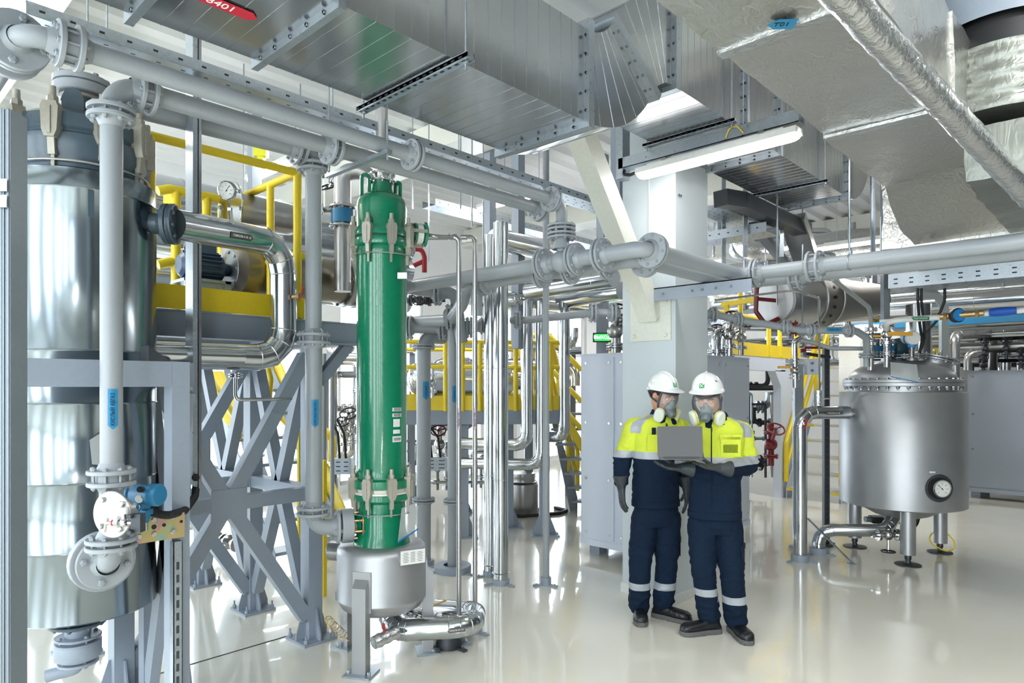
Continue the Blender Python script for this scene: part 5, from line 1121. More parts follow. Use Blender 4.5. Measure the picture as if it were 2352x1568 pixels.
# ================================================================ cabinets
def cabinet(lab, x0, y0, x1, y1, z0, z1, xdiv, ydiv, cm='cab'):
    """sheet metal cabinet; door panels on its -X face (ydiv columns) and -Y face (xdiv columns)"""
    t = T('control_cabinet', lab, 'cabinet', ((x0+x1)/2, (y0+y1)/2, z0))
    mb = MB(); mb.box(x0, y0, z0, x1, y1, z1); mb.box(x0-.01, y0-.01, z1-.012, x1+.01, y1+.01, z1); mb.box(x0-.01, y0-.01, z0, x1+.01, y1+.01, z0+.06); mb.build('body', M[cm], t)
    for i in range(ydiv):
        a, b = y0+(y1-y0)*i/ydiv+.02, y0+(y1-y0)*(i+1)/ydiv-.02; mb = MB(); mb.box(x0-.014, a, z0+.08, x0-.001, b, z1-.04); dr_ = mb.build('door', M[cm], t)
        mb = MB()
        for zf in (.03, .33, .64, .97):
            for y_ in (a+.05, b-.05): mb.cyl((x0-.014, y_, z0+.08+(z1-z0-.12)*zf), (x0-.022, y_, z0+.08+(z1-z0-.12)*zf), .013, n=12)
        mb.build('lock', M['chrome'], dr_)
    for i in range(xdiv):
        a, b = x0+(x1-x0)*i/xdiv+.02, x0+(x1-x0)*(i+1)/xdiv-.02; mb = MB(); mb.box(a, y0-.014, z0+.08, b, y0-.001, z1-.04); dr_ = mb.build('door', M[cm], t)
        mb = MB()
        for zf in (.03, .33, .64, .97):
            for x_ in (a+.05, b-.05): mb.cyl((x_, y0-.014, z0+.08+(z1-z0-.12)*zf), (x_, y0-.022, z0+.08+(z1-z0-.12)*zf), .013, n=12)
        mb.build('lock', M['chrome'], dr_)
    for x_, y_ in ((x0+.1, y0+.1), (x0+.1, y1-.15), (x1-.15, y0+.1), (x1-.15, y1-.15)): mb = MB(); mb.box(x_, y_, 0, x_+.12, y_+.12, z0); mb.build('foot', M['frame'], t)
    return t
cabinet('tall pale blue grey cabinet standing directly behind the pale pillar', 5.384, 3.27, 7.44, 4.11, .11, 2.02, 3, 2)
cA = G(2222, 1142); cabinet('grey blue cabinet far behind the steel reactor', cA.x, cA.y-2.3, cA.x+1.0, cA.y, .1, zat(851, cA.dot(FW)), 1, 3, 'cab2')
# fittings on top of the pillar cabinet
ct = 2.02; wx = V((5.7, 3.6, ct))
for i, (x_, y_, r_, h_) in enumerate(((5.55, 3.35, .04, .22), (5.6, 3.62, .035, .35), (5.62, 3.85, .05, .3), (6.9, 3.4, .05, .28), (7.2, 3.45, .04, .38), (6.55, 3.42, .03, .3))):
    nm = ['first', 'second', 'third', 'fourth', 'fifth', 'sixth'][i]; t = T('steam_fitting', 'flanged steel pipe stub with bent end on the tall cabinet roof, %s along it' % nm, 'pipe fitting', (x_, y_, ct)); mb = MB()
    mb.tube([(x_, y_, ct+.001), (x_, y_, ct+h_), (x_+(.25 if i % 2 else .0), y_-(0 if i % 2 else .22), ct+h_)], r_, 14, r_*2); mb.flange((x_, y_, ct+.06), Z, r_*2, .014, 6, .009, 0, .01); mb.build('tube', M['clad' if i % 2 else 'steel'], t)
bvalve('dark handwheel valve on a clad stub over the tall cabinet', V((5.5, 3.78, ct+.22)), 1.6, 'steel'); bvalve('black handwheel pipe valve on the far end of the tall cabinet', V((7.0, 3.3, ct+.25)), 1.5, 'chrome')
q = P(1383, 775, 7.2); ex = T('exit_sign', 'green lit exit sign seen over the tall cabinet', 'exit sign', q); mb = MB(); mb.obox(q, RT, FW, Z, .10, .02, .05); mb.build('case', M['iron'], ex)
mb = MB(); mb.obox(q-FW*.021, RT, FW, Z, .085, .001, .037); mb.build('panel', mk('lit green sign', srgb(30, 150, 60), .5, emis=1.2), ex); text('ВЫХОД', .05, mk('lit sign letters', srgb(225, 255, 225), .5, emis=3), ex, q-FW*.024, RT, Z)
# ================================================================ stainless reactor
tk = Pd(2070, 6.74, 0); D0_ = 6.74; Zt = lambda py: zat(py, D0_)
re = T('steel_reactor', 'large bead blasted stainless reactor on tubular legs with bolted domed lid', 'reactor', tk)
Rk = .565
mb = MB(); mb.lathe([(0, .50), (.3, .51), (Rk-.03, .515), (Rk, .525), (Rk, 1.635), (Rk-.004, 1.64), (.48, 1.641)], tk, Z, 96)
mb.build('jacket', M['matt'], re, 50)
mb = MB(); mb.lathe([(0, .36), (.12, .37), (.25, .41), (.36, .47), (.42, .52)], tk, Z, 64); mb.build('bottom_dish', M['matt'], re)
mb = MB(); mb.lathe([(.49, 1.64), (.49, 1.70)], tk, Z, 72); mb.lathe([(.47, 1.695), (.53, 1.695), (.534, 1.70), (.534, 1.728), (.53, 1.731), (.51, 1.732), (.534, 1.733), (.534, 1.76), (.53, 1.765), (.47, 1.766)], tk, Z, 96); mb.build('lid_flange', M['matt'], re)
mb = MB()
for i in range(36):
    a = i*PI/18; q = tk+V((math.cos(a), math.sin(a), 0))*.508; mb.hexb(q+Z*1.765, Z, .017, .014); mb.hexb(q+Z*1.695, -Z, .017, .02); mb.cyl(q+Z*1.66, q+Z*1.70, .009, n=8)
mb.build('flange_bolt', M['steel'], re)
mb = MB(); mb.lathe([(.478*math.cos(a*PI/24), 1.775+.19*math.sin(a*PI/24)) for a in range(0, 13)], tk, Z, 72); mb.lathe([(.478, 1.76), (.478, 1.776)], tk, Z, 72); mb.build('domed_lid', M['matt'], re, 50)
for (px, py) in ((2085, 1296), (1970, 1256), (2160, 1268)):
    l = G(px, py); o = (l-tk).normalized(); l = tk+o*.44; mb = MB(); mb.cyl(l+Z*.10, l+Z*.56, .067, n=28); mb.build('leg', M['matt'], re)
    mb = MB(); mb.lathe([(0, 0), (.115, 0), (.115, .008), (.03, .02), (.022, .05), (.03, .055), (.03, .08), (.02, .11)], l, Z, 28); mb.build('foot', M['dark'], re)
l = tk+(G(2160, 1268)-tk).normalized()*.44; mb = MB(); mb.tube([l+Z*.2-RT*.07, l+Z*.12-RT*.16, l+Z*.03-FW*.1, l+Z*.06+RT*.2, l+Z*.19+RT*.08], .007, 8, .08); one(mb, 'earth_wire', M['yellow'], 'yellow earth wire looped round a reactor leg foot', 'wire')
# gauge in a recess of the jacket
q, n_ = onshell(2157, 1121, tk, Rk, D0_); mb = MB(); mb.lathe([(.128, -.008), (.13, .003), (.112, .006), (.108, -.0)], q, n_, 36); mb.build('recess_ring', M['dark'], re)
mb = MB(); mb.cyl(q-n_*.003, q+n_*.004, .105, n=32); mb.build('recess', M['iron'], re)
gauge(q+n_*.045, n_, .085, 'round white dial gauge set low in the reactor side', None, 'temperature_gauge', needle=2.4)
q, n_ = onshell(2141, 1084, tk, Rk, D0_); mb = MB(); mb.obox(q+n_*.004, Z.cross(n_), n_, Z, .025, .004, .008); mb.build('tag_plate', M['paper'], re)
q, n_ = onshell(2198, 953, tk, Rk, D0_); mb = MB(); mb.obox(V((tk.x, tk.y, q.z))+(RT*.98+FW*.0).normalized()*(Rk-.005), RT, FW, Z, .05, .05, .062); mb.build('side_bracket', M['steel'], re)
# nozzles of the lid
def nozzle(px, py_b, py_t, d, r, lab=None, fls=(), mat='steel'):
    a, b = P(px, py_b, d), P(px, py_t, d); mb = MB(); mb.cyl(V((b.x, b.y, a.z)), b, r, n=16)
    for py in fls: mb.flange(P(px, py, d), Z, r*2.5, .012, 6, .009, 0, .012)
    return mb.build('nozzle', M[mat], re)
nozzle(1990, 842, 815, 6.5, .028, fls=(816,), mat='pipe'); nozzle(2000, 850, 780, 6.55, .028, fls=(812, 785)); nozzle(2037, 850, 780, 6.5, .028, fls=(812, 785)); nozzle(2094, 845, 815, 6.6, .055, fls=(818,), mat='matt')
def ballv(lab, px, py, d, s=1.0, lever='brass', ldir=RT, txt=''):
    q = P(px, py, d); t = T('ball_valve', lab, 'valve', q); mb = MB(); mb.ball(q, .042*s, 14, 8); mb.cyl(q-Z*.1*s, q+Z*.1*s, .028*s, n=14); mb.flange(q+Z*.07*s, Z, .06*s, .011, 4, .009, 0, .006); mb.flange(q-Z*.07*s, Z, .06*s, .011, 4, .009, 0, .006); mb.cyl(q, q-FW*.07*s, .014, n=8); mb.build('body', M['chrome'], t)
    mb = MB(); c = q-FW*.075*s+V(ldir)*.07*s; mb.obox(c, V(ldir), FW, V(ldir).cross(FW), .10*s, .004, .016*s); lv_ = mb.build('lever', M[lever], t)
    if txt: text(txt, .02, M['ink'], lv_, c-FW*.006, RT, Z)
    return t
M['orange'] = mk('orange yellow valve lever', srgb(224, 172, 74), .4)
ballv('chrome ball valve with short orange lever on the reactor lid', 2000, 773, 6.5, 1, 'orange', RT*.6); ballv('chrome ball valve with long orange lever on the reactor lid', 2037, 768, 6.4, 1.15, 'orange', RT)
# motor, level sensor, manhole
q = P(2058, 800, 6.75); mt = T('agitator_motor', 'petrol blue agitator motor lying on the reactor lid', 'motor', q)
mb = MB(); mb.lathe([(0, -.26), (.07, -.26), (.085, -.24), (.085, -.06), (.06, -.05)], q, RT, 24)
for i in range(16): a = i*PI/8; u_, w_ = basis(RT); o = u_*math.cos(a)+w_*math.sin(a); mb.obox(q-RT*.15+o*.088, RT, o, RT.cross(o), .09, .010, .003)
mb.build('ribbed_motor', M['blue'], mt)
M['petrol'] = mk('petrol blue gearbox paint', srgb(44, 72, 86), .35)
mb = MB(); mb.lathe([(.06, -.06), (.10, -.04), (.115, 0), (.115, .09), (.10, .13), (0, .14)], q, RT, 28); mb.cyl(q+RT*.04-Z*.02, q+RT*.04-Z*.17, .085, .1, 24); mb.build('gearbox', M['petrol'], mt)
q = P(2094, 776, 6.45); sn = T('level_sensor', 'white round head level sensor with blue cap on a finned neck over the reactor lid', 'sensor', q); n2_ = (-FW-Z*.15).normalized()
mb = MB(); mb.lathe([(0, -.10), (.055, -.10), (.065, -.08), (.065, .035), (.058, .045), (0, .045)], q, n2_, 28); mb.build('head', M['plastic'], sn)
mb = MB(); mb.disc(q-n2_*.03, n2_, .069, .03, 28); mb.cyl(q-Z*.05, q-Z*.09, .035, n=16); mb.build('blue_ring', M['sky'], sn)
mb = MB(); mb.lathe([(.02, -.20)]+[(.03 if i % 2 else .022, -.19+.009*i) for i in range(12)], q-Z*0, Z, 18); mb.build('finned_neck', M['chrome'], sn)
mc = P(2150, 822, 6.75); mx_ = (Z+RT*.22-FW*.1).normalized(); mh = T('manhole', 'tilted bolted manhole cover with lifting handles on the reactor lid', 'manhole', mc)
mb = MB(); mb.cyl(mc-mx_*.12, mc, .145, n=36); mb.flange(mc, mx_, .20, .016, 12, .013, 0, .008); mb.build('cover', M['matt'], mh)
mb = MB(); u_, w_ = basis(mx_)
for s in (-.03, .03): mb.torus(mc+mx_*.02+u_*s, u_, .06, .007, 20, 6)
mb.build('handle', M['chrome'], mh)
q = P(2073, 856, 6.2); sv_ = T('document_sleeve', 'clear document sleeve with blue edge lying on the reactor lid', 'document sleeve', q); up2 = (Z*.85+FW*.5).normalized(); nn2 = RT.cross(up2)
mb = MB(); mb.prism([q+RT*x_+up2*z_ for x_, z_ in ((-.12, -.04), (-.08, .12), (.16, .09), (.12, -.10))], nn2*.001); mb.build('sleeve', M['sleeve'], sv_)
mb = MB(); mb.prism([q-nn2*.003+RT*x_+up2*z_ for x_, z_ in ((-.12, -.045), (.12, -.105), (.12, -.092), (-.12, -.03))], nn2*.001); mb.build('zip_strip', M['sky'], sv_)
mb = MB(); mb.prism([q-nn2*.004+RT*x_+up2*z_ for x_, z_ in ((-.04, -.07), (.02, .06), (.09, .02), (.05, -.10))], nn2*.001); mb.build('paper', M['paper'], sv_)
# ================================================================ clad pipework at the reactor
b0 = G(1838, 1288); d = b0.dot(FW); b1 = V((b0.x, b0.y, zat(947, d))); tgt = P(1948, 947, 6.62)
def lb1(t):
    q = P(1908, 948, d+.05)-FW*.062; label(t, q, RT, Z, .17, .028, M['lgrey'], 'ГЛИКОЛЬ К3 -20', .015, M['wink'], 'l', .06)
t = pipe('clad_pipe', 'polished clad pipe rising from the floor and elbowing into the reactor side', [b0, b1, tgt], .064, 'clad', .15, [], bs=3, seams=1, n=28, extra=lb1)
ring_base(t, b0, .085, .07); mb = MB(); mb.cyl(tgt, tgt+RT*.08, .03, n=16); mb.disc(tgt, RT, .066, .012, 28); mb.disc(tgt+RT*.03, RT, .045, .015, 20); mb.build('end_coupling', M['chrome'], t)
q = P(1847, 972, d-.08); lv = T('ball_valve', 'red lever ball valve on the clad pipe elbow beside the reactor', 'valve', q); mb = MB(); mb.cyl(q+FW*.06, q, .014, n=8); mb.hexb(q, -FW, .018, .012); mb.build('stub', M['chrome'], lv); mb = MB(); mb.beam(q-FW*.014-Z*.05, q-FW*.014+Z*.05+RT*.02, .02, .006); mb.build('lever', M['red'], lv)
q = P(1879, 915, d+.06); fs_ = T('wrapped_stub', 'foil wrapped upright stub on the clad pipe by the reactor', 'pipe stub', q); mb = MB(); mb.tube([q-Z*.07+V((0, 0, .0)), q-Z*.03, q+Z*.03, q+Z*.08], [.04, .043, .039, .041], 14); mb.build('wrap', M['foilp'], fs_, 60); mb = MB(); mb.cyl(q+RT*.03, q+RT*.12, .007, n=8); mb.build('lever', M['chrome'], fs_)
c0 = G(1880, 1272); d = c0.dot(FW); h_ = zat(1216, d)
def lb2(t): label(t, P(1935, 1217, d+.02)-FW*.062, RT, Z, .16, .026, M['lgrey'], 'ГЛИКОЛЬ К3 +10', .014, M['wink'], 'r', .06)
t = pipe('clad_pipe', 'low clad pipe bending out from under the reactor down to the floor', [c0, V((c0.x, c0.y, h_)), P(2035, 1218, 6.55), P(2058, 1180, 6.7)], .062, 'clad', .14, [], bs=3, seams=1, n=28, extra=lb2); ring_base(t, c0, .085, .07)
bvalve('black handwheel under the reactor, lying flat below the clad pipe', P(2040, 1228, 6.45), 1.0, 'chrome', 'black', RT, wax=-Z)
q = P(2020, 1192, 6.9); av = T('outlet_valve', 'grey outlet valve with bolted body under the reactor dish', 'valve', q); mb = MB(); mb.flange(q+RT*.14, Z, .08, .016, 6, .011, 0, .03); mb.obox(q, RT, FW, Z, .09, .05, .035); mb.cyl(q-RT*.15, q+RT*.1, .03, n=14); mb.build('body', M['galv'], av); mb = MB(); mb.obox(q-RT*.05-FW*.06, RT, FW, Z, .05, .02, .03); mb.build('actuator', M['black'], av)
mb = MB(); mb.tube([P(2110, 1175, 6.9), P(2105, 1205, 6.9), P(2085, 1215, 7.0)], .022, 10, .1); one(mb, 'rubber_hose', M['black'], 'black rubber hose end hanging under the reactor', 'hose')
mb = MB(); q0, q1 = P(1855, 1190, 6.7), G(1956, 1294); mb.beam(q0, q1+Z*.01, .02, .012); mb.obox(q1+Z*.004, RT, FW, Z, .03, .03, .003); one(mb, 'angle_prop', M['galv'], 'thin angled galvanised prop leaning from the clad riser to the floor', 'prop')
# slotted strut with box near the stair
s0 = G(1897, 1262); s0 = Pd(1897, 7.1, 0); su = T('slotted_strut', 'dark slotted strut upright between the clad riser and the reactor', 'strut', s0); mb = MB(); mb.obox(s0+Z*1.05, RT, FW, Z, .028, .028, 1.05); mb.box(s0.x-.07, s0.y-.07, 0, s0.x+.07, s0.y+.07, .03); mb.build('rail', M['dark'], su)
mb = MB(); z_ = .1
while z_ < 2.0: mb.obox(s0-FW*.0285+Z*z_, RT, FW, Z, .006, .001, .018); z_ += .06
mb.build('slot', M['iron'], su)
s1_ = Pd(1833, 7.0, 0); su2 = T('slotted_strut', 'grey strut upright carrying the three flange valve column', 'strut', s1_); mb = MB(); mb.obox(s1_+Z*.96, RT, FW, Z, .045, .03, .96); mb.box(s1_.x-.07, s1_.y-.07, 0, s1_.x+.07, s1_.y+.07, .03); mb.build('rail', M['galv'], su2)
q = P(1865, 842, 6.95); jb = T('switch_box', 'grey switch box with two glands fixed beside the slotted strut', 'switch box', q); mb = MB(); mb.obox(q, RT, FW, Z, .064, .04, .082); mb.build('box', M['cab'], jb); mb = MB()
for dz_ in (-.04, .035): mb.lathe([(.014, 0), (.017, .01), (.012, .03), (0, .03)], q-RT*.025-FW*.04+Z*dz_, -FW, 14)
mb.build('cable_gland', M['chrome'], jb)
mb = MB(); a, b = P(1848, 812, 6.95), P(1905, 820, 7.05); mb.beam(a, b, .04, .03); one(mb, 'strut_arm', M['dark'], 'short dark slotted strut arm above the grey switch box', 'strut')
vt = T('valve_column', 'stainless three flange valve column with yellow lever beside the yellow stair', 'valve', P(1825, 850, 6.8)); c = P(1825, 850, 6.8)
mb = MB(); mb.tube([P(1827, 890, 6.8), P(1825, 782, 6.8), P(1840, 778, 6.8)], .028, 14, .05)
for py in (825, 833, 860, 868): mb.flange(P(1825, py, 6.8), Z, .058, .010, 4, .008, 0, .006, pair=False)
mb.ball(c, .045, 14, 8); mb.build('body', M['chrome'], vt); mb = MB(); q = P(1800, 843, 6.75); mb.obox(q, RT, FW, Z, .055, .015, .012); mb.beam(q+RT*.05, c-FW*.03, .012, .012); mb.build('lever', M['orange'], vt)
mb = MB(); q = P(1845, 805, 6.75); mb.obox(q, RT, FW, Z, .022, .02, .02); mb.obox(q+RT*.1+Z*.03, RT, FW, Z, .09, .01, .012); mb.build('red_tag', M['maroon'], vt)
pipe('process_pipe', 'thin grey vacuum line from the valve column to the reactor lid', [P(1835, 780, 6.8), P(1870, 788, 6.75), P(1912, 800, 6.7), P(1990, 800, 6.6)], .022, 'pipe', .06, fl=[])
# flange chain from the pillar with the blue label
def lb3(t): label(t, P(1912, 758, 6.28)-FW*.034, RT, Z, .15, .034, M['lblue'], 'ВАКУУМ', .02, M['ink'], 'l', .034)
cp = [P(1610, 718, 6.3), P(1640, 722, 6.3), P(1700, 735, 6.3), P(1815, 754, 6.3), P(1835, 758, 6.3), P(1965, 759, 6.3), P(1990, 775, 6.4), P(1992, 812, 6.5)]
t = pipe('process_pipe', 'grey vacuum line with round flanges and blue label running from the pillar to the reactor', cp, .034, 'pipe', .08,
     fl=[(P(1638, 722, 6.3), RT, dict(R=.075)), (P(1695, 734, 6.3), RT, dict(R=.075)), (P(1806, 752, 6.3), RT-FW*.5, dict(R=.075)), (P(1862, 758, 6.3), RT, dict(R=.062)), (P(1950, 759, 6.3), RT, dict(R=.065))], extra=lb3)
mb = MB(); mb.flange(P(1822, 754, 6.35), (RT-FW*.5).normalized(), .078, .014, 6, .012, 0, .03); mb.build('red_flange', M['maroon'], t)
mb = MB(); mb.ball(P(1842, 757, 6.4), .065, 18, 10); mb.build('check_valve', M['pipe'], t)
def lb4(t): label(t, P(2110, 731.5, 6.13)-FW*.028, RT, Z, .16, .034, M['lgreen'], 'ВОДА ПИТЬЕВАЯ', .019, M['wink'], 'l', .03)
t = pipe('water_pipe', 'white drinking water pipe with green label, blue meter and brass fittings', [P(2037, 775, 6.5), P(2037, 742, 6.3), P(2060, 735, 6.2), P(2165, 728, 6.1), P(2400, 708, 5.6)], .026, 'plastic', .07, extra=lb4)
q = P(2198, 724, 6.0); dx = (P(2400, 708, 5.6)-P(2165, 728, 6.1)).normalized()
mb = MB(); mb.tube([q-dx*.13, q+dx*.2], .028, 14); mb.hexb(q-dx*.1, dx, .036, .03); mb.hexb(q+dx*.14, dx, .036, .03); mb.build('brass_fitting', M['brass'], t)
mb = MB(); mb.lathe([(0, -.03), (.058, -.03), (.065, -.02), (.065, .02), (.055, .03)], q, -FW, 28); mb.build('meter_body', M['black'], t); mb = MB(); mb.cyl(q-FW*.025, q-FW*.036, .054, n=28); mb.build('meter_cap', M['sky'], t)
mb = MB(); mb.tube([q+dx*.24, q+dx*.30, q+dx*.38, q+dx*.43], [.034, .04, .037, .03], 12); mb.build('blue_tape', mk('blue tape', srgb(30, 90, 190), .5, bump=.4), t, 60)
pipe('steel_tube', 'slim pale tube angling down from the overhead pipes to the reactor lid, blue tag', [P(1912, 640, 5.6), P(1995, 705, 6.3), P(2000, 722, 6.4), P(2000, 778, 6.55)], .02, 'pipe', .05, fl=[], extra=lambda t: label(t, P(1966, 683, 6.05)-FW*.021, (P(1995, 705, 6.3)-P(1912, 640, 5.6)).normalized(), Z, .05, .026, M['lblue'], '', .02, None, '', .02))
pipe('steel_tube', 'thin bent chrome tube hanging beside the conical strainer', [P(1640, 690, 6.0), P(1810, 668, 6.1), P(1835, 670, 6.1), P(1882, 685, 6.2), P(1882, 920, 6.9)], .010, 'chrome', .06, fl=[])
# black cables dropping from the tray
for i, (a, b, c, lab) in enumerate(((2108, 2112, 2112, 'black cable dropping straight to the white sensor head, first of the bundle'), (2116, 2122, 2118, 'black cable dropping straight beside its twin'), (2170, 2150, 2105, 'black cable curving from the tray round to the white sensor head'))):
    mb = MB(); mb.tube([P(a, 662, 6.3), P(a, 690, 6.3), P(b, 740, 6.35), P(c+6, 782 if i < 2 else 775, 6.45), P(c-8 if i == 1 else c, 812 if i < 2 else 780, 6.5)], .013, 10, .2); one(mb, 'cable', M['black'], lab, 'cable')
M['duct2'] = M['galv']
q = P(2180, 640, 6.9); cd = T('cable_drop_channel', 'bent galvanised cable channel dropping behind the reactor manhole', 'channel', q); mb = MB(); mb.tube([P(2110, 672, 6.8), P(2150, 676, 6.9), P(2168, 705, 7.0), P(2168, 840, 7.2)], .05, 4, 0); mb.build('channel_body', M['galv'], cd, 20)
# ================================================================ strainer, tray, racks on the right
a, b = P(1778, 690, 7.4), P(2040, 688, 8.6); ax = (b-a).normalized(); L = (b-a).length; sr = T('conical_filter', 'big stainless conical filter drum lying behind the twin pale pipes', 'filter', a)
mb = MB(); mb.lathe([(0, 0), (.24, 0), (.25, .01), (.26, .03), (.31, .52), (.315, .53)], a, ax, 48); mb.build('front_drum', M['steel'], sr)
M['perf'] = mk('perforated stainless sheet', srgb(118, 114, 108), .4, .85, 3, .05, .5, 140)
mb = MB(); mb.lathe([(.325, .53), (.325, .56), (.31, .57), (.315, .85), (.24, 1.35), (.20, L-.3)], a, ax, 48); mb.build('perforated_cone', M['perf'], sr)
mb = MB(); 
for h_ in (.02, .52, .84): mb.torus(a+ax*h_, ax, (.255, .32, .315)[(.02, .52, .84).index(h_)], .012, 48, 8)
mb.build('rim_ring', M['steel'], sr)
mb = MB(); u_, w_ = basis(ax)
for i in range(18): an = i*PI/9; mb.cyl(a+ax*.66+(u_*math.cos(an)+w_*math.sin(an))*.318, a+ax*.66+(u_*math.cos(an)+w_*math.sin(an))*.322, .02, n=10)
mb.build('dark_hole', M['iron'], sr)
rb = T('tube_bracket', 'dark red tube frame holding the conical filter', 'bracket', a-ax*.1); mb = MB(); q = a-ax*.05
mb.tube([q+RT*.05+Z*.22, q-RT*.06+Z*.26, q-RT*.16+Z*.14, q-RT*.17-Z*.12, q-RT*.06-Z*.27, q+RT*.08-Z*.2], .026, 8, .04); mb.tube([q-RT*.16+Z*.02, q+RT*.06], .022, 8); mb.build('tube', M['maroon'], rb)
def trY(lab, px0, px1, d0, py0, w_=.3, h_=.1, rows=2, drop=True):
    p0 = P(px0, py0, d0); p1 = along(p0, Y, px1); return tray('cable_tray', lab, p0, p1, w_, h_, X, sp=.13, rows=rows)
trY('deep slotted galvanised cable tray running over the reactor to the grey cabinet', 2040, 2420, 6.4, 662, .35, .13)
q = P(2033, 630, 6.5); mb = MB(); mb.obox(V((q.x, q.y, 3.1)), RT, FW, Z, .03, .03, .75); one(mb, 'slotted_hanger', M['galv'], 'slotted galvanised hanger post down to the deep cable tray', 'hanger')
for i, (px0, py0, px1, d0, w_, lab) in enumerate(((1600, 556, 1760, 7.0, .3, 'slotted cable tray right of the pillar under the high duct'), (1645, 470, 1800, 6.2, .28, 'dark ended slotted cable tray just below the second duct rail'))):
    p0 = P(px0, py0, d0); p1 = along(p0, X, px1) if i == 1 else along(p0, -Y, px1); tray('cable_tray', lab, p0, p1, w_, .09, Y if i == 1 else X, sp=.1)
def drop(lab, pts, w_=.16, h_=.09, mat='galv'):
    mb = MB(); 
    for a, b in zip(pts, pts[1:]): mb.beam(a, b, w_, h_)
    return one(mb, 'cable_duct', M[mat], lab, 'cable duct')
drop('wide grey cable duct slanting down beside the dark cable trays', [P(1820, 500, 7.0), P(1850, 590, 7.4), P(1880, 600, 7.6)], .25, .1, 'duct')
drop('slim bright cable duct slanting down from the slotted trays', [P(1730, 515, 6.8), P(1800, 600, 7.4)], .10, .06)
drop('dark closed cable duct stepping away above the slanting channels', [P(1655, 455, 5.9), P(1700, 462, 6.1), P(1850, 530, 7.2)], .14, .14, 'dark')
for i, (px, y0_, y1_, d) in enumerate(((1712, 470, 590, 6.6), (1795, 500, 590, 6.9), (1662, 560, 610, 7.0), (1950, 380, 580, 6.0), (2005, 380, 590, 6.6), (2032, 380, 610, 6.2), (1758, 560, 650, 7.5), (1843, 620, 780, 7.2), (1785, 420, 700, 6.4))):
    mb = MB(); a, b = P(px, y1_, d), P(px, y0_, d); 
    mb.obox((a+V((a.x, a.y, CH)))/2, RT, FW, Z, .02 if i not in (3, 6, 7, 8) else .006, .012 if i not in (3, 6, 7, 8) else .006, (CH-a.z)/2)
    one(mb, 'support_hanger', M['galv'], 'thin galvanised support strut '+('at the first slotted tray right of the pillar', 'down to the slanting cable duct', 'nearest the pillar low tray', 'rod passing the high duct end', 'beside the foil duct corner', 'at the near end of the deep slotted tray', 'thin rod left of the conical filter', 'thin rod crossing the conical filter', 'thin rod passing behind the tube lamp channel')[i], 'hanger', 'support struts right of the pillar')
mb = MB(); pts = [P(1705, 500, 9.5), P(1700, 545, 9.2), P(1720, 580, 9.0), P(1850, 560, 9.6), P(1960, 545, 10.2), P(2040, 540, 10.8)]; mb.tube(bend(pts, .4, 6), .13, 20); one(mb, 'foil_hose', M['foilp'], 'foil wrapped ventilation hose sagging behind the slotted trays', 'hose', ang=60)
mb = MB(); mb.tube([P(1900, 590, 10.5), P(2352, 540, 9.0)], .2, 24); one(mb, 'foil_hose', M['foil'], 'thick foil wrapped duct hose behind the pale twin pipes', 'hose', ang=60)
# long clad pipes across the far right, each its own run along Y
far = [(560, 9.8, .14, 'foilp'), (648, 9.6, .10, 'clad'), (668, 9.4, .085, 'clad'), (693, 9.2, .14, 'clad'), (712, 9.9, .07, 'steel'), (742, 10.2, .08, 'steel'), (770, 10.6, .11, 'clad'), (800, 10.8, .09, 'steel'), (825, 11.0, .07, 'clad')]
ordn = ['highest', 'second highest', 'third', 'fourth and widest', 'fifth', 'sixth', 'seventh', 'eighth', 'lowest']
for i, (py, d, r_, m_) in enumerate(far):
    p0 = P(2200, py, d); a = along(p0, Y, 1640); b = along(p0, Y, 2460)
    if i in (5, 7): a = along(p0, Y, 2080)
    pipe('clad_pipe', 'long far pipe run crossing behind the reactor, %s of nine' % ordn[i], [a, b], r_, m_, 0, [], seams=1, n=20)
# blue painted beam
p0 = P(2200, 738, 8.8); mb = MB(); mb.beam(along(p0, Y, 1960), along(p0, Y, 2460), .1, .09); one(mb, 'blue_beam', M['blue'], 'blue painted beam behind the drinking water pipe', 'beam')
# pipework over the far cabinet
for i, (pts, r_, lab) in enumerate((([P(2193, 880, 9.4), P(2193, 770, 9.4), P(2280, 765, 10.4), P(2280, 850, 10.6)], .065, 'dark steel pipe bridge standing over the grey cabinet'), ([P(2312, 850, 10.6), P(2312, 740, 10.6), P(2200, 742, 10.8)], .06, 'steel pipe with black handwheel rising from the grey cabinet'), ([P(2222, 850, 9.8), P(2222, 810, 9.8), P(2250, 808, 9.8)], .05, 'short bent clad pipe beside the reactor manhole'), ([P(2345, 850, 10.6), P(2345, 800, 10.6)], .06, 'short steel stub at the cabinet end'))):
    pipe('steel_pipe', lab, pts, r_, 'steel', .12, [], bs=4, seams=1, n=18)
for px, py, lab in ((2262, 800, 'upper black handwheel of the pair over the grey cabinet'), (2258, 838, 'lower black handwheel of the pair over the grey cabinet'), (2311, 800, 'large black handwheel on the steel pipe over the grey cabinet'), (2345, 822, 'black handwheel at the far end of the grey cabinet')): bvalve(lab, P(px, py, 10.2), 1.0, 'dark', wax=(-FW*.5+Z*.6-RT*.3).normalized())
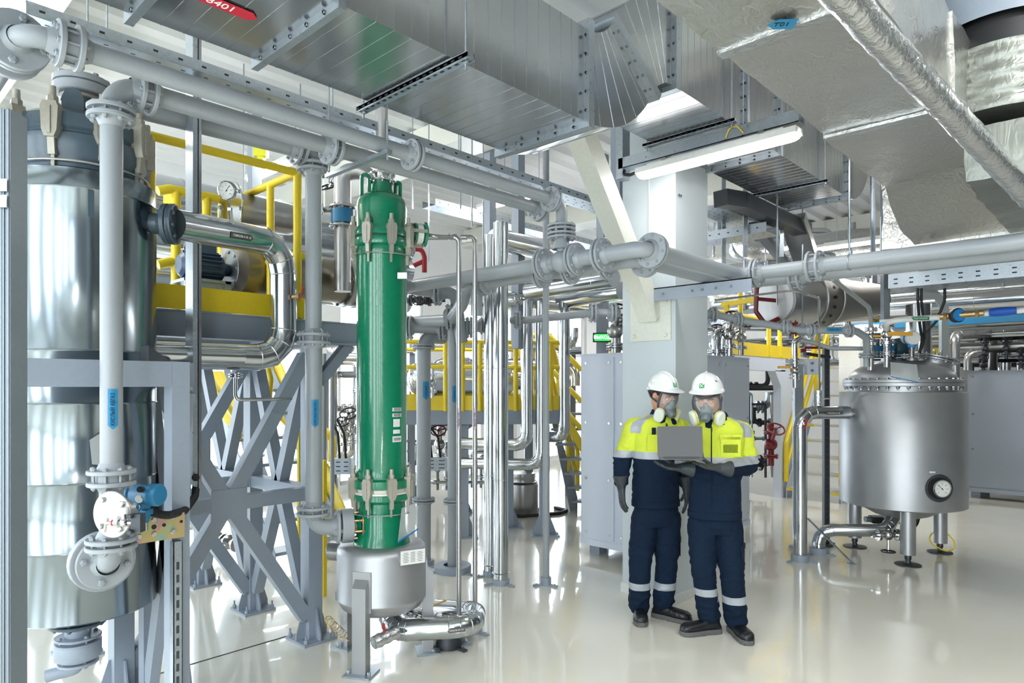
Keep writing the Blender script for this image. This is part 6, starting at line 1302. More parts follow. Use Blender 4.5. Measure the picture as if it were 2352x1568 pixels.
# louvred white unit behind the reactor
q0, q1 = P(1975, 1100, 9.3), P(2135, 1100, 9.3); lu = T('louvred_unit', 'white louvred air unit standing behind the reactor', 'air unit', Pd(2050, 9.4, 0)); c = Pd(2030, 9.6, 0)
mb = MB(); mb.obox(c+Z*1.28, RT, FW, Z, .5, .3, 1.28); mb.build('casing', M['plastic'], lu)
mb = MB()
for i in range(16): mb.obox(c+Z*(1.75+i*.045)-RT*.33-FW*.301, RT, FW, Z, .12, .002, .012); 
mb.build('louvre', M['iron'], lu)
mb = MB(); qq = P(2110, 790, 7.6); mb.tube([qq+Z*.45, qq+Z*.1, qq-Z*.25, qq-Z*.3+FW*.3], .13, 24, .2); one(mb, 'flexible_duct', M['duct'], 'ribbed flexible duct dropping behind the level sensor', 'duct')
c = Pd(2205, 11.4, 0); mb = MB(); mb.obox(c+Z*1.0, RT, FW, Z, .13, .1, 1.0); one(mb, 'white_post', M['plastic'], 'white boxed post between the reactor and the grey cabinet', 'post')
# ================================================================ right platform and stair
yp = 3.95; K3 = yp/.000476; X_a, X_b = PY(1640, yp, 0).x, 12.0; z3 = 2.14
p3 = T('equipment_platform', 'pale grey portal platform behind the yellow stair', 'platform', (10, 4.5, 0))
mb = MB(); mb.box(X_a, yp, z3-.22, X_b-1.7, yp+.12, z3); mb.build('front_beam', M['cab'], p3)
for px in (1806, 1690): x_ = PY(px, yp, 0).x; mb = MB(); mb.box(x_-.22, yp, 0, x_+.22, yp+.12, z3-.2); mb.prism([(x_-.22, yp, z3-.45), (x_-.45, yp, z3-.21), (x_-.22, yp, z3-.21)], (0, .12, 0)); mb.build('portal_leg', M['cab'], p3)
mb = MB(); mb.box(X_a, yp, z3, X_b+1.5, yp+2.6, z3+.02); mb.build('deck', M['cab'], p3)
for x_ in (X_a+.1, X_b-1.8, X_b+1.3): mb = MB(); mb.box(x_, yp+2.4, 0, x_+.12, yp+2.52, z3); mb.build('post', M['frame'], p3)
ry = T('yellow_railing', 'yellow railing and kick plate on the pale platform behind the stair', 'railing', (10, yp, z3))
mb = MB(); mb.box(X_a, yp-.01, z3-.02, 10.9, yp, z3+.16); mb.build('kick_plate', M['yellow'], ry)
for dz_ in (1.0, .52): mb = MB(); mb.tube([(X_a, yp, z3+dz_), (10.7, yp, z3+dz_)], .028, 10); mb.build('rail', M['yellow'], ry)
x_ = X_a+.3
for px in (1700, 1765, 1790, 1828): x_ = PY(px, yp, 0).x; mb = MB(); mb.cyl((x_, yp, z3), (x_, yp, z3+1.0), .032, n=10); mb.build('rail_post', M['yellow'], ry)
mb = MB(); mb.box(X_b, 2.2, z3-.02, X_b+.02, yp-.9, z3+.15); mb.build('kick_plate', M['yellow'], ry)
mb = MB(); mb.tube([(X_b, 2.2, z3+1.0), (X_b, 3.1, z3+1.0)], .028, 10); mb.build('rail', M['yellow'], ry)
pr_ = T('yellow_railing', 'high yellow railing beam seen over the vacuum line beside the pillar', 'railing', P(1700, 700, 9)); mb = MB(); mb.beam(P(1660, 700, 8.5), P(1745, 686, 8.0), .06, .06); mb.beam(P(1670, 700, 8.4), P(1670, 790, 8.4), .05, .05); mb.build('beam', M['yellow'], pr_)
M['ltread'] = mk('pale stair tread', srgb(214, 214, 208), .5)
st3 = stair('pale steel stair with yellow handrails and yellow tread corners beside the reactor', V((10.2, 3.12, 0)), V((1.8, 0, 0)), V((0, 1, 0)), .78, 2.1, 9, nose='yellow', tread='ltread', smat=M['cab'], rail=True, rr=.036)
rack('dark crowded pipe rack under the pale platform behind the worker', 1715, 1800, 11.0, .2, 1.9, 6, 5, ['dark', 'steel', 'galv'], 11)
rack('pipe rack with valves on the pale platform behind the yellow railing', 1640, 1960, 11.6, 2.16, 3.0, 9, 4, ['steel', 'chrome', 'pipe'], 12)
rack('far pipe rack of steel lines above the grey cabinet', 2120, 2400, 11.6, 1.9, 3.4, 8, 6, ['steel', 'clad', 'dark'], 13)
rack('pipe rack hanging high under the ceiling between pillar and foil duct', 1630, 2030, 10.5, 3.0, 4.2, 8, 4, ['galv', 'foilp', 'pipe'], 14)
bvalve('dark red flanged valve on the thin upright behind the worker', P(1770, 1020, 9.6), 1.9, 'maroon', 'maroon'); bvalve('black handwheel valve on the pipe column right of the pillar, nearest', P(1642, 790, 8.0), 1.4, 'steel'); bvalve('black handwheel valve next to the white actuator', P(1672, 790, 8.2), 1.5, 'steel'); bvalve('black handwheel valve right of the white actuator', P(1702, 775, 8.4), 1.4, 'steel')
q = P(1670, 770, 8.3); ac = T('valve_actuator', 'white valve actuator with red window beside the black handwheels', 'actuator', q); mb = MB(); mb.obox(q, RT, FW, Z, .08, .06, .07); mb.cyl(q+Z*.07, q+Z*.16, .05, n=16); mb.build('case', M['plastic'], ac); mb = MB(); mb.cyl(q-FW*.06, q-FW*.066, .035, n=16); mb.build('window', M['red'], ac)
# ================================================================ the two workers
M.update(
    navy=mk('navy work cloth', srgb(13, 31, 52), .85, 0, 220, .12, .35, 90, 0, .2),
    hivis=mk('fluorescent yellow work cloth', srgb(212, 226, 74), .8, 0, 200, .03, .3, 80, 0, .2),
    reflex=mk('grey reflective tape', srgb(168, 174, 182), .45, .1, 300, .03),
    skin=mk('skin', srgb(206, 150, 124), .5, 0, 30, .06, .1, 200),
    hair=mk('dark hair', srgb(38, 30, 28), .7, 0, 200, .3, .6, 200),
    glove=mk('dark grey work glove', srgb(50, 56, 62), .5, 0, 120, .1, .3, 60),
    leather=mk('black shoe leather', srgb(24, 26, 32), .35, 0, 80, .2, .3, 90), sole=mk('grey rubber sole', srgb(96, 96, 96), .7, 0, 60, .1, .3, 60),
    mask=mk('grey silicone mask', srgb(108, 120, 124), .35), seal=mk('dark mask frame', srgb(66, 74, 80), .4), filt=mk('white filter shell', srgb(224, 232, 222), .5),
    helmet=mk('white helmet plastic', srgb(240, 243, 244), .22, 0, 40, .01, 0, 60, .5), eye=mk('eye white', srgb(225, 222, 218), .2), lap=mk('grey laptop shell', srgb(84, 85, 87), .5, .2, 80, .01))
def ringset(mb, rings, n=24, cap=True, p=1.0):
    """rings: (centre, axis vector u scaled, axis vector v scaled)"""
    vs = []
    for c, u, v_ in rings:
        for j in range(n):
            a = 2*PI*j/n; ca, sa = math.cos(a), math.sin(a)
            vs.append(V(c)+V(u)*(math.copysign(abs(ca)**p, ca))+V(v_)*(math.copysign(abs(sa)**p, sa)))
    k = len(rings); fs = [(i*n+j, i*n+(j+1) % n, (i+1)*n+(j+1) % n, (i+1)*n+j) for i in range(k-1) for j in range(n)]
    if cap: fs += [tuple(range(n-1, -1, -1)), tuple(range((k-1)*n, k*n))]
    mb.add(vs, fs)
def limb(mb, pts, rs, n=18, flat=None, k=1.0):
    """rounded limb; flat: direction squashed by k"""
    pts = [V(p) for p in pts]; P_ = []; R_s = []
    for i in range(len(pts)-1):
        for j in range(6):
            f = j/6; q0 = pts[max(i-1, 0)]; q1, q2 = pts[i], pts[i+1]; q3 = pts[min(i+2, len(pts)-1)]
            P_.append(.5*((2*q1)+(q2-q0)*f+(2*q0-5*q1+4*q2-q3)*f*f+(3*q1-q0-3*q2+q3)*f**3)); R_s.append(rs[i]+(rs[i+1]-rs[i])*(3*f*f-2*f**3))
    P_.append(pts[-1]); R_s.append(rs[-1]); rings = []; d0 = (P_[1]-P_[0]).normalized(); u, w_ = basis(d0)
    def rg(c, r, u, w_):
        uu, ww = u*r, w_*r
        if flat is not None: uu = uu-flat*uu.dot(flat)*(1-k); ww = ww-flat*ww.dot(flat)*(1-k)
        return (c, uu, ww)
    for a in (1.0, .8, .5, .25): rings.append(rg(P_[0]-d0*rs[0]*math.sin(a*PI/2), max(.02, math.cos(a*PI/2))*rs[0], u, w_))
    dp = d0
    for i, q in enumerate(P_):
        d = (P_[min(i+1, len(P_)-1)]-P_[max(i-1, 0)]).normalized(); qn = dp.rotation_difference(d); u = qn @ u; w_ = qn @ w_; dp = d; rings.append(rg(q, R_s[i], u, w_))
    for a in (.25, .5, .8, 1.0): rings.append(rg(P_[-1]+dp*rs[-1]*math.sin(a*PI/2), max(.02, math.cos(a*PI/2))*rs[-1], u, w_))
    ringset(mb, rings, n)
def ellip(mb, c, u, v_, w_, n=20, k=12):
    c, u, v_, w_ = V(c), V(u), V(v_), V(w_)
    ringset(mb, [(c-w_*math.cos(PI*i/k), u*max(.01, math.sin(PI*i/k)), v_*max(.01, math.sin(PI*i/k))) for i in range(k+1)], n)
def blob(mb, voxel, smooth=4, planes=(), wr=None):
    """fuse overlapping closed shells into one skin; cut along planes so that colour edges are clean"""
    import bmesh
    me = bpy.data.meshes.new('tmp'); me.from_pydata([tuple(q) for q in mb.v], [], mb.f); o = bpy.data.objects.new('tmp', me); COL.objects.link(o)
    m = o.modifiers.new('r', 'REMESH'); m.mode = 'VOXEL'; m.voxel_size = voxel; m.adaptivity = 0
    s = o.modifiers.new('s', 'SMOOTH'); s.iterations = smooth; s.factor = .5
    bpy.context.view_layer.update(); dg = bpy.context.evaluated_depsgraph_get()
    m2 = bpy.data.meshes.new_from_object(o.evaluated_get(dg)); bpy.data.objects.remove(o); bpy.data.meshes.remove(me)
    if wr:
        amp, sc1 = wr[0], wr[1]; nrm = [v.normal.copy() for v in m2.vertices]
        for v, n_ in zip(m2.vertices, nrm):
            q = v.co; t = noise.noise(V((q.x*sc1, q.y*sc1, q.z*sc1*1.9)))+.5*noise.noise(V((q.x*sc1*2.3+7, q.y*sc1*2.3, q.z*sc1*3.2)))
            t = 1-abs(t)*2.2; k = wr[2](q) if len(wr) > 2 else 1; v.co = q+n_*amp*t*k
    if planes:
        b = bmesh.new(); b.from_mesh(m2)
        for co_, no_ in planes: bmesh.ops.bisect_plane(b, geom=b.verts[:]+b.edges[:]+b.faces[:], plane_co=co_, plane_no=no_, dist=.0004)
        b.to_mesh(m2); b.free()
    m2.shade_smooth(); return m2
def mobj(me, name, mats, par, zone=None):
    me.name = name; me.materials.clear()
    for m_ in mats: me.materials.append(m_)
    if zone:
        for p in me.polygons: p.material_index = zone(p.center, p.normal)
    o = bpy.data.objects.new(name, me); COL.objects.link(o); adopt(o, par); return o
def glove(par, wrist, d, pn, curl, thumb_side, s=1.0, thumb_curl=.4, lab=None):
    """wrist point, direction of the hand, palm normal, finger curl (radians per joint)"""
    d = V(d).normalized(); pn = (V(pn)-d*V(pn).dot(d)).normalized(); sd = d.cross(pn)*thumb_side; w_ = V(wrist); mb = MB()
    rings = [(w_-d*.085*s, sd*.056*s, pn*.054*s), (w_-d*.045*s, sd*.048*s, pn*.044*s), (w_, sd*.036*s, pn*.028*s), (w_+d*.035*s, sd*.042*s, pn*.019*s), (w_+d*.075*s, sd*.045*s, pn*.017*s), (w_+d*.1*s, sd*.040*s, pn*.013*s)]
    ringset(mb, rings, 20)
    for i, (off, L) in enumerate(((.031, .074), (.0105, .084), (-.0105, .078), (-.031, .060))):
        q = w_+d*(.09-.004*abs(i-1))*s+sd*off*s; dd = (d+sd*off*.9).normalized(); pts = [q-dd*.03*s, q]; rs = [.0115*s, .0112*s]; c_ = curl*(1+.12*i)
        for seg in (.44, .31, .25): dd = (Quaternion(dd.cross(pn).normalized(), c_) @ dd).normalized(); q = q+dd*L*seg*s; pts.append(q); rs.append((.0108-.0009*len(rs)+.0018)*s)
        limb(mb, pts, rs, 10)
    q = w_+d*.022*s+sd*.028*s; dd = (d*.75+sd*.75+pn*.35).normalized(); pts = [q-dd*.015*s, q]; rs = [.017*s, .0155*s]
    for seg in (.036, .030, .024): pts.append(q+dd*seg*s); q = pts[-1]; rs.append(.0125*s if seg > .03 else .0115*s); dd = (dd+(d*.6-sd*.35+pn*.3)*thumb_curl).normalized()
    limb(mb, pts, rs, 10)
    me = blob(mb, .0042*s, 2, (), (.0012, 40)); return mobj(me, 'glove', [M['glove']], par)
def shoe(par, heel, toe_dir, L=.29, tilt=0):
    e = V(toe_dir); e.z = 0; e.normalize(); sd = e.cross(Z); h = V((heel.x, heel.y, 0)); W = .049
    prof = [(0, .028, .030), (.02, .036, .075), (.06, .038, .105), (.10, .037, .10), (.14, .040, .075), (.18, .047, .068), (.22, .050, .064), (.26, .047, .060), (.285, .034, .046), (.293, .014, .03)]
    mb = MB(); rings = [(h+e*x*L/.29+Z*(.022+z_/2), sd*w_, Z*(z_/2)) for x, w_, z_ in prof]; ringset(mb, rings, 20, p=.85)
    ellip(mb, h+e*.055+Z*.10, sd*.042, e*.052, Z*.05)
    me = blob(mb, .006, 3, (), (.0012, 30)); o = mobj(me, 'shoe', [M['leather']], par)
    out = [(x*L/.29, w_+.004) for x, w_ in ((-.004, .018), (.01, .034), (.05, .038), (.11, .036), (.16, .042), (.21, .049), (.25, .047), (.28, .034), (.297, .014))]
    poly = [h+e*x+sd*w_ for x, w_ in out]+[h+e*x-sd*w_ for x, w_ in reversed(out)]
    mb = MB(); mb.prism([q+Z*.008 for q in poly], Z*.026); mb.prism([h+e*x+sd*w_+Z*.0005 for x, w_ in out[:4]]+[h+e*x-sd*w_+Z*.0005 for x, w_ in reversed(out[:4])], Z*.01)
    for i in range(10): x = .13+.016*i; w_ = .046 if x < .25 else .036; mb.obox(h+e*x+Z*.0055, e, sd, Z, .0055, w_, .005)
    mb.build('sole', M['sole'], o)
    mb = MB()
    for i in range(4): c = h+e*(.10+.022*i)+Z*(.132-.016*i); mb.tube([c-sd*.026, c+Z*.007, c+sd*.026+e*.008], .0026, 6)
    mb.build('lace', M['ink'], o)
    return o
def head(par, hc, hf, hair_side, badge, s=1.0, helmet_back=0):
    hf = V(hf).normalized(); hs = hf.cross(Z).normalized(); hu = hs.cross(hf).normalized()           # hs: towards the wearer's right... side axis
    q = lambda f, s_, u: hc+(hf*f+hs*s_+hu*u)*s
    return hf, hs, hu, q
def person(lab, J, hfd, jz, cfg):
    t = T('person', lab, 'person', cfg['base']); fd = cfg['front']; sd = fd.cross(Z).normalized()      # sd points to image left for a facing figure
    hc = J['head']; hf = V(hfd).normalized(); hs = hf.cross(Z).normalized(); hu = hs.cross(hf).normalized()
    q = lambda f, s_, u: hc+hf*f+hs*s_+hu*u
    # -------- body: head, neck, trunk and limbs in one skin
    mb = MB()
    ellip(mb, q(-.012, 0, .03), hf*.098, hs*.077, hu*.105); ellip(mb, q(.02, 0, -.045), hf*.068, hs*.056, hu*.075); ellip(mb, q(.055, 0, -.092), hf*.03, hs*.032, hu*.024)
    limb(mb, [q(.080, 0, .012), q(.094, 0, -.012), q(.104, 0, -.026)], [.008, .011, .014], 12); ellip(mb, q(.078, 0, .022), hf*.014, hs*.05, hu*.012)
    for s_ in (-1, 1): ellip(mb, q(-.005, s_*.078, -.008), hf*.018, hs*.009, hu*.032); ellip(mb, q(.062, s_*.036, -.03), hf*.022, hs*.02, hu*.02)
    limb(mb, [q(.082, -.022, -.062), q(.090, 0, -.061), q(.082, .022, -.062)], [.006, .009, .006], 10)
    limb(mb, [q(-.02, 0, -.05), J['neck'], J['chest']], [.058, .060, .10]); limb(mb, [J['chest'], J['waist'], J['hipc']], [.11, .10, .10], flat=fd, k=.7)
    for a in ('L', 'R'):
        limb(mb, [J['chest']+(J['sh'+a]-J['chest'])*.4, J['sh'+a], J['el'+a], J['wr'+a]], [.06, .05, .038, .026]); limb(mb, [J['hip'+a], J['kn'+a], J['an'+a]], [.062, .045, .034])
    mobj(blob(mb, .0065, 3), 'body', [M['skin']], t)
    for s_ in (-1, 1):
        mb = MB(); ec = q(.0745, s_*.031, .001); mb.ball(ec, .0125, 14, 10); ey = mb.build('eye', M['eye'], t); mb = MB(); la = (hu*.80-hf*.60).normalized(); mb.lathe([(.0137*math.sin(a*PI/16), .0137*math.cos(a*PI/16)) for a in range(0, 11)], ec, la, 20); mb.build('eyelid', M['skin'], t); mb = MB(); mb.ball(ec+hf*.0085-hu*.0055, .0048, 10, 6); mb.build('iris', M['ink'], ey)
        mb = MB(); limb(mb, [q(.088, s_*.014, .020), q(.090, s_*.034, .026), q(.078, s_*.052, .019)], [.0035, .0042, .003], 8); mb.build('eyebrow', M['hair'], t)
    mb = MB(); ellip(mb, q(-.022, 0, .038), hf*.098, hs*.083, hu*.104); me = blob(mb, .006, 2, (), (.0015, 60))
    import bmesh
    b = bmesh.new(); b.from_mesh(me); bmesh.ops.bisect_plane(b, geom=b.verts[:]+b.edges[:]+b.faces[:], plane_co=q(.045, 0, .03), plane_no=(hf*.8+hu*-.45), clear_outer=True); bmesh.ops.bisect_plane(b, geom=b.verts[:]+b.edges[:]+b.faces[:], plane_co=q(-.03, 0, -.045), plane_no=(-hu-hf*.1), clear_outer=True); b.to_mesh(me); b.free(); me.shade_smooth()
    mobj(me, 'hair', [M['hair']], t)
    # -------- jacket
    mb = MB(); rings = [(c, sd*a, fd*b_) for c, a, b_ in cfg['torso']]; ringset(mb, rings, 32, p=.9)
    for a in ('L', 'R'):
        limb(mb, [J['chest']+(J['sh'+a]-J['chest'])*.55, J['sh'+a], (J['sh'+a]+J['el'+a])/2, J['el'+a], (J['el'+a]+J['wr'+a])/2, J['wr'+a]], [.085, .080, .068, .064, .056, .046])
    zs, ze = jz; shz = J['shL'].z
    pl = [((0, 0, zs), (0, 0, 1)), ((0, 0, ze), (0, 0, 1)), (J['neck']+fd*.045, fd), (J['neck']-fd*.012, fd), (J['neck']+sd*.085, sd), (J['neck']-sd*.085, sd), ((0, 0, shz-.03), (0, 0, 1))]
    def zone(c, n_):
        if c.z < ze: return 1
        if c.z < zs: return 2
        f = (c-J['neck']).dot(fd); l = abs((c-J['neck']).dot(sd))
        if -.012 < f < .045 and l > .085 and c.z > shz-.03: return 2
        return 0
    elb = [J['elL'], J['elR'], J['waist'], J['wrL']]
    amp = lambda c: .45+1.6*max(0, 1-min((c-e_).length for e_ in elb)/.20)
    jk = mobj(blob(mb, .0075, 3, pl, (.0065, 8.5, amp)), 'jacket', [M['hivis'], M['navy'], M['reflex']], t, zone)
    # collar
    n0 = J['neck']+Z*.0; mb = MB(); vs = []; k = 28
    for i in range(k+1):
        a = -PI*.86+PI*1.72*i/k; o = (-fd*math.cos(a)+sd*math.sin(a)); fr = abs(a)/(PI*.86)
        vs += [n0+o*.083-fd*-.012+Z*(-.030-.030*fr**3), n0+o*(.090+.012*fr)+Z*(-.012-.04*fr**4), n0+o*.074+Z*(.034-.020*fr**2), n0+o*.064+Z*(.030-.02*fr**2)]
    mb.add(vs, [(i*4+j, (i+1)*4+j, (i+1)*4+j+1, i*4+j+1) for i in range(k) for j in range(3)]); mb.build('collar', M['navy'], jk, 70)
    for s_ in (-1, 1):
        c = n0+fd*.082+sd*s_*.028-Z*.036; mb = MB(); mb.prism([c+sd*s_*-.012+Z*.03, c+sd*s_*.045+Z*.034-fd*.03, c+sd*s_*.040-Z*.035, c+sd*s_*.006-Z*.048], fd*.006+Z*.002); mb.build('collar_point', M['navy'], jk)
    zt3, zb3 = J['neck'].z-.06, cfg['torso'][-1][0].z+.03; mb = MB(); cf = cfg['zipf']; mb.tube([cf(zt3+(zb3-zt3)*i/12) for i in range(13)], .004, 6); mb.build('zipper', M['navy'], jk)
    mb = MB(); c = cf(zt3-.02); mb.obox(c+fd*.006, sd, fd, Z, .005, .004, .014); mb.build('zip_pull', M['ink'], jk)
    for (s_, z_, w_, h_, kind) in cfg['pockets']:
        c = cf(z_)+sd*s_; cc = cfg['surf'](s_, z_); nn_ = (fd+sd*s_*2.2).normalized(); uu = Z.cross(nn_); mb = MB(); mb.obox(cc+nn_*.006, uu, nn_, Z, w_/2, .003, h_/2); pk = mb.build({'badge': 'badge_window', 'flap': 'pocket_flap', 'patch': 'chest_patch', 'pocket': 'pocket'}[kind], {'badge': mk('olive badge window', srgb(150, 170, 40), .2), 'flap': M['hivis'], 'patch': M['navy'], 'pocket': M['hivis']}[kind], jk)
    # waistband
    c_, a_, b_ = cfg['torso'][-1]; mb = MB(); ringset(mb, [(c_+Z*.035, sd*(a_*.99), fd*(b_*1.0)), (c_+Z*.03, sd*(a_*1.02), fd*(b_*1.03)), (c_-Z*.012, sd*(a_*1.02), fd*(b_*1.03)), (c_-Z*.016, sd*(a_*.98), fd*(b_*.98))], 40, cap=False, p=.9); mb.build('waistband', M['navy'], jk)
    # -------- trousers
    mb = MB(); ringset(mb, [(J['hipc']+Z*.10, sd*.15, fd*.105), (J['hipc']+Z*.03, sd*.165, fd*.115), (J['hipc']-Z*.03, sd*.168, fd*.118), (J['hipc']-Z*.08, sd*.15, fd*.10)], 30, p=.9)
    pz_ = []
    for a in ('L', 'R'):
        an = J['an'+a]; kn = J['kn'+a]; hp = J['hip'+a]; limb(mb, [hp, hp.lerp(kn, .5), kn, kn.lerp(an, .45), an.lerp(kn, .22), an+Z*.02], [.098, .092, .078, .074, .073, .074])
        zz_ = cfg['stripe'][a]; pz_.append((zz_, zz_-.052))
    zl = [z_ for z_ in pz_]; pl = [((0, 0, z_), (0, 0, 1)) for pr in zl for z_ in pr]; mid = (J['knL']+J['knR'])/2; dx = (J['knR']-J['knL']); dx.z = 0; dx.normalize()
    hem = {a: J['an'+a].z-.015 for a in 'LR'}
    def zone2(c, n_):
        a = 1 if (c-mid).dot(dx) > 0 else 0
        return 1 if zl[a][1] < c.z < zl[a][0] else 0
    me = blob(mb, .0075, 3, pl, (.007, 7.5, lambda c: .5+1.3*max(0, 1-abs(c.z-.13)/.2)+.8*max(0, 1-abs(c.z-.5)/.15)))
    b = bmesh.new(); b.from_mesh(me); bmesh.ops.bisect_plane(b, geom=b.verts[:]+b.edges[:]+b.faces[:], plane_co=(0, 0, min(hem.values())-.03), plane_no=(0, 0, -1), clear_outer=True); b.to_mesh(me); b.free(); me.shade_smooth()
    tr_ = mobj(me, 'trousers', [M['navy'], M['reflex']], t, zone2)
    for a, sg in (('R', 1),):
        kn = J['hip'+a].lerp(J['kn'+a], .42); o = (dx*.9+fd*.35).normalized(); mb = MB(); c = kn+o*.088; mb.obox(c, o.cross(Z), o, Z, .055, .006, .018); mb.obox(c-Z*.06, o.cross(Z), o, Z, .05, .003, .06); mb.build('cargo_pocket', M['navy'], tr_)
    for a in ('L', 'R'): e_ = V(cfg['foot'+a][1]); e_.z = 0; e_.normalize(); shoe(t, J['an'+a]-e_*.085, e_)
    # -------- helmet
    hh = MB(); hcn = q(-.012, 0, .052); rx, ry, rz_ = .118, .104, .118; rings = []
    tl = hu*.97-hf*.10 if not cfg.get('htilt') else cfg['htilt']; tl = V(tl).normalized(); hf2 = (hf-tl*hf.dot(tl)).normalized(); hs2 = hs
    for i in range(13):
        a = PI/2*i/12; rings.append((hcn+tl*rz_*math.sin(a), hf2*(rx*max(.01, math.cos(a))), hs2*(ry*max(.01, math.cos(a)))))
    ringset(hh, rings, 40); hel = hh.build('helmet', M['helmet'], t, 60)
    mb = MB(); n = 48; vs = []
    for i in range(n):
        a = 2*PI*i/n; ca, sa = math.cos(a), math.sin(a); pk = .048*max(0, ca)**1.5+.008
        b0 = hcn+hf2*rx*ca+hs2*ry*sa; o = (hf2*ca+hs2*sa); vs += [b0+tl*.008+o*-.001, b0+o*pk-tl*(.006+.16*pk), b0+o*pk-tl*(.010+.16*pk), b0-tl*.008-o*.004]
    mb.add(vs, [(i*4+j, ((i+1) % n)*4+j, ((i+1) % n)*4+(j+1) % 4, i*4+(j+1) % 4) for i in range(n) for j in range(4)]); mb.build('brim', M['helmet'], hel, 60)
    mb = MB(); mb.tube([hcn+tl*(rz_*math.sin(a)+.001)+hf2*rx*math.cos(a) for a in [PI*(.12+.76*i/20) for i in range(21)]], .006, 8); mb.build('ridge', M['helmet'], hel)
    an_ = cfg['badge_az']; el_ = .30; o = (hf2*math.cos(an_)+hs2*math.sin(an_)); c = hcn+tl*rz_*math.sin(el_)+(hf2*rx*math.cos(an_)+hs2*ry*math.sin(an_))*math.cos(el_)
    bn = (o*.93+tl*.36).normalized(); bu = tl-bn*tl.dot(bn); bu.normalize(); br_ = bu.cross(bn); mb = MB(); mb.obox(c+bn*.0015, br_, bn, bu, .0165, .0015, .0165); bd = mb.build('badge', mk('green badge', srgb(30, 150, 80), .4), hel)
    mb = MB(); cc = c+bn*.0034
    for (x0, y0, x1, y1) in ((-.012, .012, .012, -.012), (-.010, -.012, .002, .004), (.002, .012, .012, .004), (-.013, .002, -.004, .010)): mb.beam(cc+br_*x0+bu*y0, cc+br_*x1+bu*y1, .0035, .0006, bn)
    mb.build('badge_mark', M['plastic'], bd)
    mb = MB(); va = cfg['vent_az']
    for i in range(4): a = va+.05*i; o = hf2*rx*math.cos(a)+hs2*ry*math.sin(a); e_ = .5; p0_ = hcn+tl*rz_*math.sin(e_)+o*math.cos(e_); e_ = .5+.05+.03*i; p1_ = hcn+tl*rz_*math.sin(e_)+o*math.cos(e_); mb.cyl(p0_, p1_, .0014, n=6)
    mb.build('vent_mark', M['ink'], hel)
    mb = MB(); mb.tube([hcn-tl*.005-hf2*.10, hcn-tl*.03-hf2*.115+hs2*.0, hcn-tl*.035-hf2*.10+hs2*.05, hcn-tl*.01+hs2*.09], .006, 8, .02); mb.build('head_band', M['ink'], hel)
    # -------- full face respirator
    rp = T('respirator_tmp', '', '', hc) if False else None
    A0_, A1_, V0_, V1_ = -1.18, 1.18, -.95, .62; cv = q(.012, 0, -.022)
    def vp(az, el, k=1.0): return cv+(hf*(.128*math.cos(az)*math.cos(el))+hs*(.098*math.sin(az)*math.cos(el))+hu*(.118*math.sin(el)))*k
    mb = MB(); nu, nv = 22, 16; sh = lambda i, j: ((A0_+(A1_-A0_)*i/nu)*(1-.42*max(0, (.5-j/nv)*2)**2), V0_+(V1_-V0_)*j/nv)
    mb.add([vp(*sh(i, j)) for i in range(nu+1) for j in range(nv+1)], [(i*(nv+1)+j, (i+1)*(nv+1)+j, (i+1)*(nv+1)+j+1, i*(nv+1)+j+1) for i in range(nu) for j in range(nv)]); vis = mb.build('visor', M['visor'], t, 80)
    bd_ = [vp(*sh(i, 0)) for i in range(nu+1)]+[vp(*sh(nu, j)) for j in range(1, nv+1)]+[vp(*sh(i, nv)) for i in range(nu-1, -1, -1)]+[vp(*sh(0, j)) for j in range(nv-1, 0, -1)]
    mb = MB(); mb.tube(bd_+bd_[:2], .0085, 10, cap=False)
    bi = [cv+(p_-cv)*.86-hf*.018 for p_ in bd_]; n = len(bd_); mb.add(bd_+bi, [(i, (i+1) % n, (i+1) % n+n, i+n) for i in range(n)]); mb.build('mask_frame', M['seal'], t, 60)
    mb = MB(); ellip(mb, q(.088, 0, -.058), hf*.038, hs*.040, hu*.040); ellip(mb, q(.100, 0, -.025), hf*.020, hs*.020, hu*.030); me = blob(mb, .004, 3); mobj(me, 'nose_cup', [M['mask']], t)
    cq = q(.128, 0, -.095); cax = (hf*.85-hu*.5).normalized(); mb = MB(); mb.lathe([(.034, -.035), (.034, -.005), (.030, .012), (.024, .018), (.022, .024), (0, .026)], cq, cax, 28); mb.lathe([(.038, -.02), (.040, -.012), (.038, -.004)], cq, cax, 28); mb.build('exhale_valve', M['mask'], t)
    for s_ in (-1, 1):
        fc = q(.088, s_*.078, -.112); fa = (hf*.55+hs*s_*.80-hu*.15).normalized(); fu = (hu-fa*hu.dot(fa)).normalized(); fl2 = fa.cross(fu)
        def rr_(off, k): return (fc+fa*off, fl2*(.037*k), fu*(.052*k))
        mb = MB(); ringset(mb, [rr_(-.012, .8), rr_(-.010, .96), rr_(-.002, 1.0)], 28, p=.75); mb.build('filter_base', M['filt'], t)
        mb = MB(); ringset(mb, [rr_(-.002, 1.015), rr_(.006, 1.015)], 28, p=.75); mb.build('filter_band', M['yellow'], t)
        mb = MB(); ringset(mb, [rr_(.006, 1.0), rr_(.022, .98), rr_(.028, .88), rr_(.030, .6)], 28, p=.75); mb.build('filter_shell', M['filt'], t)
        mb = MB(); mb.cyl(q(.10, s_*.03, -.095), fc, .02, n=14); mb.build('filter_arm', M['mask'], t)
        mb = MB(); mb.tube([vp(A1_*s_*1.0, -.1), q(-.03, s_*.085, -.02), q(-.10, s_*.05, -.0)], .007, 6, .03); mb.build('strap', M['seal'], t)
    return t
def surf_maker(cx_, fd, sd, a, b_):
    return lambda s_, z_: V((cx_.x, cx_.y, z_))+sd*s_+fd*(b_*math.sqrt(max(0, 1-(s_/a)**2))+.005)
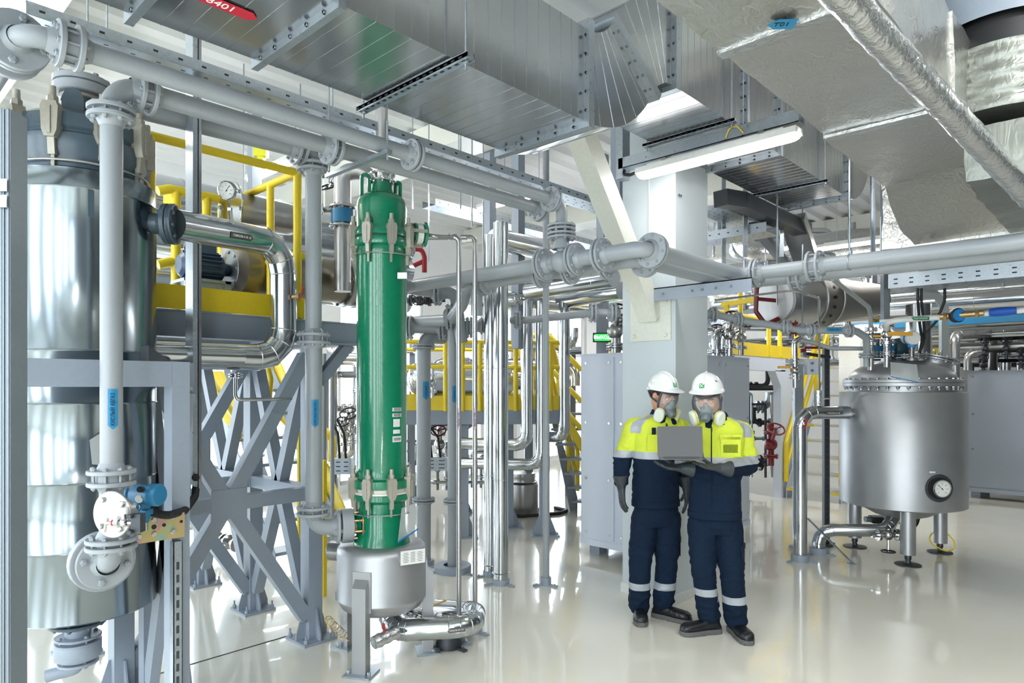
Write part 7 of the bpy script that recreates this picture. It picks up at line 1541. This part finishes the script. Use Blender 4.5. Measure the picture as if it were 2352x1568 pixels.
# worker A
dA = 4.86; A_ = lambda px, py, dd=0: P(px, py, dA+dd)
fA = (-FW*.95+RT*.30).normalized(); sA = fA.cross(Z).normalized()
JA = dict(head=A_(1522, 908, -.02), neck=A_(1521, 950, .02), chest=A_(1512, 1010), waist=A_(1505, 1110), hipc=A_(1507, 1180),
    shL=A_(1459, 983, .02), shR=A_(1560, 983, .06), elL=A_(1429, 1068, .05), elR=A_(1572, 1062, .14), wrL=A_(1427, 1104, -.02), wrR=A_(1574, 1108, .05),
    hipL=A_(1481, 1190), hipR=A_(1533, 1190, .02), knL=A_(1470, 1298, -.03), knR=A_(1531, 1295, .02), anL=A_(1469, 1394, .03), anR=A_(1524, 1384, .02))
JA['elL'] = A_(1430, 1052, .05); 
tA = [(A_(1521, 948, .02), .060, .060), (A_(1521, 954, .02), .11, .075), (A_(1516, 963, .02), .165, .088), (A_(1513, 976, .02), .185, .10), (A_(1511, 1000, .01), .180, .12), (A_(1509, 1040), .172, .13), (A_(1507, 1090), .168, .13), (A_(1506, 1130), .172, .132), (A_(1506, 1156), .176, .132)]
zfA = lambda z_: V((A_(1508, 1000, .01).x, A_(1508, 1000, .01).y, z_))+fA*.137
hA = V(JA['anL']); 
person('worker in white helmet and full face respirator with both arms hanging, looking at the laptop', JA, (-FW*.80+RT*.52-Z*.34), (zat(1034, dA), zat(1034, dA)-.052),
    dict(base=V((JA['hipc'].x, JA['hipc'].y, 0)), front=fA, torso=tA, zipf=zfA, surf=surf_maker(A_(1510, 1000, .01), fA, sA, .185, .125),
         pockets=[(.095, zat(991, dA), .028, .075, 'patch'), (.085, zat(1012, dA), .12, .11, 'pocket')], stripe=dict(L=zat(1334, dA), R=zat(1336, dA)),
         footL=(A_(1472, 1400, .16), (-FW*1.0-RT*.12)), footR=(A_(1515, 1390, .10), (-FW*.55+RT*.75)), badge_az=.02, vent_az=-1.2, htilt=(Z*.98-FW*.08+RT*.05)))
pA_ = [o for o in bpy.data.objects if o.name == 'person'][0]
glove(pA_, A_(1427, 1120, -.03), (RT*.06-Z), (RT*.85+FW*.2), .16, -1, 1.05); glove(pA_, A_(1576, 1122, .04), (RT*.03-Z), (-RT*.85+FW*.2), .16, 1, 1.05)
# worker B
dB_ = 4.56; B_ = lambda px, py, dd=0: P(px, py, dB_+dd)
fB = (-FW*.96-RT*.24).normalized(); sB = fB.cross(Z).normalized()
JB = dict(head=B_(1626, 912, -.03), neck=B_(1643, 956, .02), chest=B_(1648, 1015), waist=B_(1642, 1120), hipc=B_(1642, 1195),
    shL=B_(1602, 992, .06), shR=B_(1701, 992, .03), elL=B_(1592, 1068, .02), elR=B_(1719, 1066, .02), wrL=B_(1566, 1068, -.16), wrR=B_(1664, 1074, -.22),
    hipL=B_(1612, 1205), hipR=B_(1672, 1205), knL=B_(1616, 1312, -.04), knR=B_(1681, 1318, -.06), anL=B_(1628, 1412, .02), anR=B_(1691, 1424, -.0))
tB = [(B_(1643, 953, .02), .060, .060), (B_(1644, 960, .02), .11, .075), (B_(1648, 970, .02), .158, .088), (B_(1650, 984, .02), .175, .10), (B_(1649, 1010, .01), .172, .12), (B_(1646, 1055), .166, .128), (B_(1643, 1110), .166, .128), (B_(1641, 1155), .172, .132), (B_(1641, 1182), .176, .134)]
zfB = lambda z_: V((B_(1632, 1000, .01).x, B_(1632, 1000, .01).y, z_))+fB*.134
pB_ = person('worker in white helmet and full face respirator holding the grey laptop in gloved hands', JB, (-FW*.84-RT*.42-Z*.40), (zat(1046, dB_), zat(1046, dB_)-.052),
    dict(base=V((JB['hipc'].x, JB['hipc'].y, 0)), front=fB, torso=tB, zipf=zfB, surf=surf_maker(B_(1648, 1000, .01), fB, sB, .18, .122),
         pockets=[(-.075, zat(1022, dB_), .13, .13, 'pocket'), (-.075, zat(1000, dB_), .14, .032, 'flap'), (-.075, zat(1026, dB_), .095, .055, 'badge')], stripe=dict(L=zat(1345, dB_), R=zat(1362, dB_)),
         footL=(B_(1648, 1420, .08), (-RT*.98-FW*.22)), footR=(B_(1688, 1440, .10), (-FW*1.0+RT*.10)), badge_az=.12, vent_az=-1.05, htilt=(Z*.98-FW*.05-RT*.10)))
# laptop
dl_ = 4.20; c0, c1, c2, c3 = P(1513, 1050, dl_+.04), P(1618, 1050, dl_-.03), P(1611, 979, dl_+.0), P(1506, 979, dl_+.07)
lt = T('laptop', 'open grey laptop seen from behind, held in gloved hands', 'laptop', (c0+c1)/2); u = (c1-c0).normalized(); upv = ((c3-c0)-u*(c3-c0).dot(u)).normalized(); nl = u.cross(upv)
cm = (c0+c1+c2+c3)/4; wv = (c1-c0).length/2; hv = (c3-c0).dot(upv)/2; mb = MB()
def rrect(a, b_, r, k=5):
    o = []
    for sx_, sy_, st in ((1, 1, 0), (-1, 1, PI/2), (-1, -1, PI), (1, -1, 1.5*PI)):
        for i in range(k+1): an = st+PI/2*i/k; o.append((sx_*(a-r)+r*math.cos(an), sy_*(b_-r)+r*math.sin(an)))
    return o
mb.prism([cm+u*x+upv*y-nl*.003 for x, y in rrect(wv, hv, .010)], nl*.005); lid = mb.build('lid', M['lap'], lt)
mb = MB(); mb.prism([cm+u*x+upv*y-nl*.0036 for x, y in rrect(wv*.96, hv*.94, .004)], -nl*.001) ; mb.build('screen', M['ink'], lid)
bdir = (FW*.97+RT*.24+Z*.10).normalized(); bn_ = u.cross(bdir).normalized(); b0 = (c0+c1)/2-upv*.004; mb = MB(); bc = b0+bdir*.105
mb.prism([bc+u*x+bdir*y-Z*.012 for x, y in rrect(wv, .105, .010)], Z*.012); bs_ = mb.build('base', M['lap'], lt)
mb = MB()
for i in range(5):
    for j in range(12): mb.obox(bc+u*(-.115+.021*j)+bdir*(-.06+.021*i)+Z*.001, u, bdir, bn_, .009, .009, .001)
mb.build('keyboard', M['ink'], bs_)
mb = MB(); mb.cyl(c0+u*.03-upv*.002, c1-u*.03-upv*.002, .006, n=10); mb.build('hinge', M['dark'], lt)
# B's hands under the base
hb = bc-Z*.034
glove(pB_, P(1650, 1074, dl_+.12), (-RT*1.0+Z*.12-FW*.15), (Z*1.0-RT*.1-FW*.2), .10, 1, 1.0, .15)
glove(pB_, P(1562, 1074, dl_+.14), (-RT*1.0+Z*.10-FW*.12), (Z*1.0-FW*.2), .14, 1, 1.0, .15)
# ================================================================ clad loop under the steel pot and small things on the floor
def lb5(t): label(t, P(1050, 1438, 4.12)-FW*.066, RT+Z*.12, Z, .11, .026, M['lgrey'], 'ГЛИКОЛЬ К3 +10', .013, M['wink'], 'l', .068)
lp = pipe('clad_pipe', 'fat clad glycol loop lying under the steel pot beside its legs', [P(893, 1392, 4.32), P(900, 1448, 4.18), P(1085, 1438, 4.14), P(1092, 1405, 4.52), P(1005, 1398, 4.75)], .068, 'clad', .13, [], bs=4, seams=1, n=28, extra=lb5)
q = G(1030, 1484); ring_base(lp, q, .085, .09, mat='dark')
fw = T('wrapped_stub', 'short foil wrapped stub with red lever at the clad loop end', 'pipe stub', P(880, 1462, 4.0)); a, b = P(912, 1450, 4.06), P(858, 1476, 3.95); pts = [a.lerp(b, i/8) for i in range(9)]
mb = MB(); mb.tube(pts, [.040+.004*math.sin(i*2.3) for i in range(9)], 16); mb.build('wrap', M['foilp'], fw, 60); q = P(883, 1452, 3.95); mb = MB(); mb.beam(q-Z*.0, q+Z*.055-RT*.005, .018, .006); mb.build('lever', M['red'], fw)
t = T('clamp_valve', 'cluster of chrome clamps and a yellow lever valve under the steel pot', 'valve', P(965, 1412, 4.5)); mb = MB()
a, b = P(930, 1404, 4.45), P(1010, 1425, 4.6); ax_ = (b-a).normalized(); mb.cyl(a, b, .028, n=14)
for f in (.1, .35, .5, .75, .95): mb.disc(a.lerp(b, f), ax_, .05, .014, 20)
mb.hexb(a.lerp(b, .3)-FW*.04, -FW, .014, .05); mb.build('body', M['chrome'], t); mb = MB(); mb.beam(P(992, 1392, 4.5), P(1024, 1378, 4.6), .02, .006); mb.build('lever', M['orange'], t)
mb = MB(); a, b = P(748, 1418, 4.35), P(800, 1470, 4.15); n = 120
mb.tube([a.lerp(b, i/n)+(RT*math.cos(i*.52)+Z*math.sin(i*.52))*(.028 if 10 < i < 100 else .006) for i in range(n+1)], .0025, 5); one(mb, 'coiled_wire', M['brass'], 'thin brass coloured coiled wire hanging beside the platform post foot', 'wire')
q = G(783, 1375); t = T('floor_bracket', 'small grey pipe foot bracket on the floor behind the steel pot', 'bracket', q); mb = MB(); mb.cyl(q, q+Z*.06, .045, n=16); mb.tube([q+Z*.05, q+Z*.15, q+Z*.2+RT*.06], .02, 10, .04); mb.build('foot', M['frame'], t)
# yellow details of the stair behind the platform
yt = T('stair_handrail', 'yellow handrail tubes of the stair behind the X braced platform', 'handrail', P(560, 900, 5.6)); mb = MB()
mb.tube([P(470, 850, 6.2), P(545, 965, 5.7), P(548, 1010, 5.7)], .03, 10, .05); mb.build('tube', M['yellow'], yt)
mb = MB(); mb.tube([P(606, 800, 5.6), P(622, 870, 5.6), P(612, 1000, 5.6)], .024, 10, .05); mb.build('tube', M['yellow'], yt)
mb = MB(); mb.prism([P(472, 852, 6.4), P(512, 852, 6.4), P(560, 965, 6.2), P(548, 1010, 6.2), P(500, 945, 6.3)], FW*.01); mb.build('kick_sheet', M['yellow'], yt)
st4 = stair('grey stair with white edged treads beyond the X braced platform', P(560, 1110, 7.0)*1.0-Z*P(560, 1110, 7.0).z+Z*.5, (-RT*.95+FW*.2)*.62*1.0, FW, .7, 1.5, 6, nose=None, tread='ltread')
for i, (px, lab) in enumerate(((688, 'yellow upright strip seen through the braces right of the platform post'), (745, 'yellow upright strip between the riser and the green column'))):
    q = Pd(px, 5.4, 0); mb = MB(); mb.box(q.x-.015, q.y-.015, 0, q.x+.015, q.y+.015, 1.1 if i else 1.35); one(mb, 'yellow_post', M['yellow'], lab, 'post')
t = T('floor_valve', 'small steel flanged valve line low on the floor past the X brace', 'valve', P(520, 1250, 6.6)); mb = MB(); a, b = P(490, 1235, 6.7), P(545, 1250, 6.5); ax_ = (b-a).normalized(); mb.cyl(a, b, .035, n=14)
for f in (.1, .45, .6, .95): mb.disc(a.lerp(b, f), ax_, .075, .02, 24)
mb.build('body', M['chrome'], t)
q = Pd(473, 6.7, 0); pipe('clad_pipe', 'short clad pipe elbow on the floor past the X brace', [q, q+Z*.32, q+Z*.32-RT*.3], .07, 'clad', .12, [], bs=3, seams=1)

yt = T('stair_handrail', 'yellow handrail tubes slanting down to the tall cabinet edge', 'handrail', P(1300, 850, 8.4)); 
for (a, b, c) in (((1205, 770), (1262, 772), (1336, 850)), ((1205, 842), (1262, 845), (1336, 922)), ((1262, 905), (1300, 945), (1336, 985)), ((1150, 790), (1185, 800), (1262, 905))):
    mb = MB(); mb.tube([P(*a, 8.4), P(*b, 8.4), P(*c, 8.4)], .034, 10, .08); mb.build('tube', M['yellow'], yt)
mb = MB(); mb.prism([P(1270, 930, 8.5), P(1290, 930, 8.5), P(1338, 1010, 8.5), P(1338, 1045, 8.5)], FW*.01); mb.build('kick_sheet', M['yellow'], yt)
# dense small flanged valves and pipes high behind the pillar side
q = P(600, 600, 7.2)
tray('cable_tray', 'slotted cable tray on the back wall side seen between the vessel and the pillar', P(1000, 470, 8.2), along(P(1000, 470, 8.2), X, 1420), .25, .08, Y, sp=.14)
for i, (px, py, d, lab) in enumerate(((965, 690, 7.0, 'black bodied valve group right of the green column, first'), (985, 688, 7.1, 'black bodied valve group right of the green column, second'))): bvalve(lab, P(px, py, d), 1.1, 'dark', 'black', RT, wax=-FW)
